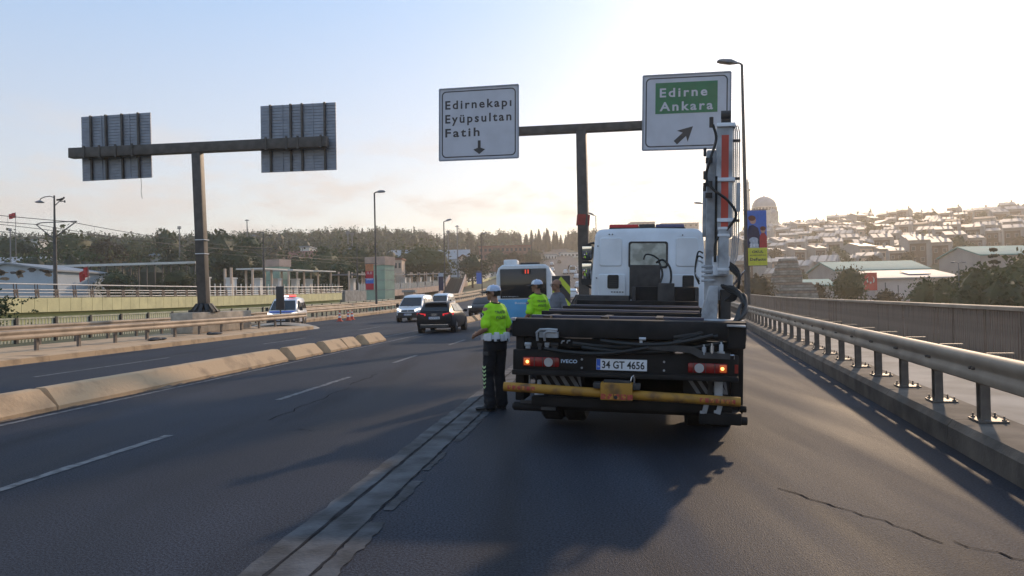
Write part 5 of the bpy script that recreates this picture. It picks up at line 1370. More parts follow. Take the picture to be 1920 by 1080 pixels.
# striped plates
for x0, x1 in ((-1.03, -0.52), (0.56, 1.02)):
    sp = tp(MB().box(((x0 + x1) / 2, 0.16, 0.655), (x1 - x0, 0.012, 0.19)), 'striped_plate', TBLK)
    n = 5; w_ = (x1 - x0) / n
    for i in range(n):
        a = x0 + w_ * i
        pts = [(a + 0.02, 0.745), (a + w_ * 0.5 + 0.02, 0.745), (min(x1, a + w_ * 0.5 + 0.14), 0.565), (min(x1 - 0.01, a + 0.14), 0.565)]
        MB().prism(pts, Matrix.Translation((0, 0.152, 0)) @ FR_, 0.002).build('stripe', STRG, sp)
tp(MB().box((-1.10, 0.10, 0.69), (0.012, 0.02, 0.17)), 'bracket', TLGT); 
# yellow bar
yb = MB(); yb.cyl((-1.33, -0.16, 0.60), (1.12, -0.16, 0.535), 0.050, 16); yb_o = tp(yb, 'towing_bar', YEL)
cb = MB(); cb.box((-0.12, -0.175, 0.60), (0.33, 0.15, 0.18)); cbo = cb.build('bar_head', YEL, yb_o, bevel=0.012)
MB().box((-0.12, -0.165, 0.70), (0.27, 0.12, 0.025)).build('head_plate', TGRY, yb_o, bevel=0.006)
for sx in (-0.325, 0.085): MB().box((sx, -0.165, 0.655), (0.075, 0.13, 0.06)).build('clamp', TGRY, yb_o, bevel=0.01)
for i in range(5): MB().box((-0.25 + i * 0.068, -0.2535, 0.55), (0.055, 0.004, 0.055)).build('red_print', REDP, yb_o)
MB().cyl((-0.125, -0.25, 0.545), (-0.125, -0.258, 0.545), 0.02, 12).build('pin_hole', BLACK, yb_o)
for x0, n in ((-1.28, 6), (0.72, 7)):
    for i in range(n):
        rr_ = MB(); q = []
        for j in range(5):
            a = rad(-118 + 12 * j); q.append((0.0525 * math.cos(a), 0.0525 * math.sin(a)))
        x = x0 + i * 0.052
        vv = [(x + dx, -0.16 + p[0] - 0.0, 0.567 - 0.0265 * x + p[1]) for dx in (0, 0.036) for p in [(0.0535 * -math.cos(rad(-25 + 12 * j)), 0.0535 * math.sin(rad(-25 + 12 * j))) for j in range(5)]]
        rr_.add(vv, [(j, j + 1, 6 + j, 5 + j) for j in range(4)]); rr_.build('red_print', REDP, yb_o)
gr = MB(); gr.tube([(0.02, -0.17, 0.69), (0.035, -0.18, 0.75), (0.05, -0.18, 0.77), (0.06, -0.18, 0.73), (0.055, -0.17, 0.68)], 0.009, 6); gr.build('safety_clip', CHROME, yb_o)
# under-run beams and stabiliser feet
tp(MB().box((0.0, 0.02, 0.44), (2.1, 0.14, 0.10)), 'underrun_beam', TBLK, 0.012)
tp(MB().box((0.05, 0.25, 0.36), (2.2, 0.22, 0.07)), 'stabiliser_beam', TBLK, 0.012)
sl = MB(); sl.tube([(-1.27, 0.02, 0.37), (-1.25, 0.02, 0.37), (-0.78, 0.02, 0.365)], [0.03, 0.048, 0.048], 12); tp(sl, 'stabiliser_foot', TBLK)
tp(MB().box((-1.0, -0.02, 0.425), (0.34, 0.05, 0.03)).box((-0.86, -0.04, 0.365), (0.16, 0.03, 0.035)), 'stabiliser_plate', TGRY)
cn = MB(); cn.lathe([(0.055, 0), (0.03, 0.06), (0.02, 0.16)], 12, (-0.98, 0.05, 0.50)); tp(cn, 'jack_cone', TLGT)
sr_ = MB(); sr_.box((0.93, -0.02, 0.345), (0.42, 0.16, 0.12)); sr_.cyl((1.12, -0.05, 0.33), (1.2, -0.05, 0.33), 0.045, 12); sr_.cyl((1.12, -0.05, 0.45), (1.19, -0.05, 0.45), 0.035, 12); tp(sr_, 'stabiliser_foot', TBLK, 0.01)
for x, z, h_ in ((0.78, 0.45, 0.10), (0.92, 0.46, 0.13)):
    tp(MB().box((x, -0.11, z), (0.05, 0.03, h_), M=Matrix.Rotation(0.25, 3, 'Y')).box((x - 0.03, -0.115, z - 0.04), (0.05, 0.02, 0.03)), 'worn_lug', TLGT, 0.006)
# right-hand leg, side guard
tp(MB().box((0.92, 0.12, 0.78), (0.085, 0.08, 0.62)), 'stabiliser_leg', TLGT, 0.01)
tp(MB().box((0.84, 0.16, 0.72), (0.05, 0.08, 0.5)), 'stabiliser_leg_sleeve', TGRY, 0.01)
tp(MB().box((1.12, 0.3, 0.82), (0.13, 0.10, 0.95)), 'side_guard', TBLK, 0.02)
tp(MB().box((-1.2, 0.25, 0.85), (0.10, 0.40, 0.85)), 'side_guard', TBLK, 0.02)
tp(MB().box((1.09, 0.16, 1.17), (0.18, 0.40, 0.22)), 'corner_box', TBLK, 0.02)
tp(MB().box((1.08, 0.05, 1.30), (0.18, 0.34, 0.02)), 'corner_cover', TLGT, 0.004)
gb = MB(); gb.tube([(0.62, -0.09, 1.035), (0.62, -0.09, 1.01), (0.95, -0.09, 1.0), (1.06, -0.09, 1.0), (1.06, -0.09, 0.96)], 0.008, 6); tp(gb, 'wire_bracket', CHROME)

# crane
CX, CYc = 0.955, 1.25
ped = MB(); ped.loft([[(x, y, z) for x, y in ((a, -0.2), (b, -0.2), (b, 0.25), (a, 0.25))] for a, b, z in ((-0.19, 0.0, 1.28), (-0.11, 0.01, 1.62), (-0.09, 0.01, 1.72))], 0, False)
ped.v = [(v[0] + CX, v[1] + CYc, v[2]) for v in ped.v]; tp(ped, 'crane_pedestal', TLGT, 0.015)
tp(MB().box((CX + 0.10, CYc + 0.05, 1.47), (0.12, 0.4, 0.42)), 'pedestal_web', TGRY, 0.015)
tp(MB().box((CX - 0.02, CYc, 1.30), (0.62, 0.9, 0.06)), 'crane_base_plate', TLGT, 0.01)
tp(MB().cyl((CX + 0.03, CYc + 0.1, 1.55), (CX + 0.03, CYc + 0.1, 1.86), 0.17, 18), 'slew_column', TLGT)
tp(MB().box((CX + 0.045, CYc, 1.96), (0.19, 0.34, 0.24)), 'slew_head', TWHT, 0.02)
mast_ = tp(MB().box((CX + 0.075, CYc, 2.98), (0.185, 0.24, 1.36)), 'boom', TLGT, 0.012)
MB().box((CX + 0.078, CYc - 0.1225, 2.92), (0.082, 0.006, 1.18)).build('red_stripe', CRED, mast_)
for z in (3.63, 2.98, 2.5): MB().box((CX + 0.085, CYc - 0.01, z), (0.215, 0.28, 0.045)).build('boom_band', TWHT, mast_, bevel=0.006)
tp(MB().box((CX - 0.065, CYc + 0.16, 2.62), (0.115, 0.22, 1.5)), 'inner_boom', TLGT, 0.012)
tp(MB().box((CX - 0.135, CYc + 0.2, 2.64), (0.05, 0.14, 0.62)), 'boom_bracket', TLGT, 0.01)
tp(MB().box((CX - 0.02, CYc - 0.12, 2.52), (0.025, 0.06, 1.0)), 'boom_slide', TBLK)
cyl_ = tp(MB().cyl((CX + 0.065, CYc - 0.19, 1.86), (CX + 0.065, CYc - 0.19, 2.38), 0.062, 16), 'lift_cylinder', TLGT)
for z in (1.9, 2.3, 2.38): MB().cyl((CX + 0.065, CYc - 0.19, z), (CX + 0.065, CYc - 0.19, z + 0.03), 0.07, 16).build('cylinder_collar', TWHT, cyl_)
hd_ = MB(); hd_.box((CX + 0.09, CYc, 3.70), (0.10, 0.18, 0.14)); hd_.cyl((CX + 0.03, CYc - 0.08, 3.76), (CX + 0.14, CYc - 0.08, 3.76), 0.05, 12); hd_.cyl((CX - 0.08, CYc - 0.06, 3.62), (CX - 0.08, CYc - 0.06, 3.74), 0.025, 10); tp(hd_, 'boom_head', TGRY)
for z in (3.28, 2.86, 3.0): tp(MB().box((CX - 0.10, CYc - 0.02, z - 0.05), (0.08, 0.06, 0.06)).cyl((CX - 0.15, CYc - 0.03, z), (CX - 0.15, CYc - 0.03, z + 0.10), 0.018, 8), 'boom_fitting', TGRY)
for i, dx in enumerate((0.18, 0.20, 0.22, 0.245)):
    pp = MB(); zt = 3.66 - 0.01 * i; pp.tube([(CX + dx - 0.05, CYc - 0.05, 1.98), (CX + dx - 0.015, CYc - 0.06, 2.06), (CX + dx, CYc - 0.06, 2.3), (CX + dx, CYc - 0.06, zt - 0.08), (CX + dx - 0.02, CYc - 0.06, zt), (CX + dx - 0.07, CYc - 0.06, zt - 0.03)], 0.008, 6); tp(pp, 'hydraulic_pipe', TLGT)
for z in (3.0, 2.5, 3.45): tp(MB().box((CX + 0.20, CYc - 0.06, z), (0.11, 0.03, 0.03)), 'pipe_clip', TGRY)
tp(MB().box((CX + 0.24, CYc - 0.02, 2.78), (0.045, 0.10, 0.34)), 'winch_guard', TLGT, 0.008)
def hose(pts, r=0.018, m_=None): 
    q = [Vector(p) for p in pts]; out = []
    for i in range(len(q) - 1):
        p0, p1, p2, p3 = q[max(i - 1, 0)], q[i], q[i + 1], q[min(i + 2, len(q) - 1)]
        for k in range(6):
            t = k / 6; out.append(0.5 * ((2 * p1) + (p2 - p0) * t + (2 * p0 - 5 * p1 + 4 * p2 - p3) * t * t + (3 * p1 - p0 - 3 * p2 + p3) * t ** 3))
    out.append(q[-1]); tp(MB().tube(out, r, 8), 'hydraulic_hose', m_ or HOSE)
yq = CYc - 0.2
hose([(CX - 0.07, yq, 3.62), (CX - 0.03, yq, 3.45), (CX - 0.10, yq - 0.04, 3.2), (CX - 0.14, yq, 3.0), (CX - 0.06, yq - 0.05, 2.85), (CX + 0.10, yq - 0.06, 2.72), (CX + 0.20, yq - 0.06, 2.55), (CX + 0.10, yq - 0.03, 2.38), (CX - 0.02, yq, 2.25), (CX - 0.03, yq, 2.0)], 0.016)
for k in range(6):
    rk = random.Random(k + 60); j_ = lambda a: rk.uniform(-a, a)
    hose([(CX + 0.06 + j_(.05), CYc - 0.25, 1.72 + j_(.04)), (CX + 0.15 + j_(.03), CYc - 0.35 + j_(.04), 1.70 + j_(.06)), (CX + 0.24 + j_(.04), CYc - 0.5 + j_(.05), 1.58 + j_(.06)), (CX + 0.24 + j_(.04), CYc - 0.75 + j_(.06), 1.43 + j_(.05)), (CX + 0.14 + j_(.04), CYc - 1.0 + j_(.04), 1.32 + j_(.03)), (CX - 0.10, CYc - 1.22, 1.24 + j_(.04)), (CX - 0.5, CYc - 1.33, 1.14 + j_(.05))], 0.017)
for k in range(4):
    o_ = 0.03 * k
    hose([(CX + 0.05 + o_, CYc - 0.1, 2.0), (CX + 0.14 + o_, CYc - 0.18, 1.92), (CX + 0.24, CYc - 0.22 - o_, 1.80), (CX + 0.20, CYc - 0.25, 1.66 - o_), (CX + 0.08, CYc - 0.3, 1.55)], 0.014)
for k in range(3):
    hose([(CX - 0.16, CYc + 0.05, 2.0 + 0.06 * k), (CX - 0.22, CYc, 2.02 + 0.05 * k), (CX - 0.25, CYc - 0.02, 1.88), (CX - 0.2, CYc - 0.03, 1.80 - 0.03 * k)], 0.010, HOSE if k else TLGT)
for k in range(4): tp(MB().cyl((CX - 0.18 + 0.0, CYc - 0.12, 1.78 + 0.055 * k), (CX - 0.03, CYc - 0.12, 1.79 + 0.055 * k), 0.014, 8).box((CX - 0.12, CYc - 0.10, 1.785 + 0.055 * k), (0.06, 0.05, 0.04)), 'control_valve', TLGT)
lv = MB()
for k in range(4): lv.tube([(CX + 0.18 + 0.02 * k, CYc - 0.15, 1.72 + 0.02 * k), (CX + 0.24 + 0.02 * k, CYc - 0.25, 1.84 + 0.02 * k)], 0.007, 6)
tp(lv, 'control_levers', CHROME)

# front of the bed
tp(MB().box((-0.72, 5.1, 1.42), (0.88, 0.5, 0.32)), 'tool_chest', TGRY, 0.02)
tp(MB().box((0.32, 5.15, 1.50), (1.12, 0.45, 0.48)), 'winch_housing', TBLK, 0.02)
tp(MB().box((-0.20, 5.0, 1.50), (0.06, 0.3, 0.46)).box((0.34, 5.0, 1.55), (0.28, 0.3, 0.5)).box((0.85, 5.0, 1.5), (0.06, 0.3, 0.46)), 'winch_frame', TGRY, 0.015)
tp(MB().box((-0.04, 5.62, 1.82), (0.54, 0.34, 0.62)), 'oil_tank', TGRY, 0.02)
hose([(0.2, 5.7, 2.24), (0.10, 5.5, 2.3), (-0.02, 5.4, 2.31), (-0.06, 5.4, 2.22)], 0.015)
hose([(0.16, 5.6, 2.18), (0.28, 5.5, 2.22), (0.40, 5.45, 2.08), (0.42, 5.4, 1.85), (0.36, 5.35, 1.7)], 0.02)
hose([(0.20, 5.6, 2.2), (0.24, 5.5, 2.1), (0.27, 5.45, 1.95), (0.22, 5.4, 1.78)], 0.02)

# cab: shaped shell lofted from the rear wall forward
def cab_ring(y, hw, z0, z1, r, inset=0.0):
    z1 -= 0.05
    out = []; hwt = hw - inset
    pts = [(-hw, z0), (-hw, z0 + (z1 - z0) * 0.45), (-hwt, z1 - r)]
    for i in range(1, 6): a = math.pi - math.pi / 2 * i / 5; pts.append((-hwt + r + r * math.cos(a), z1 - r + r * math.sin(a)))
    pts += [(0, z1 + 0.015)]
    for i in range(0, 5): a = math.pi / 2 - math.pi / 2 * i / 5; pts.append((hwt - r + r * math.cos(a), z1 - r + r * math.sin(a)))
    pts += [(hwt, z1 - r), (hw, z0 + (z1 - z0) * 0.45), (hw, z0)]
    return [(x, y, z) for x, z in pts]
cb = MB(); cb.loft([cab_ring(6.0, 0.99, 1.02, 2.80, 0.12, 0.05), cab_ring(6.04, 1.05, 1.0, 2.87, 0.15, 0.06), cab_ring(6.6, 1.08, 0.8, 2.92, 0.16, 0.06), cab_ring(7.4, 1.08, 0.65, 2.90, 0.16, 0.08), cab_ring(7.75, 1.07, 0.6, 2.55, 0.2, 0.1), cab_ring(7.95, 1.05, 0.55, 1.7, 0.1, 0.02), cab_ring(8.0, 1.03, 0.5, 1.5, 0.1, 0.0)], 0, True)
cab_o = tp(cb, 'cab', TWHT, angle=30)
def cab_rect(x0, x1, z0, z1, y, h, m_, name, r=0.04, parent=None):
    M_ = Matrix.Translation(((x0 + x1) / 2, y, (z0 + z1) / 2)) @ FR_
    return MB().prism(rrect(x1 - x0, z1 - z0, r), M_, h).build(name, m_, parent or cab_o)
fr_ = cab_rect(-0.36, 0.36, 2.09, 2.585, 5.995, 0.018, BLACK, 'window_frame', 0.05)
CABW = mat('cab_rear_glass', (0.44, 0.46, 0.42), 0.15, col2=(0.22, 0.24, 0.22), scale=5, lo=0.4, hi=0.6)  # opaque pane: brightness seen through the cab is put into its pale colour
cab_rect(-0.325, 0.325, 2.125, 2.55, 5.975, 0.004, CABW, 'rear_window', 0.04)
for x0, x1, z0, z1 in ((-0.90, -0.48, 2.12, 2.66), (0.50, 0.90, 2.12, 2.66), (-0.92, -0.40, 1.42, 1.98), (0.42, 0.92, 1.42, 1.98)):
    ou, inn = rrect(x1 - x0, z1 - z0, 0.05), rrect(x1 - x0 - 0.03, z1 - z0 - 0.03, 0.04); n = len(ou)
    M_ = Matrix.Translation(((x0 + x1) / 2, 5.996, (z0 + z1) / 2)) @ FR_
    ps = MB(); ps.add([M_ @ Vector((*p, 0)) for p in ou] + [M_ @ Vector((*p, 0.012)) for p in inn], [(i, (i + 1) % n, n + (i + 1) % n, n + i) for i in range(n)] + [tuple(n + i for i in range(n))]); ps.build('pressed_panel', TWHT, cab_o)
for x0, x1 in ((-0.745, -0.535), (0.625, 0.83)):
    v_ = cab_rect(x0, x1, 1.705, 1.96, 5.982, 0.012, BLACK, 'vent', 0.03)
    for k in range(6): MB().box(((x0 + x1) / 2, 5.968, 1.735 + k * 0.04), (x1 - x0 - 0.03, 0.006, 0.012)).build('vent_slat', TGRY, v_)
for x, z in ((-0.72, 2.72), (-0.66, 2.72), (0.62, 2.70), (-0.93, 2.5), (-0.95, 1.9)): MB().cyl((x, 5.995, z), (x, 5.98, z), 0.012, 8).build('rivet', BLACK, cab_o)
for k in range(5): MB().box((-0.66 + k * 0.05, 5.985, 1.64), (0.035, 0.01, 0.018)).build('data_mark', TGRY, cab_o)
# light bar, horns, roof things
lb = tp(MB().box((-0.04, 6.55, 2.865), (1.44, 0.26, 0.04)), 'light_bar', BLACK, 0.01)
for x0, x1, m_ in ((-0.76, -0.20, LBAR), (0.12, 0.66, LBLU)): MB().box(((x0 + x1) / 2, 6.55, 2.905), (x1 - x0, 0.25, 0.085)).build('beacon_lens', m_, lb, bevel=0.03)
MB().box((-0.04, 6.55, 2.905), (0.30, 0.24, 0.09)).build('beacon_box', TGRY, lb, bevel=0.02)
# mirrors on the left door
arm = MB(); arm.tube([(-1.02, 7.45, 2.62), (-1.18, 7.5, 2.66), (-1.32, 7.52, 2.62), (-1.36, 7.53, 2.5)], 0.022, 8); arm.tube([(-1.02, 7.5, 1.72), (-1.2, 7.52, 1.72), (-1.34, 7.53, 1.80)], 0.022, 8); mo_ = tp(arm, 'mirror_arm', BLACK)
def mirror(z0, z1, w_, glass_m):
    b = MB(); b.loft([[(-1.30 + dx * w_ * k, 7.53 + dy, z_) for dx, dy in ((-0.5, -0.05), (0.5, -0.05), (0.42, 0.09), (-0.42, 0.09))] for z_, k in ((z0, 0.75), (z0 + 0.05, 1), (z1 - 0.05, 1), (z1, 0.7))], 0, True); b.build('mirror_housing', BLACK, mo_, angle=40)
    MB().box((-1.30, 7.47, (z0 + z1) / 2), (w_ * 0.82, 0.008, (z1 - z0) * 0.8), M=Matrix.Rotation(0.12, 3, 'X')).build('mirror_glass', glass_m, mo_, bevel=0.003)
MIRR = mat('mirror_glass', (0.85, 0.85, 0.85), 0.03, metal=1.0, var=0)
mirror(2.30, 2.62, 0.24, MIRR); mirror(1.78, 2.28, 0.24, MIRR)
tp(MB().box((-1.0, 6.6, 1.35), (0.14, 1.0, 0.5)), 'cab_side_trim', TGRY, 0.03)
MB().box((-1.075, 6.95, 2.25), (0.012, 0.8, 0.55)).build('side_window', GLASS, cab_o, bevel=0.004)
MB().box((1.075, 6.95, 2.25), (0.012, 0.8, 0.55)).build('side_window', GLASS, cab_o, bevel=0.004)
ws = MB(); ws.add([(-0.95, 7.44, 2.80), (0.95, 7.44, 2.80), (1.0, 7.92, 1.75), (-1.0, 7.92, 1.75)], [(0, 1, 2, 3)]); ws.v = [(v[0], v[1] + 0.09, v[2] + 0.03) for v in ws.v]; ws.build('windscreen', GLASS, cab_o)
# ================================================================== road vehicles
CARB = mat('black_car_paint', (0.008, 0.009, 0.013), 0.4, var=0.1, spec=0.3, coat=0.0, scale=2)
VANW = mat('van_white_paint', (0.70, 0.71, 0.73), 0.3, var=0.06, coat=0.4, scale=2)
BUMPD = mat('dark_bumper', (0.030, 0.031, 0.034), 0.6, var=0.2)
HEADL = mat('lit_headlamp', (0.9, 0.9, 0.85), 0.2, var=0, emit=(1.0, 0.95, 0.85), estr=2.2)
TAILL = mat('lit_tail_lamp', (0.5, 0.01, 0.015), 0.25, var=0, emit=(1.0, 0.03, 0.04), estr=0.55)
BUSB = mat('bus_blue', (0.06, 0.31, 0.56), 0.4, var=0.08, scale=1.5); BUSW = mat('bus_white', (0.70, 0.72, 0.74), 0.4, var=0.06)
LED = mat('led_red', (0.6, 0.02, 0.01), 0.4, var=0, emit=(1.0, 0.10, 0.05), estr=1.0)
EMRED = mat('flashing_red', (0.7, 0.02, 0.02), 0.3, var=0, emit=(1.0, 0.06, 0.06), estr=3.5); EMWHT = mat('flashing_white', (1, 1, 1), 0.3, var=0, emit=(1.0, 0.9, 0.92), estr=4.0)
def wheel_proto(r, w, rr, rimmat):
    n = 22; t = MB()
    t.loft([[(z, pr * math.cos(6.2832 * j / n), pr * math.sin(6.2832 * j / n)) for j in range(n)] for pr, z in ((rr, -w * .4), (r * .95, -w * .5), (r, -w * .3), (r, w * .3), (r * .95, w * .5), (rr, w * .4))], 0, True, cap=True)
    ri = MB()
    ri.loft([[(z, pr * math.cos(6.2832 * j / n), pr * math.sin(6.2832 * j / n)) for j in range(n)] for pr, z in ((rr, w * .42), (rr * .88, w * .44), (rr * .86, w * .3))], 0, True, cap=False)
    for k in range(5):
        a = 6.2832 * k / 5; ri.beam((w * .40, 0.1 * rr * math.cos(a), 0.1 * rr * math.sin(a)), (w * .40, 0.92 * rr * math.cos(a), 0.92 * rr * math.sin(a)), 0.06, 0.04)
    ri.cyl((w * .36, 0, 0), (w * .46, 0, 0), rr * .2, 10)
    return t.mesh('tyre', RUBBER), ri.mesh('rim', rimmat)
def lerp3(a, b, t): return Vector(a).lerp(Vector(b), t)
def pane(parent, name, pts, m_, off=0.008):
    P = [Vector(p) for p in pts]; n = (P[1] - P[0]).cross(P[2] - P[0]).normalized()
    c = sum(P, Vector()) / len(P)
    if n.dot(c - Vector((0, c.y * 0.6, 0.75))) < 0: P = P[::-1]; n = -n
    k = len(P); mb = MB()
    mb.add([p + n * off for p in P] + [p - n * 0.01 for p in P], [tuple(range(k))] + [(i, k + i, k + (i + 1) % k, (i + 1) % k) for i in range(k)])
    return mb.build(name, m_, parent)
def vehicle(name, label, cat, loc, rz, low, cab, wheels, body_m, low_m=None, group=None, glassdark=None):
    """low: stations (y, z_bottom, z_belt, half width); cab: stations (y, z_belt, z_top, half width at belt, half width at top). The nose points to +y."""
    o = empty(name, loc, rz, label, cat, group)
    rings = []
    for (y, zb_, zt, hw) in low:
        hgt = zt - zb_
        rings.append([(sx * hw * k, y, zb_ + hgt * q) for sx, seq in ((-1, ((0.86, 0), (0.97, 0.10), (1.0, 0.38), (0.995, 0.62), (0.965, 0.90), (0.90, 1.0))), (1, ((0.90, 1.0), (0.965, 0.90), (0.995, 0.62), (1.0, 0.38), (0.97, 0.10), (0.86, 0)))) for k, q in seq])
    b = MB(); b.loft(rings, 0, True); body = b.build('body', body_m, o, angle=40)
    rings = []
    for (y, zb_, zt, hb, ht) in cab:
        h = zt - zb_; rings.append([(-hb, y, zb_ - 0.04), (-ht - (hb - ht) * 0.12, y, zb_ + h * 0.86), (-ht * 0.90, y, zt - h * 0.02), (-ht * 0.5, y, zt + h * 0.03), (ht * 0.5, y, zt + h * 0.03), (ht * 0.90, y, zt - h * 0.02), (ht + (hb - ht) * 0.12, y, zb_ + h * 0.86), (hb, y, zb_ - 0.04)])
    c_ = MB(); c_.loft(rings, 0, True); c_.build('roof_shell', body_m, o, angle=40)
    r, w, rr, ys, xw, rm = wheels
    tme, rme = wheel_proto(r, w, rr, rm)
    arch = MB()
    n = 14; arch.loft([[(z, pr * math.cos(6.2832 * j / n), pr * math.sin(6.2832 * j / n)) for j in range(n)] for pr, z in ((r * 1.16, -0.11), (r * 1.16, 0.112))], 0, False); ame = arch.mesh('wheel_arch', BLACK)
    for yy in ys:
        for sx in (-1, 1):
            wo2 = inst(tme, 'wheel', o, (sx * (xw - w / 2 + 0.012), yy, r), (0, 0, 0 if sx > 0 else math.pi)); inst(rme, 'rim', wo2)
            inst(ame, 'wheel_arch', o, (sx * (xw - 0.105), yy, r))
    return o, body
def side_win(o, y0b, y1b, zb_, y0t, y1t, zt, hb, ht):
    for sx in (-1, 1):
        pane(o, 'side_window', [(sx * (hb - 0.005), y0b, zb_), (sx * (hb - 0.005), y1b, zb_), (sx * (ht + (hb - ht) * 0.14), y1t, zt), (sx * (ht + (hb - ht) * 0.14), y0t, zt)], GLASS, 0.012)
def plate(o, txt, x, y, z, back=True, w=0.52, h=0.11):
    s_ = -1 if back else 1
    p = MB().box((x, y, z), (w, 0.014, h)).build('number_plate', PLW, o)
    M_ = Matrix.Translation((x - s_ * -1 * (-w * 0.40) if False else x, y + s_ * 0.009, z - h * 0.30)) @ (FR_ if back else Matrix(((-1, 0, 0, 0), (0, 0, 1, 0), (0, 1, 0, 0), (0, 0, 0, 1))))
    M_ = M_ @ Matrix.Translation((-w * 0.38, 0, 0))
    t = MB(); text_mb(t, txt, M_, w * 0.84, h * 0.62, 1.0, 0.02); t.build('plate_number', PLK, p)
    MB().box((x + (-1 if back else 1) * w * 0.455, y + s_ * 0.002, z), (w * 0.075, 0.014, h * 0.96)).build('country_strip', PLB, p)

# ---- black hatchback, seen from behind
hp = RM(7.85, 35.6)
o, body = vehicle('hatchback_car', 'black hatchback with lit tail lamps driving away', 'car', (hp.x, hp.y, hp.z), -AM + rad(1.0),
    [(-2.12, 0.38, 0.86, 0.70), (-2.06, 0.26, 0.96, 0.84), (-1.75, 0.22, 0.99, 0.885), (-0.9, 0.20, 0.96, 0.90), (0.3, 0.20, 0.93, 0.895), (1.1, 0.21, 0.90, 0.89), (1.75, 0.24, 0.78, 0.85), (2.08, 0.30, 0.66, 0.74), (2.15, 0.38, 0.58, 0.62)],
    [(-2.0, 0.95, 0.97, 0.78, 0.70), (-1.62, 0.97, 1.36, 0.80, 0.58), (-1.2, 0.97, 1.43, 0.82, 0.60), (-0.2, 0.95, 1.45, 0.82, 0.60), (0.35, 0.94, 1.38, 0.82, 0.59), (1.15, 0.91, 0.93, 0.80, 0.70)],
    (0.32, 0.22, 0.22, (-1.30, 1.32), 0.89, CHROME), CARB)
pane(o, 'rear_window', [(-0.66, -1.96, 0.99), (0.66, -1.96, 0.99), (0.50, -1.66, 1.33), (-0.50, -1.66, 1.33)], GLASS, 0.03)
pane(o, 'windscreen', [(-0.68, 1.08, 0.95), (0.68, 1.08, 0.95), (0.50, 0.40, 1.37), (-0.50, 0.40, 1.37)], GLASS, 0.03)
side_win(o, -1.35, -0.45, 0.99, -1.25, -0.45, 1.34, 0.82, 0.60); side_win(o, -0.38, 0.85, 0.98, -0.38, 0.35, 1.34, 0.82, 0.60)
MB().box((0, -1.72, 1.40), (1.05, 0.26, 0.035)).build('roof_spoiler', CARB, o, bevel=0.01)
for sx in (-1, 1):
    tl = MB(); tl.loft([[(sx * x, y + dy, z) for dy in (-0.012, 0.05) for z in (z0, z1)][:2] + [(sx * x, y + 0.05, z1), (sx * x, y + 0.05, z0)] for x, y, z0, z1 in ((0.40, -2.112, 0.80, 0.90), (0.62, -2.10, 0.79, 0.925), (0.80, -2.04, 0.80, 0.94), (0.865, -1.88, 0.84, 0.93))], 0, False); tl.build('tail_lamp', TAILL, o)
    mr = MB(); mr.blob((sx * 0.98, 0.72, 1.0), (0.10, 0.07, 0.075), 0, 10, 8); mr.build('mirror', CARB, o)
    MB().cyl((sx * 0.86, 0.72, 0.96), (sx * 0.95, 0.72, 0.98), 0.025, 6).build('mirror_stalk', BLACK, o)
plate(o, '34 NY 8184', 0, -2.135, 0.70)
MB().box((0, -2.115, 0.395), (1.30, 0.02, 0.022)).build('chrome_strip', CHROME, o)
MB().box((0, -2.10, 0.31), (1.35, 0.06, 0.11)).build('rear_diffuser', BUMPD, o, bevel=0.015)
em = MB()
for k in range(4):
    n = 16; em.tube([(-0.10 + k * 0.066 + 0.042 * math.cos(6.283 * i / n), -2.118, 0.855 + 0.042 * math.sin(6.283 * i / n)) for i in range(n + 1)], 0.007, 5)
em.build('ring_emblem', CHROME, o)
MB().cyl((0, -2.08, 0.62), (0, -2.125, 0.62), 0.01, 6).build('handle_button', BLACK, o)

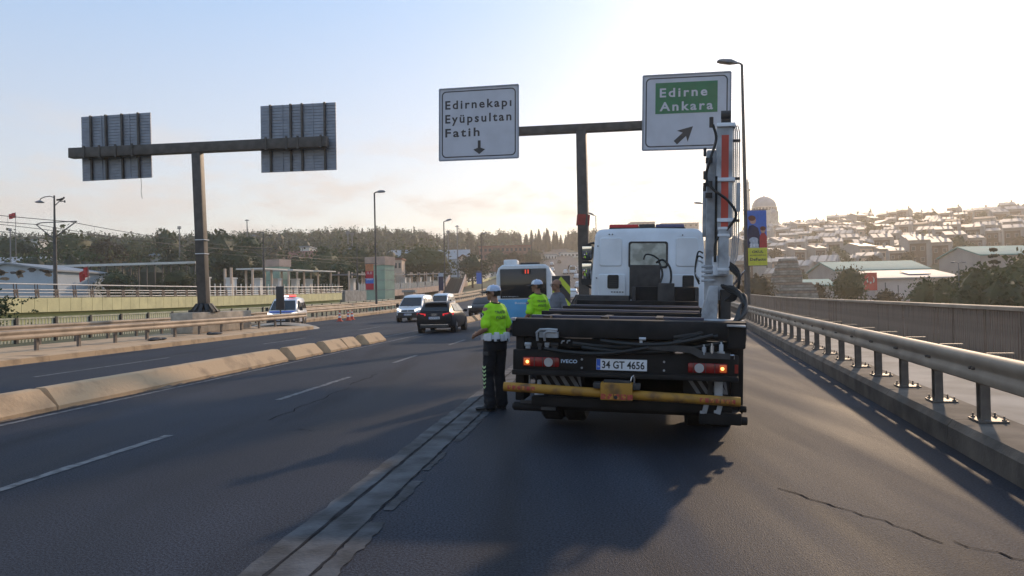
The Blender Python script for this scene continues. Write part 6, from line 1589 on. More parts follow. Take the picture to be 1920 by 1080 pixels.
# ---- white vans facing the camera
def small_van(label, loc, rz, txt, police=False, grille=True):
    o, body = vehicle('panel_van', label, 'van', loc, rz,
        [(-2.12, 0.40, 1.05, 0.80), (-2.06, 0.28, 1.08, 0.90), (-1.2, 0.24, 1.08, 0.915), (0.4, 0.24, 1.06, 0.915), (1.15, 0.25, 1.02, 0.90), (1.75, 0.27, 0.90, 0.86), (2.02, 0.30, 0.78, 0.78), (2.10, 0.38, 0.66, 0.66)],
        [(-2.10, 1.06, 1.70, 0.86, 0.70), (-1.9, 1.06, 1.80, 0.88, 0.72), (-0.5, 1.06, 1.83, 0.88, 0.72), (0.35, 1.06, 1.76, 0.87, 0.70), (0.62, 1.05, 1.62, 0.86, 0.69), (1.42, 1.0, 1.02, 0.84, 0.78)],
        (0.32, 0.21, 0.20, (-1.38, 1.32), 0.90, LAMP_H), VANW)
    pane(o, 'windscreen', [(-0.74, 1.36, 1.05), (0.74, 1.36, 1.05), (0.62, 0.66, 1.60), (-0.62, 0.66, 1.60)], GLASS, 0.04)
    side_win(o, -0.30, 0.95, 1.12, -0.30, 0.42, 1.60, 0.88, 0.71); side_win(o, -1.2, -0.42, 1.12, -1.2, -0.42, 1.60, 0.88, 0.72); side_win(o, -1.98, -1.3, 1.12, -1.95, -1.3, 1.60, 0.88, 0.72)
    bm_ = MB(); bm_.loft([[(sx * x, y, z) for sx, x, z in ((-1, hw, z0), (-1, hw, z1), (1, hw, z1), (1, hw, z0))] for y, hw, z0, z1 in ((1.70, 0.885, 0.30, 0.60), (1.98, 0.82, 0.27, 0.66), (2.12, 0.64, 0.30, 0.64))], 0, False); bm_.build('bumper', BUMPD, o, bevel=0.03)
    gr_ = MB(); gr_.box((0, 2.07, 0.74), (0.92, 0.06, 0.11)); gr_.build('grille', BLACK, o, bevel=0.02)
    for sx in (-1, 1):
        hl = MB(); hl.loft([[(sx * x, y, z0), (sx * x, y, z1), (sx * x, y - 0.06, z1), (sx * x, y - 0.06, z0)] for x, y, z0, z1 in ((0.48, 2.09, 0.70, 0.84), (0.66, 2.02, 0.70, 0.90), (0.80, 1.86, 0.76, 0.93))], 0, False); hl.build('headlamp', HEADL, o)
        mr = MB(); mr.box((sx * 1.02, 0.95, 1.12), (0.17, 0.10, 0.23)); mr.build('mirror', BLACK, o, bevel=0.03)
        MB().cyl((sx * 0.86, 0.95, 1.08), (sx * 0.98, 0.95, 1.08), 0.03, 6).build('mirror_stalk', BLACK, o)
        wp = MB(); wp.tube([(sx * 0.1, 1.45, 1.04), (sx * 0.45, 1.30, 1.13)], 0.01, 5); wp.build('wiper', BLACK, o)
    bdg = MB(); bdg.prism([(0, 0.07), (0.045, 0), (0, -0.07), (-0.045, 0)], Matrix.Translation((0, 2.105, 0.745)) @ Matrix(((-1, 0, 0, 0), (0, 0, 1, 0), (0, 1, 0, 0), (0, 0, 0, 1))), 0.012); bdg.build('emblem', CHROME, o)
    plate(o, txt, 0, 2.135, 0.50, back=False)
    if police:
        lb_ = MB().box((0, 0.1, 1.845), (1.15, 0.30, 0.04)).build('light_bar', BLACK, o)
        MB().box((-0.28, 0.1, 1.91), (0.56, 0.28, 0.11)).build('red_beacon', EMRED, lb_, bevel=0.03); MB().box((0.30, 0.1, 1.91), (0.52, 0.28, 0.11)).build('red_beacon', EMRED, lb_, bevel=0.03)
        MB().blob((0.05, 0.27, 1.90), (0.22, 0.04, 0.05)).build('flash_lamp', EMWHT, lb_)
        MB().box((0, 1.62, 0.965), (1.5, 0.30, 0.012), M=Matrix.Rotation(-0.20, 3, 'X')).build('blue_stripe', PLB, o)
    return o
p = RM(13.1, 50.5); small_van('white van with dark bumper coming towards us beside the hatchback', (p.x, p.y, p.z), math.pi - AM, '34 BU 4175')
p = RM(15.3, 69); small_van('second white van half hidden behind the first oncoming van', (p.x, p.y, p.z), math.pi - AM, '34 TK 2201')
p = RM(19.6, 44.0); small_van('white police van with flashing red lights behind the guardrail end', (p.x, p.y, p.z), math.pi + 0.12, '34 A 1187', police=True)

# ---- more distant cars
def far_car(label, loc, rz, m_, suv=True):
    k = 1.14 if suv else 1.0
    o, b = vehicle('distant_car', label, 'car', loc, rz, [(-2.1, 0.36, 0.86 * k, 0.74), (-1.9, 0.26, 0.98 * k, 0.88), (0.8, 0.24, 0.95 * k, 0.90), (1.8, 0.26, 0.84 * k, 0.86), (2.12, 0.36, 0.66 * k, 0.70)],
        [(-2.0, 0.96 * k, 1.2 * k, 0.80, 0.64), (-1.6, 0.97 * k, 1.44 * k, 0.82, 0.62), (0.1, 0.95 * k, 1.46 * k, 0.82, 0.62), (0.95, 0.93 * k, 0.96 * k, 0.8, 0.7)], (0.34, 0.22, 0.22, (-1.3, 1.3), 0.89, CHROME), m_)
    pane(o, 'rear_window', [(-0.64, -2.0, 1.0 * k), (0.64, -2.0, 1.0 * k), (0.54, -1.68, 1.36 * k), (-0.54, -1.68, 1.36 * k)], GLASS, 0.04)
    side_win(o, -1.4, 0.5, 1.0 * k, -1.4, 0.15, 1.36 * k, 0.82, 0.63)
    for sx in (-1, 1): MB().box((sx * 0.74, -2.08, 0.88 * k), (0.2, 0.06, 0.14)).build('tail_lamp', REDL, o)
    MB().box((0, -2.12, 0.62), (0.5, 0.02, 0.11)).build('number_plate', PLW, o)
    for sx in (-1, 1): MB().box((sx * 0.72, 2.06, 0.74), (0.26, 0.08, 0.12)).build('headlamp', HEADL, o)
    return o
q = at(1074, 557, 112); far_car('white car far ahead beside the chevron board', (q.x, 112, zr(112)), -AM, VANW)
q = RM(9.9, 60); far_car('dark oncoming car half hidden behind the first officer head', (q.x, q.y, q.z), math.pi - AM, CARB, False)
for k, (l, s, m_) in enumerate(((4.0, 180, VANW), (7.0, 215, CARB), (3.8, 250, VANW), (11, 240, CARB), (12, 310, VANW), (4, 330, CARB), (7, 290, VANW), (12, 200, VANW), (7.2, 380, CARB), (11.5, 360, VANW))):
    q = RM(l, s); far_car(nth([180, 200, 250, 290, 310, 360].index(s)) + ' nearest tiny white car on the far climbing road' if m_ is VANW else nth([215, 240, 330, 380].index(s)) + ' nearest tiny dark car on the far climbing road', (q.x, q.y, q.z), -AM, m_)['group'] = 'cars on the far climbing road'

# ---- city buses
def bus(label, loc, rz, m_low, front=False, number='11'):
    o = empty('city_bus', loc, rz, label, 'bus')
    W, H, Ln = 2.5, 3.05, 11.6
    def ring(y, k, ins): return [(x, y, z) for x, z in ((-W / 2 + ins, 0.32), (-W / 2 + ins * 0.6, 1.0), (-W / 2 + ins * 0.6, 2.6 - ins), (-W / 2 + 0.10 + ins, H - 0.14 - ins), (-W / 2 + 0.28 + ins, H - ins), (W / 2 - 0.28 - ins, H - ins), (W / 2 - 0.10 - ins, H - 0.14 - ins), (W / 2 - ins * 0.6, 2.6 - ins), (W / 2 - ins * 0.6, 1.0), (W / 2 - ins, 0.32))]
    b = MB(); b.loft([ring(0, 1, 0.06), ring(0.07, 1, 0.0), ring(Ln - 0.1, 1, 0), ring(Ln, 1, 0.07)], 0, True); b.build('body', BUSW, o, angle=35)
    MB().box((0, -0.012, 0.93), (W - 0.06, 0.05, 1.12)).build('rear_panel', m_low, o, bevel=0.02)
    MB().box((0, 5.8, 0.72), (W + 0.012, 11.2, 0.62)).build('side_skirt', m_low, o, bevel=0.01)
    rw = MB().box((-0.03, -0.022, 2.20), (W - 0.42, 0.05, 1.32)).build('rear_window', GLASS, o, bevel=0.03)
    dp = MB().box((0.12, -0.05, 2.72), (0.42, 0.012, 0.22)).build('number_display', BLACK, o)
    t = MB(); text_mb(t, number, rear(0.06, -0.0575, 2.64), 0.16, 0.17, 1.0, 0.03); t.build('route_number', LED, dp)
    for sx in (-1, 1):
        for k in range(6): MB().box((sx * (W / 2 + 0.004), 1.2 + k * 1.75, 2.02), (0.02, 1.62, 1.0)).build('side_window', GLASS, o)
        for k in range(3): MB().cyl((sx * (W / 2 - 0.16), -0.045, 0.62 + k * 0.2), (sx * (W / 2 - 0.16), -0.06, 0.62 + k * 0.2), 0.07, 12).build('tail_lamp', REDL, o)
    plate(o, '34 LR 2158', 0.45, -0.045, 0.82)
    t = MB(); text_mb(t, 'Bozcu', rear(-0.42, -0.042, 1.28), 0.5, 0.09, 1.1); t.build('body_lettering', WHITE, o)
    t = MB(); text_mb(t, 'www.iett.gov.tr', rear(-1.0, -0.05, 1.60), 0.75, 0.05, 1.1); t.build('web_lettering', WHITE, o)
    ac = MB(); ac.box((-0.62, 1.0, H + 0.12), (0.62, 1.3, 0.26)); ac.build('roof_unit', BUSW, o, bevel=0.06)
    ac = MB(); ac.box((0.25, 1.6, H + 0.05), (0.9, 1.6, 0.14)); ac.build('roof_hatch', BLACK, o, bevel=0.03)
    tme, rme = wheel_proto(0.48, 0.28, 0.28, LAMP_H)
    for yy in (3.0, 8.9):
        for sx in (-1, 1):
            w_ = inst(tme, 'wheel', o, (sx * (W / 2 - 0.15), yy, 0.48), (0, 0, 0 if sx > 0 else math.pi)); inst(rme, 'rim', w_)
    MB().box((0, -0.02, 0.36), (W - 0.1, 0.10, 0.14)).build('rear_bumper', BUMPD, o, bevel=0.02)
    return o
q = at(983, 560, 33.3); bus('blue and white city bus driving away behind the officers', (q.x, 33.3, zr(33.3)), -AM + rad(2.5), BUSB)
q = RM(4.2, 290); bus('far white coach on the climbing road, left of the mirror', (q.x, q.y, q.z), -AM, BUSW, number='76')
q = RM(0.6, 300); bus('far dark-windowed bus next to the far coach', (q.x, q.y, q.z), -AM, BUSW, number='39')

# ================================================================== chevron board, cones
CHY = mat('chevron_yellow', (0.55, 0.62, 0.04), 0.5, var=0.08)
p0 = at(1051, 560, 27.5); ch = empty('chevron_board', (p0.x, p0.y, 0), rad(-8), 'black board with yellow chevrons at the exit split', 'sign')
cw_, z0_, z1_ = 0.66, 0.62, at(1051, 517, 27.5).z
c0 = (at(1036, 537, 27.5).x + at(1069, 537, 27.5).x) / 2 - p0.x
MB().box((c0, 0, (z0_ + z1_) / 2), (cw_, 0.04, z1_ - z0_)).build('board', SIGN_B, ch)
for k in range(3):
    zt = z1_ - 0.03 - k * 0.62
    pts = [(-cw_ / 2, zt - 0.40), (0, zt), (cw_ / 2, zt - 0.40), (cw_ / 2, zt - 0.68), (0, zt - 0.28), (-cw_ / 2, zt - 0.68)]
    pts = [(x, max(z0_, z)) for x, z in pts]
    MB().prism(pts, rear(c0, -0.024, 0), 0.004).build('chevron', CHY, ch)
for sx in (-0.25, 0.25): MB().box((c0 + sx, 0.04, 0.9), (0.05, 0.05, 1.8)).build('post', STEEL_G, ch)
CONE = mat('cone_orange', (0.62, 0.07, 0.03), 0.5, var=0.1); CONW = mat('cone_white', (0.7, 0.7, 0.7), 0.5, var=0.05)
for k, (u, v, d) in enumerate(((637, 600, 54), (653, 597, 55.5), (660, 596, 57))):
    q = at(u, v, d); lb = ['traffic cone standing apart, left of the other two', 'middle traffic cone of the three', 'right traffic cone beside the middle one'][k]
    c = empty('traffic_cone', (q.x, q.y, zr(d) + 0.003), 0, lb, 'cone', 'traffic cones on the slip road')
    MB().box((0, 0, 0.02), (0.42, 0.42, 0.04)).build('base', CONE, c, bevel=0.01)
    pr = lambda z: 0.17 - 0.145 * (z / 0.75)
    for z0, z1, m_ in ((0.04, 0.26, CONE), (0.26, 0.40, CONW), (0.40, 0.53, CONE), (0.53, 0.62, CONW), (0.62, 0.75, CONE)):
        MB().lathe([(pr(z0), z0), (pr(z1), z1)], 14).build('cone_band', m_, c)
# signal post with dark back, in front of the police van
q = at(526, 575, 42); sg = empty('signal_board', (q.x, q.y, zr(42) + 0.15), 0, 'dark back of a narrow sign before the police van', 'sign')
MB().tube([(0, 0, 0), (0, 0, 1.3)], 0.04, 8).build('post', STEEL_G, sg); h0 = at(526, 585, 42).z - sg.location.z; h1 = at(526, 537, 42).z - sg.location.z
MB().box((0, -0.05, (h0 + 0.15 + h1) / 2), (0.46, 0.08, h1 - h0 - 0.15)).build('board', SIGN_B, sg, bevel=0.02)
# ================================================================== people
SKIN = mat('tanned_skin', (0.30, 0.155, 0.10), 0.55, var=0.12, scale=12, spec=0.35)
HIVIS = mat('hi_vis_yellow_green', (0.36, 0.72, 0.012), 0.8, var=0.14, scale=5, emit=(0.42, 0.85, 0.01), estr=0.0)
NAVY = mat('navy_trousers', (0.007, 0.0075, 0.011), 0.85, var=0.3, scale=9, bump=0.1, bscale=300)
GTEE = mat('grey_t_shirt', (0.145, 0.145, 0.165), 0.85, var=0.12, scale=6)
CAPW = mat('cap_white', (0.74, 0.75, 0.78), 0.75, var=0.05); CAPM = mat('cap_mesh_blue_white', (0.46, 0.52, 0.66), 0.8, var=0.15, scale=60)
HAIR = mat('dark_hair', (0.015, 0.012, 0.010), 0.7, var=0.3, scale=40); SHOE = mat('black_shoe', (0.012, 0.012, 0.013), 0.45, var=0.2)
BELTW = mat('white_belt_gear', (0.66, 0.66, 0.68), 0.55, var=0.1, scale=10); PRT = mat('dark_shirt_print', (0.07, 0.11, 0.06), 0.7, var=0.1); REFL = mat('reflective_chevron', (0.45, 0.62, 0.30), 0.5, var=0.1)
EYEW = mat('eye_white', (0.6, 0.58, 0.55), 0.3, var=0)
def voxelise(mb, voxel, smooth_n=3, wrinkle=0.0, wfreq=(9, 9, 16), seed=0.0, keep=None):
    me = mb.mesh('tmp', SKIN); o = bpy.data.objects.new('tmp', me); COL.objects.link(o)
    md = o.modifiers.new('r', 'REMESH'); md.mode = 'VOXEL'; md.voxel_size = voxel
    dg = bpy.context.evaluated_depsgraph_get(); dg.update()
    ev = o.evaluated_get(dg); m2 = bpy.data.meshes.new_from_object(ev)
    bpy.data.objects.remove(o); bpy.data.meshes.remove(me)
    bm = bmesh.new(); bm.from_mesh(m2)
    for _ in range(smooth_n): bmesh.ops.smooth_vert(bm, verts=bm.verts, factor=0.5, use_axis_x=True, use_axis_y=True, use_axis_z=True)
    bm.normal_update()
    if wrinkle:
        for v in bm.verts:
            c = v.co; q = Vector((c.x * wfreq[0], c.y * wfreq[1], c.z * wfreq[2] + seed))
            n = noise.noise(q + Vector((noise.noise(c * 6 + Vector((seed, 0, 0))) * 2.2, 0, 0)))
            n2 = noise.noise(q * 2.3)
            v.co += v.normal * wrinkle * ((1 - abs(n) * 2.2) * 0.8 + n2 * 0.35) * (keep(c) if keep else 1.0)
    for f in bm.faces: f.smooth = True
    bm.to_mesh(m2); bm.free(); m2.update()
    return m2
def ell(z, hx, hy, cx=0, cy=0, n=18, p=2.3):
    out = []
    for j in range(n):
        a = 6.28318 * j / n; c, s = math.cos(a), math.sin(a)
        out.append((cx + hx * math.copysign(abs(c) ** (2 / p), c), cy + hy * math.copysign(abs(s) ** (2 / p), s), z))
    return out
def limb(mb, pts, rs_, n=12):
    mb.tube(pts, rs_, n)
    for p, r in zip(pts, rs_): mb.blob(p, r * 0.99, 0, 10, 8)
def hand(mb, wrist, d, palm_n, curl=0.5, side=1):
    """palm and five fingers; d = pointing direction, palm_n = palm normal"""
    d = Vector(d).normalized(); pn = (Vector(palm_n) - d * Vector(palm_n).dot(d)).normalized(); sx = d.cross(pn) * side
    w = Vector(wrist); k = w + d * 0.05
    M_ = Matrix((sx, d, pn)).transposed()
    mb.blob(w + d * 0.048, (0.040, 0.052, 0.017), 0, 12, 8, M=M_)
    limb(mb, [w, w + d * 0.03], [0.026, 0.028], 10)
    for i, (ox, ln, r) in enumerate(((-0.029, 0.062, 0.0085), (-0.010, 0.076, 0.0095), (0.010, 0.080, 0.0095), (0.029, 0.072, 0.009))):
        b = w + d * 0.088 + sx * ox; a = curl * (0.9 + 0.1 * i); p = [b]; dd = d
        for seg, f in enumerate((0.45, 0.32, 0.23)):
            dd = (dd * math.cos(a * 0.8) + pn * math.sin(a * 0.8)).normalized(); p.append(p[-1] + dd * ln * f); 
        limb(mb, p, [r, r, r * 0.92, r * 0.8], 8)
    b = w + d * 0.035 + sx * 0.036; t1 = b + (sx * 0.7 + d * 0.6 + pn * 0.3).normalized() * 0.035; t2 = t1 + (d * 0.9 + sx * 0.15 + pn * 0.45).normalized() * 0.03
    limb(mb, [b, t1, t2], [0.013, 0.011, 0.009], 8)
def person(label, loc, rz, top_m, arms, legs, head_yaw, cap=True, bald=False, police=True, gaze=0.0, scale=1.0, belly=0.0):
    o = empty('person', loc, rz, label, 'person'); o.scale = (scale,) * 3
    HZ = 1.645; hr = Matrix.Rotation(head_yaw, 4, 'Z'); hm = Matrix.Translation((0, 0.015, 0)) @ hr
    H = lambda x, y, z: hm @ Vector((x, y, z))
    body = MB()
    tors = [(0.90, .155, .112, 0), (1.0, .165, .118, 0), (1.08, .148, .106 + belly, .01 + belly * .5), (1.2, .155, .110 + belly, .005 + belly * .5), (1.32, .172, .118, 0), (1.40, .160, .102, -.005), (1.46, .105, .078, -.01), (1.50, .065, .064, -.005)]
    body.loft([ell(z, hx, hy, 0, cy) for z, hx, hy, cy in tors], 0)
    limb(body, [(0, -0.005, 1.45), (0, 0.0, 1.52), tuple(H(0, 0.0, 1.57))], [0.066, 0.056, 0.055])
    # head: skull, jaw, brow, nose, lips, ears
    body.blob(H(0, -0.008, 1.672), (0.074, 0.094, 0.088), 0, 16, 12, M=hr.to_3x3()); body.blob(H(0, 0.026, 1.612), (0.056, 0.066, 0.072), 0, 14, 10, M=hr.to_3x3()); body.blob(H(0, 0.070, 1.560), (0.026, 0.022, 0.020), 0, 10, 8, M=hr.to_3x3())
    body.blob(H(0, 0.080, 1.672), (0.050, 0.016, 0.012), 0, 10, 6, M=hr.to_3x3())
    body.loft([[H(-0.008, 0.085, 1.66), H(0.008, 0.085, 1.66), H(0, 0.097, 1.66)], [H(-0.017, 0.08, 1.615), H(0.017, 0.08, 1.615), H(0, 0.118, 1.618)], [H(-0.010, 0.08, 1.606), H(0.010, 0.08, 1.606), H(0, 0.100, 1.606)]], 0)
    body.blob(H(0, 0.084, 1.586), (0.024, 0.012, 0.010), 0, 10, 6, M=hr.to_3x3())
    for sx in (-1, 1): body.blob(H(sx * 0.076, -0.012, 1.632), (0.011, 0.022, 0.033), 0, 8, 8, M=hr.to_3x3())
    for sx, (el, wr, hd, pn, cu) in arms.items():
        sh = Vector((sx * 0.158, -0.005, 1.405)); el = Vector(el); wr = Vector(wr)
        limb(body, [sh, sh.lerp(el, 0.5), el, el.lerp(wr, 0.35), wr], [0.056, 0.046, 0.040, 0.040, 0.027]); hand(body, wr, hd, pn, cu, sx)
    for sx, (kn, an, toe) in legs.items():
        limb(body, [(sx * 0.092, 0, 0.90), kn, an], [0.085, 0.058, 0.04])
    me = voxelise(body, 0.0075, 3); me.materials.clear(); me.materials.append(SKIN); inst(me, 'body', o)
    for sx in (-1, 1):
        MB().blob(H(sx * 0.031, 0.079, 1.652), (0.012, 0.008, 0.007), 0, 8, 6, M=hr.to_3x3()).build('eye', EYEW, o); MB().blob(H(sx * 0.031, 0.085, 1.652), (0.005, 0.004, 0.005), 0, 6, 6, M=hr.to_3x3()).build('iris', HAIR, o)
        MB().blob(H(sx * 0.032, 0.090, 1.674), (0.018, 0.006, 0.004), 0, 8, 5, M=hr.to_3x3()).build('eyebrow', HAIR, o)
    # shirt
    s_ = MB(); g = 0.014
    ts = [(1.035, .172 + g, .122 + g + belly, .0 + belly * .5)] + [(z, hx + g, hy + g, cy) for z, hx, hy, cy in tors[2:6]] + [(1.455, .122, .092, -.008), (1.492, .080, .078, -.006)]
    s_.loft([ell(z, hx, hy, 0, cy) for z, hx, hy, cy in ts], 0)
    for sx, (el, wr, hd, pn, cu) in arms.items():
        sh = Vector((sx * 0.155, -0.005, 1.402)); el = Vector(el); e2 = sh.lerp(el, 0.80)
        limb(s_, [(sx * 0.05, -0.008, 1.468), (sx * 0.13, -0.008, 1.437), sh], [0.050, 0.055, 0.056]); limb(s_, [sh, sh.lerp(el, 0.4), e2], [0.058, 0.059, 0.064])
    me = voxelise(s_, 0.009, 4, 0.017, (6, 6, 9), loc[0], lambda c: 0.35 + 0.65 * smooth((1.42 - c.z) / 0.3)); me.materials.clear(); me.materials.append(top_m); shirt = inst(me, 'shirt', o)
    MB().tube([(0.080 * math.cos(a), -0.002 + 0.076 * math.sin(a), 1.492 + 0.012 * math.cos(a) ** 2) for a in [6.283 * i / 20 for i in range(21)]], 0.012, 8).build('collar', NAVY if police else top_m, shirt)
    # trousers
    t_ = MB(); t_.loft([ell(z, hx, hy, 0, cy) for z, hx, hy, cy in ((0.84, .165, .120, 0), (0.92, .178, .130, 0), (1.0, .176, .126, 0), (1.06, .168, .118, 0))], 0)
    for sx, (kn, an, toe) in legs.items():
        kn = Vector(kn); an = Vector(an); hp_ = Vector((sx * 0.090, 0, 0.90))
        limb(t_, [hp_, hp_.lerp(kn, 0.5), kn, kn.lerp(an, 0.5), an + Vector((0, 0, 0.05)), an + Vector((0, 0, -0.005))], [0.102, 0.090, 0.078, 0.078, 0.080, 0.082])
    me = voxelise(t_, 0.009, 3, 0.013, (8, 8, 13), loc[0] + 9, lambda c: 0.5 + 1.0 * smooth((0.32 - c.z) / 0.25)); me.materials.clear(); me.materials.append(NAVY); trs = inst(me, 'trousers', o)
    for sx, (kn, an, toe) in legs.items():
        an = Vector(an); toe = Vector(toe); d = (toe - an); d.z = 0; d.normalize(); yaw = math.atan2(-d.x, d.y)
        sm = MB(); 
        for (oy, rx_, ry_, rz_, zz) in ((-0.03, 0.042, 0.055, 0.05, 0.05), (0.06, 0.046, 0.075, 0.040, 0.04), (0.145, 0.048, 0.070, 0.032, 0.033)): sm.blob(an + d * oy + Vector((0, 0, zz - an.z)), (rx_, ry_, rz_), 0, 14, 8, M=Matrix.Rotation(yaw, 3, 'Z'))
        me = voxelise(sm, 0.007, 3); me.materials.clear(); me.materials.append(SHOE); sh_ = inst(me, 'shoe', o)
        so_ = MB(); so_.loft([[an + d * (0.055 + 0.15 * math.sin(a)) + Vector((-d.y, d.x, 0)) * 0.05 * math.cos(a) + Vector((0, 0, z_ - an.z)) for a in [6.283 * i / 16 for i in range(16)]] for z_ in (0.004, 0.020)], 0, False); so_.build('sole', BLACK, sh_)
    bv = BVHTree.FromPolygons([v.co for v in shirt.data.vertices], [tuple(p.vertices) for p in shirt.data.polygons])
    def printed(txt, cx, cz, w, h, name='shirt_lettering'):
        vs_, fs = text_geo(txt, 1.1, 0.028, 2); x0 = min(v.x for v in vs_); x1 = max(v.x for v in vs_); out = []
        for v in vs_:
            p = Vector((cx + ((v.x - x0) / (x1 - x0) - 0.5) * w, -0.6, cz + v.y / 0.7 * h)); hit = bv.ray_cast(p, Vector((0, 1, 0)))
            out.append((hit[0] if hit[0] else p + Vector((0, 0.48, 0))) + Vector((0, -0.005, 0)))
        m_ = MB(); m_.add(out, fs); m_.build(name, PRT, shirt)
    if police:
        printed('TRAFİK', 0.0, 1.355, 0.20, 0.036); printed('POLİSİ', 0.0, 1.28, 0.17, 0.036)
        b_ = MB(); p = Vector((-0.262, 0.02, 1.33)); n = 18
        hit = bv.ray_cast(Vector((-0.6, 0.0, 1.33)), Vector((1, 0, 0))); cc = (hit[0] if hit[0] else p)
        b_.cyl(cc + Vector((0.012, 0, 0)), cc + Vector((-0.006, 0, 0)), 0.040, 18); b_.build('sleeve_badge', NAVY, shirt); b2 = MB(); b2.tube([cc + Vector((-0.008, 0.026 * math.cos(6.283 * i / n), 0.026 * math.sin(6.283 * i / n))) for i in range(n + 1)], 0.004, 5); b2.build('badge_ring', BELTW, shirt)
        # belt with pouches
        bl = MB(); bl.loft([ell(z, .203, .150, 0, 0, 28) for z in (1.000, 1.062)], 0, True, cap=False); bl.loft([ell(z, .194, .142, 0, 0, 28)[::-1] for z in (1.000, 1.062)], 0, True, cap=False); belt = bl.build('belt', BELTW, o)
        for k, (a, w_, h_, dp) in enumerate(((-118, 0.075, 0.13, 0.04), (-92, 0.06, 0.10, 0.035), (-70, 0.09, 0.12, 0.05), (-44, 0.07, 0.13, 0.04), (-150, 0.07, 0.11, 0.04), (-15, 0.06, 0.12, 0.045), (195, 0.06, 0.10, 0.04), (60, 0.08, 0.1, 0.04), (120, 0.08, 0.1, 0.04))):
            a = rad(a); c = Vector((0.212 * math.cos(a), 0.160 * math.sin(a), 1.03 - (0.015 if k % 2 else 0.0)))
            MB().box(c, (w_, dp, h_), rz=a + math.pi / 2).build('belt_pouch', BELTW, belt, bevel=0.012)
        for k in range(2): MB().box((-0.10 + 0.16 * k, -0.172, 0.985), (0.04, 0.02, 0.03)).build('belt_clip', BLACK, belt, bevel=0.004)
        lk_ = legs[-1]; bt_ = BVHTree.FromPolygons([v.co for v in trs.data.vertices], [tuple(p.vertices) for p in trs.data.polygons])
        for k in range(6):
            zc = 0.62 - k * 0.055; m_ = MB(); vv = []
            for (yy, dz) in ((-0.035, 0.012), (0.0, -0.012), (0.035, 0.012), (0.035, -0.012), (0.0, -0.036), (-0.035, -0.012)):
                h_ = bt_.ray_cast(Vector((-0.6, -0.06 + yy, zc + dz)), Vector((1, 0.25, 0).__iter__() if False else (1, 0.22, 0))); vv.append((h_[0] if h_[0] else Vector((-0.17, yy, zc + dz))) + Vector((-0.006, -0.003, 0)))
            m_.add(vv, [(0, 1, 4, 5), (1, 2, 3, 4)]); m_.build('reflective_chevron', REFL, trs)
        h_ = bt_.ray_cast(Vector((-0.6, -0.10, 0.80)), Vector((1, 0.2, 0)))
        if h_[0]: MB().box(h_[0] + Vector((-0.006, 0, 0)), (0.02, 0.12, 0.05)).build('pocket_flap', TGRY, trs, bevel=0.005)
    if cap:
        cp = MB(); rings = []
        for i in range(9):
            t = i / 8; ph = t * math.pi / 2 * 0.98; rings.append([H(0.087 * math.cos(ph) ** 0.7 * math.cos(a), -0.004 + 0.107 * math.cos(ph) ** 0.7 * math.sin(a), 1.668 + 0.090 * math.sin(ph)) for a in [6.283 * j / 20 for j in range(20)]])
        for i in range(8):
            for j in range(20):
                pass
        cp.loft(rings, 0, True); mi = []
        for fi, f in enumerate(cp.f):
            c = sum((Vector(cp.v[k]) for k in f), Vector()) / len(f); lc = hm.inverted() @ c
            mi.append(1 if lc.y < 0.025 and lc.z < 1.758 else 0)
        cp.m = mi
        cpo = cp.build('cap', [CAPW, CAPM], o)
        br = MB(); top, bot = [], []
        for i in range(13):
            a = rad(18 + 144 * i / 12); r0 = Vector((0.088 * math.cos(a), 0.106 * math.sin(a))); ext = 0.085 * math.sin(a) ** 0.6
            top += [H(r0.x * 0.96, r0.y * 0.96, 1.674), H(r0.x * 1.02, r0.y + ext, 1.660 - 0.012 * abs(math.cos(a)))]
        vv = top + [p + Vector((0, 0, -0.006)) for p in top]; m_ = len(top)
        br.add(vv, [(2 * i, 2 * i + 1, 2 * i + 3, 2 * i + 2) for i in range(12)] + [(m_ + 2 * i, m_ + 2 * i + 2, m_ + 2 * i + 3, m_ + 2 * i + 1) for i in range(12)] + [(2 * i + 1, m_ + 2 * i + 1, m_ + 2 * i + 3, 2 * i + 3) for i in range(12)], 0, True); br.build('brim', NAVY, cpo)
        MB().blob(H(0, 0, 1.760), 0.010).build('cap_button', CAPW, cpo)
        hr_ = MB(); hr_.loft([[H(k * 0.079 * math.cos(a), -0.012 + k * 0.098 * math.sin(a), z_) for a in [rad(185 + 170 * j / 14) for j in range(15)]] for z_, k in ((1.60, 0.93), (1.63, 1.0), (1.675, 1.04))], 0, True, cap=False, closed=False); hr_.build('hair', HAIR, o)
    else:
        hr_ = MB(); hr_.loft([[H(k * 0.078 * math.cos(a), -0.012 + k * 0.098 * math.sin(a), z_) for a in [rad(190 + 160 * j / 14) for j in range(15)]] for z_, k in ((1.60, 0.95), (1.63, 1.0), (1.66, 1.0))], 0, True, cap=False, closed=False); hr_.build('hair', HAIR, o)
        gl_ = MB()
        for sx in (-1, 1):
            n = 14; gl_.tube([H(sx * 0.033 + 0.022 * math.cos(6.283 * i / n), 0.102, 1.652 + 0.017 * math.sin(6.283 * i / n)) for i in range(n + 1)], 0.003, 5); gl_.tube([H(sx * 0.055, 0.10, 1.655), H(sx * 0.08, 0.05, 1.655), H(sx * 0.082, -0.01, 1.65)], 0.003, 5)
        gl_.tube([H(-0.011, 0.102, 1.655), H(0.011, 0.102, 1.655)], 0.003, 5); gl_.build('glasses', BLACK, o)
    return o
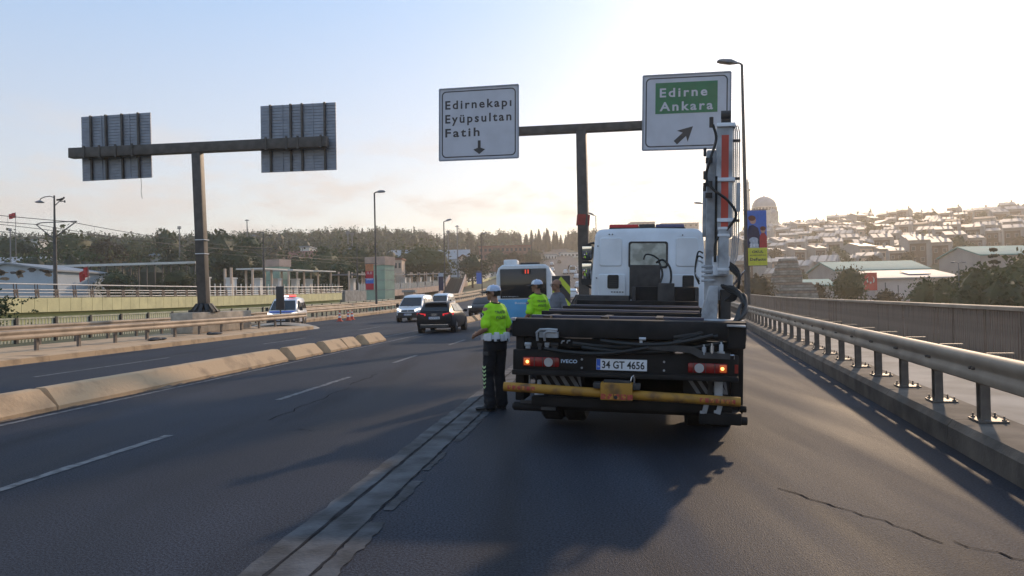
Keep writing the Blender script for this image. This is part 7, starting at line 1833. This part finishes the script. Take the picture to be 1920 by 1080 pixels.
# first officer: back to us, standing by the truck's rear corner, looking left
pf_ = at(931, 768, 10.6)
person('traffic officer in lime shirt and white cap standing at the truck rear corner', (pf_.x, pf_.y, 0.008), rad(44), HIVIS,
       {-1: ((-0.232, -0.055, 1.145), (-0.222, 0.165, 1.055), (0.25, 0.95, -0.15), (0.9, -0.1, -0.4), 0.7), 1: ((0.228, -0.03, 1.15), (0.232, 0.05, 0.90), (0.0, 0.2, -1), (-1, 0.1, 0), 0.45)},
       {-1: ((-0.115, 0.035, 0.50), (-0.135, -0.02, 0.085), (-0.30, 0.16, 0.08)), 1: ((0.085, 0.02, 0.50), (0.105, 0.0, 0.085), (0.13, 0.25, 0.08))}, rad(34), scale=1.012)
# second officer further on, beside the bed
q = at(1009, 600, 13.4)
person('second traffic officer in lime shirt seen over the truck bed', (q.x, q.y, 0.12), rad(36), HIVIS,
       {-1: ((-0.23, -0.04, 1.15), (-0.22, 0.15, 1.0), (0.3, 0.9, -0.3), (0.9, 0, -0.3), 0.6), 1: ((0.225, -0.02, 1.15), (0.22, 0.10, 0.92), (0, 0.3, -1), (-1, 0, 0), 0.45)},
       {-1: ((-0.10, 0.02, 0.50), (-0.11, -0.02, 0.085), (-0.2, 0.2, 0.08)), 1: ((0.09, 0.02, 0.50), (0.10, 0.0, 0.085), (0.13, 0.25, 0.08))}, rad(38), scale=1.02)
q = at(1046, 600, 14.4)
person('bald man with glasses in grey t-shirt beside the second officer', (q.x, q.y, 0.12), rad(118), GTEE,
       {-1: ((-0.28, -0.02, 1.15), (-0.22, 0.18, 1.05), (0.5, 0.8, 0.0), (0.8, -0.3, -0.3), 0.6), 1: ((0.28, -0.02, 1.15), (0.22, 0.18, 1.02), (-0.4, 0.9, 0), (-0.8, -0.2, -0.3), 0.6)},
       {-1: ((-0.10, 0.02, 0.50), (-0.11, -0.02, 0.085), (-0.14, 0.25, 0.08)), 1: ((0.09, 0.02, 0.50), (0.10, 0.0, 0.085), (0.13, 0.25, 0.08))}, rad(-8), cap=False, police=False, scale=1.03, belly=0.03)
# ================================================================== banners, birds, litter
BNB = mat('banner_blue', (0.07, 0.16, 0.52), 0.7, var=0.1); BNY = mat('banner_yellow', (0.62, 0.58, 0.06), 0.7, var=0.08); BNK = mat('banner_dark_print', (0.03, 0.03, 0.07), 0.7, var=0.2); BNR = mat('banner_red_print', (0.45, 0.035, 0.04), 0.7, var=0.1)
BNS = mat('banner_skin_print', (0.55, 0.30, 0.22), 0.7, var=0.1); BNG = mat('banner_pale_print', (0.45, 0.48, 0.55), 0.7, var=0.2, scale=9); BNH = mat('banner_hair_print', (0.16, 0.05, 0.03), 0.7, var=0.2)
yB = 40.6
def bpt(u, v): return at(u, v, yB)
tl, tr, br_, bl = bpt(1402, 394), bpt(1437, 393), bpt(1438, 498), bpt(1402, 497)
bo = empty('sale_banner', (tl + br_) / 2, 0, 'blue and yellow back-to-school sale banner on the tall lamp post', 'banner'); BO = Vector(bo.location)
W_ = ((tr - tl).length + (br_ - bl).length) / 2; H_ = (tl - bl).length
Mb = Matrix.Translation((0, 0, 0)) @ Matrix.Rotation(rad(0), 4, 'Z') @ FR_
def bpoly(pts, m_, name, z=0.012): MB().prism([(x * W_, y * H_) for x, y in pts], Mb @ Matrix.Translation((0, 0, z)), 0.002).build(name, m_, bo)
def oval(cx, cy, rx_, ry_, n=14): return [(cx + rx_ * math.cos(6.283 * i / n), cy + ry_ * math.sin(6.283 * i / n)) for i in range(n)]
MB().box((0, 0, H_ * 0.16), (W_, 0.016, H_ * 0.68)).build('banner_cloth', BNB, bo); MB().box((0, 0, -H_ * 0.341), (W_, 0.0165, H_ * 0.318)).build('banner_cloth', BNY, bo)
bpoly([(-0.5, -0.18), (-0.5, 0.14), (-0.42, 0.22), (-0.22, 0.24), (0.05, 0.18), (0.14, 0.05), (0.14, -0.18)], BNK, 'printed_jacket')
bpoly([(0.10, -0.18), (0.12, 0.02), (0.22, 0.09), (0.38, 0.09), (0.5, 0.02), (0.5, -0.18)], BNR, 'printed_jacket', 0.015)
bpoly(oval(-0.22, 0.315, 0.17, 0.062), BNS, 'printed_face', 0.015); bpoly(oval(-0.27, 0.36, 0.20, 0.05), BNH, 'printed_hair', 0.018)
bpoly(oval(0.30, 0.135, 0.13, 0.05), BNS, 'printed_face', 0.018); bpoly(oval(0.30, 0.17, 0.16, 0.04), BNH, 'printed_hair', 0.021)
bpoly(oval(-0.2, -0.04, 0.24, 0.055), BNG, 'printed_arms', 0.018); bpoly([(-0.42, -0.18), (-0.34, -0.02), (0.0, -0.02), (0.06, -0.18)], BNG, 'printed_trousers', 0.02)
def btext(t, x, y, w, h, m_, nm):
    b_ = MB(); text_mb(b_, t, Mb @ Matrix.Translation((x * W_, y * H_, 0.026)), w * W_, h * H_, 1.0, 0.02); b_.build(nm, m_, bo)
btext('29', -0.42, -0.165, 0.30, 0.05, PLW, 'price_lettering'); btext('99', -0.10, -0.145, 0.16, 0.025, PLW, 'price_lettering')
btext('OKUL', -0.30, -0.275, 0.60, 0.045, BNK, 'banner_lettering'); btext('KIYAFETLERİNDE', -0.42, -0.325, 0.84, 0.018, BNK, 'banner_lettering'); btext('DeFacto', -0.42, -0.415, 0.86, 0.05, BNK, 'banner_lettering')
for v in (394, 499):
    p = bpt(1392, v) - BO; MB().cyl(p, (p.x + W_ * 1.3, p.y, p.z), 0.02, 6).build('banner_rod', STEEL_G, bo)
bk = MB(); p = at(1384, 356, 41) - BO; bk.box(p, (0.34, 0.2, 0.4)); bk.build('post_cabinet', LAMP_H, bo) if False else None
# red banner and blue banner on the left lamp posts
def small_banner(u0, u1, v0, v1, y, label, bands, text=None):
    a, b = at(u0, v0, y), at(u1, v1, y); c = (a + b) / 2; w, h = b.x - a.x, a.z - b.z
    o = empty('street_banner', c, 0, label, 'banner')
    z = h / 2
    for m_, f in bands:
        MB().box((0, 0, z - f * h / 2), (w, 0.03, f * h)).build('banner_cloth', m_, o); z -= f * h
    for k, (t, cy_, ww, hh) in enumerate(text or []):
        b_ = MB(); text_mb(b_, t, rear(-w * ww / 2, -0.02, cy_ * h), w * ww, hh * h, 1.0, 0.02); b_.build('banner_lettering', PLW, o)
    MB().cyl((-w / 2, 0, h / 2 + 0.03), (w / 2 + 0.4, 0, h / 2 + 0.03), 0.025, 6).build('banner_rod', STEEL_G, o)
BNO = mat('banner_orange', (0.55, 0.22, 0.10), 0.7, var=0.2, scale=4); BNM = mat('banner_crimson', (0.50, 0.03, 0.05), 0.7, var=0.1)
small_banner(685, 701, 495, 543, 72, 'red and blue advertising banner beside the tallest left lamp post', [(BNO, 0.28), (BNM, 0.28), (BNB, 0.2), (BNM, 0.24)], [('11.11', 0.10, 0.6, 0.10), ('SINAV', -0.13, 0.8, 0.07)])
small_banner(893, 903, 508, 532, 134, 'small blue banner on the third left lamp post', [(LBLU, 0.15), (BNB, 0.85)])
small_banner(822, 832, 512, 545, 103.5, 'dark banner on the second left lamp post', [(BNG, 0.2), (BNK, 0.8)])
# birds
def bird(p, label, perched, k=1.0):
    o = empty('bird', p, rad(-30), label, 'bird'); o.scale = (k,) * 3
    b = MB(); b.blob((0, 0, 0.08), (0.06, 0.13, 0.06), 0, 10, 8, M=Matrix.Rotation(0.5 if perched else 0.0, 3, 'X')); b.blob((0, 0.12, 0.17 if perched else 0.1), 0.045, 0, 8, 6); b.build('body', HAIR, o)
    w = MB()
    if perched: w.beam((0.03, 0.05, 0.10), (0.02, -0.2, 0.03), 0.03, 0.08); w.beam((-0.03, 0.05, 0.10), (-0.02, -0.2, 0.03), 0.03, 0.08)
    else: w.beam((0, 0, 0.1), (0.35, -0.08, 0.3), 0.16, 0.02); w.beam((0, 0, 0.1), (-0.35, -0.08, 0.28), 0.16, 0.02)
    w.build('wing', HAIR, o)
bird(RV(VL + 0.9, 53.5, 7.64) + Vector((0.55, 0, 0)), 'dark bird perched on the tram mast side arm', True, 1.7)
bird(at(1534, 361, 120), 'bird flying in the bright sky at right', False, 1.0)
# dark debris under the front left guardrail
rr_ = random.Random(6)
for k, (l, s) in enumerate(((17.6, 27.2), (17.5, 31.5))):
    p = RM(l, s, 0.2); o = empty('debris_heap', p, 0, 'dark rags lying under the left guardrail, nearer heap' if k == 0 else 'dark rags under the left guardrail, farther heap', 'debris'); m_ = MB()
    for i in range(6): m_.blob((rr_.uniform(-0.3, 0.3), rr_.uniform(-0.5, 0.5), 0.04), (rr_.uniform(0.1, 0.25), rr_.uniform(0.15, 0.35), rr_.uniform(0.03, 0.09)), 0, 8, 6)
    m_.build('rags', BLACK, o)
# ================================================================== evening haze
hz = MB().box((0, 1150, 52), (5200, 3200, 150))
hm = bpy.data.materials.new('haze'); hm.use_nodes = True
N = hm.node_tree.nodes; N.clear()
ho = N.new('ShaderNodeOutputMaterial'); pv = N.new('ShaderNodeVolumePrincipled')
pv.inputs['Color'].default_value = (0.97, 0.91, 0.82, 1)
pv.inputs['Density'].default_value = 0.00044
pv.inputs['Anisotropy'].default_value = 0.6
hm.node_tree.links.new(pv.outputs[0], ho.inputs['Volume'])
props(hz.build('haze', hm), kind='stuff')
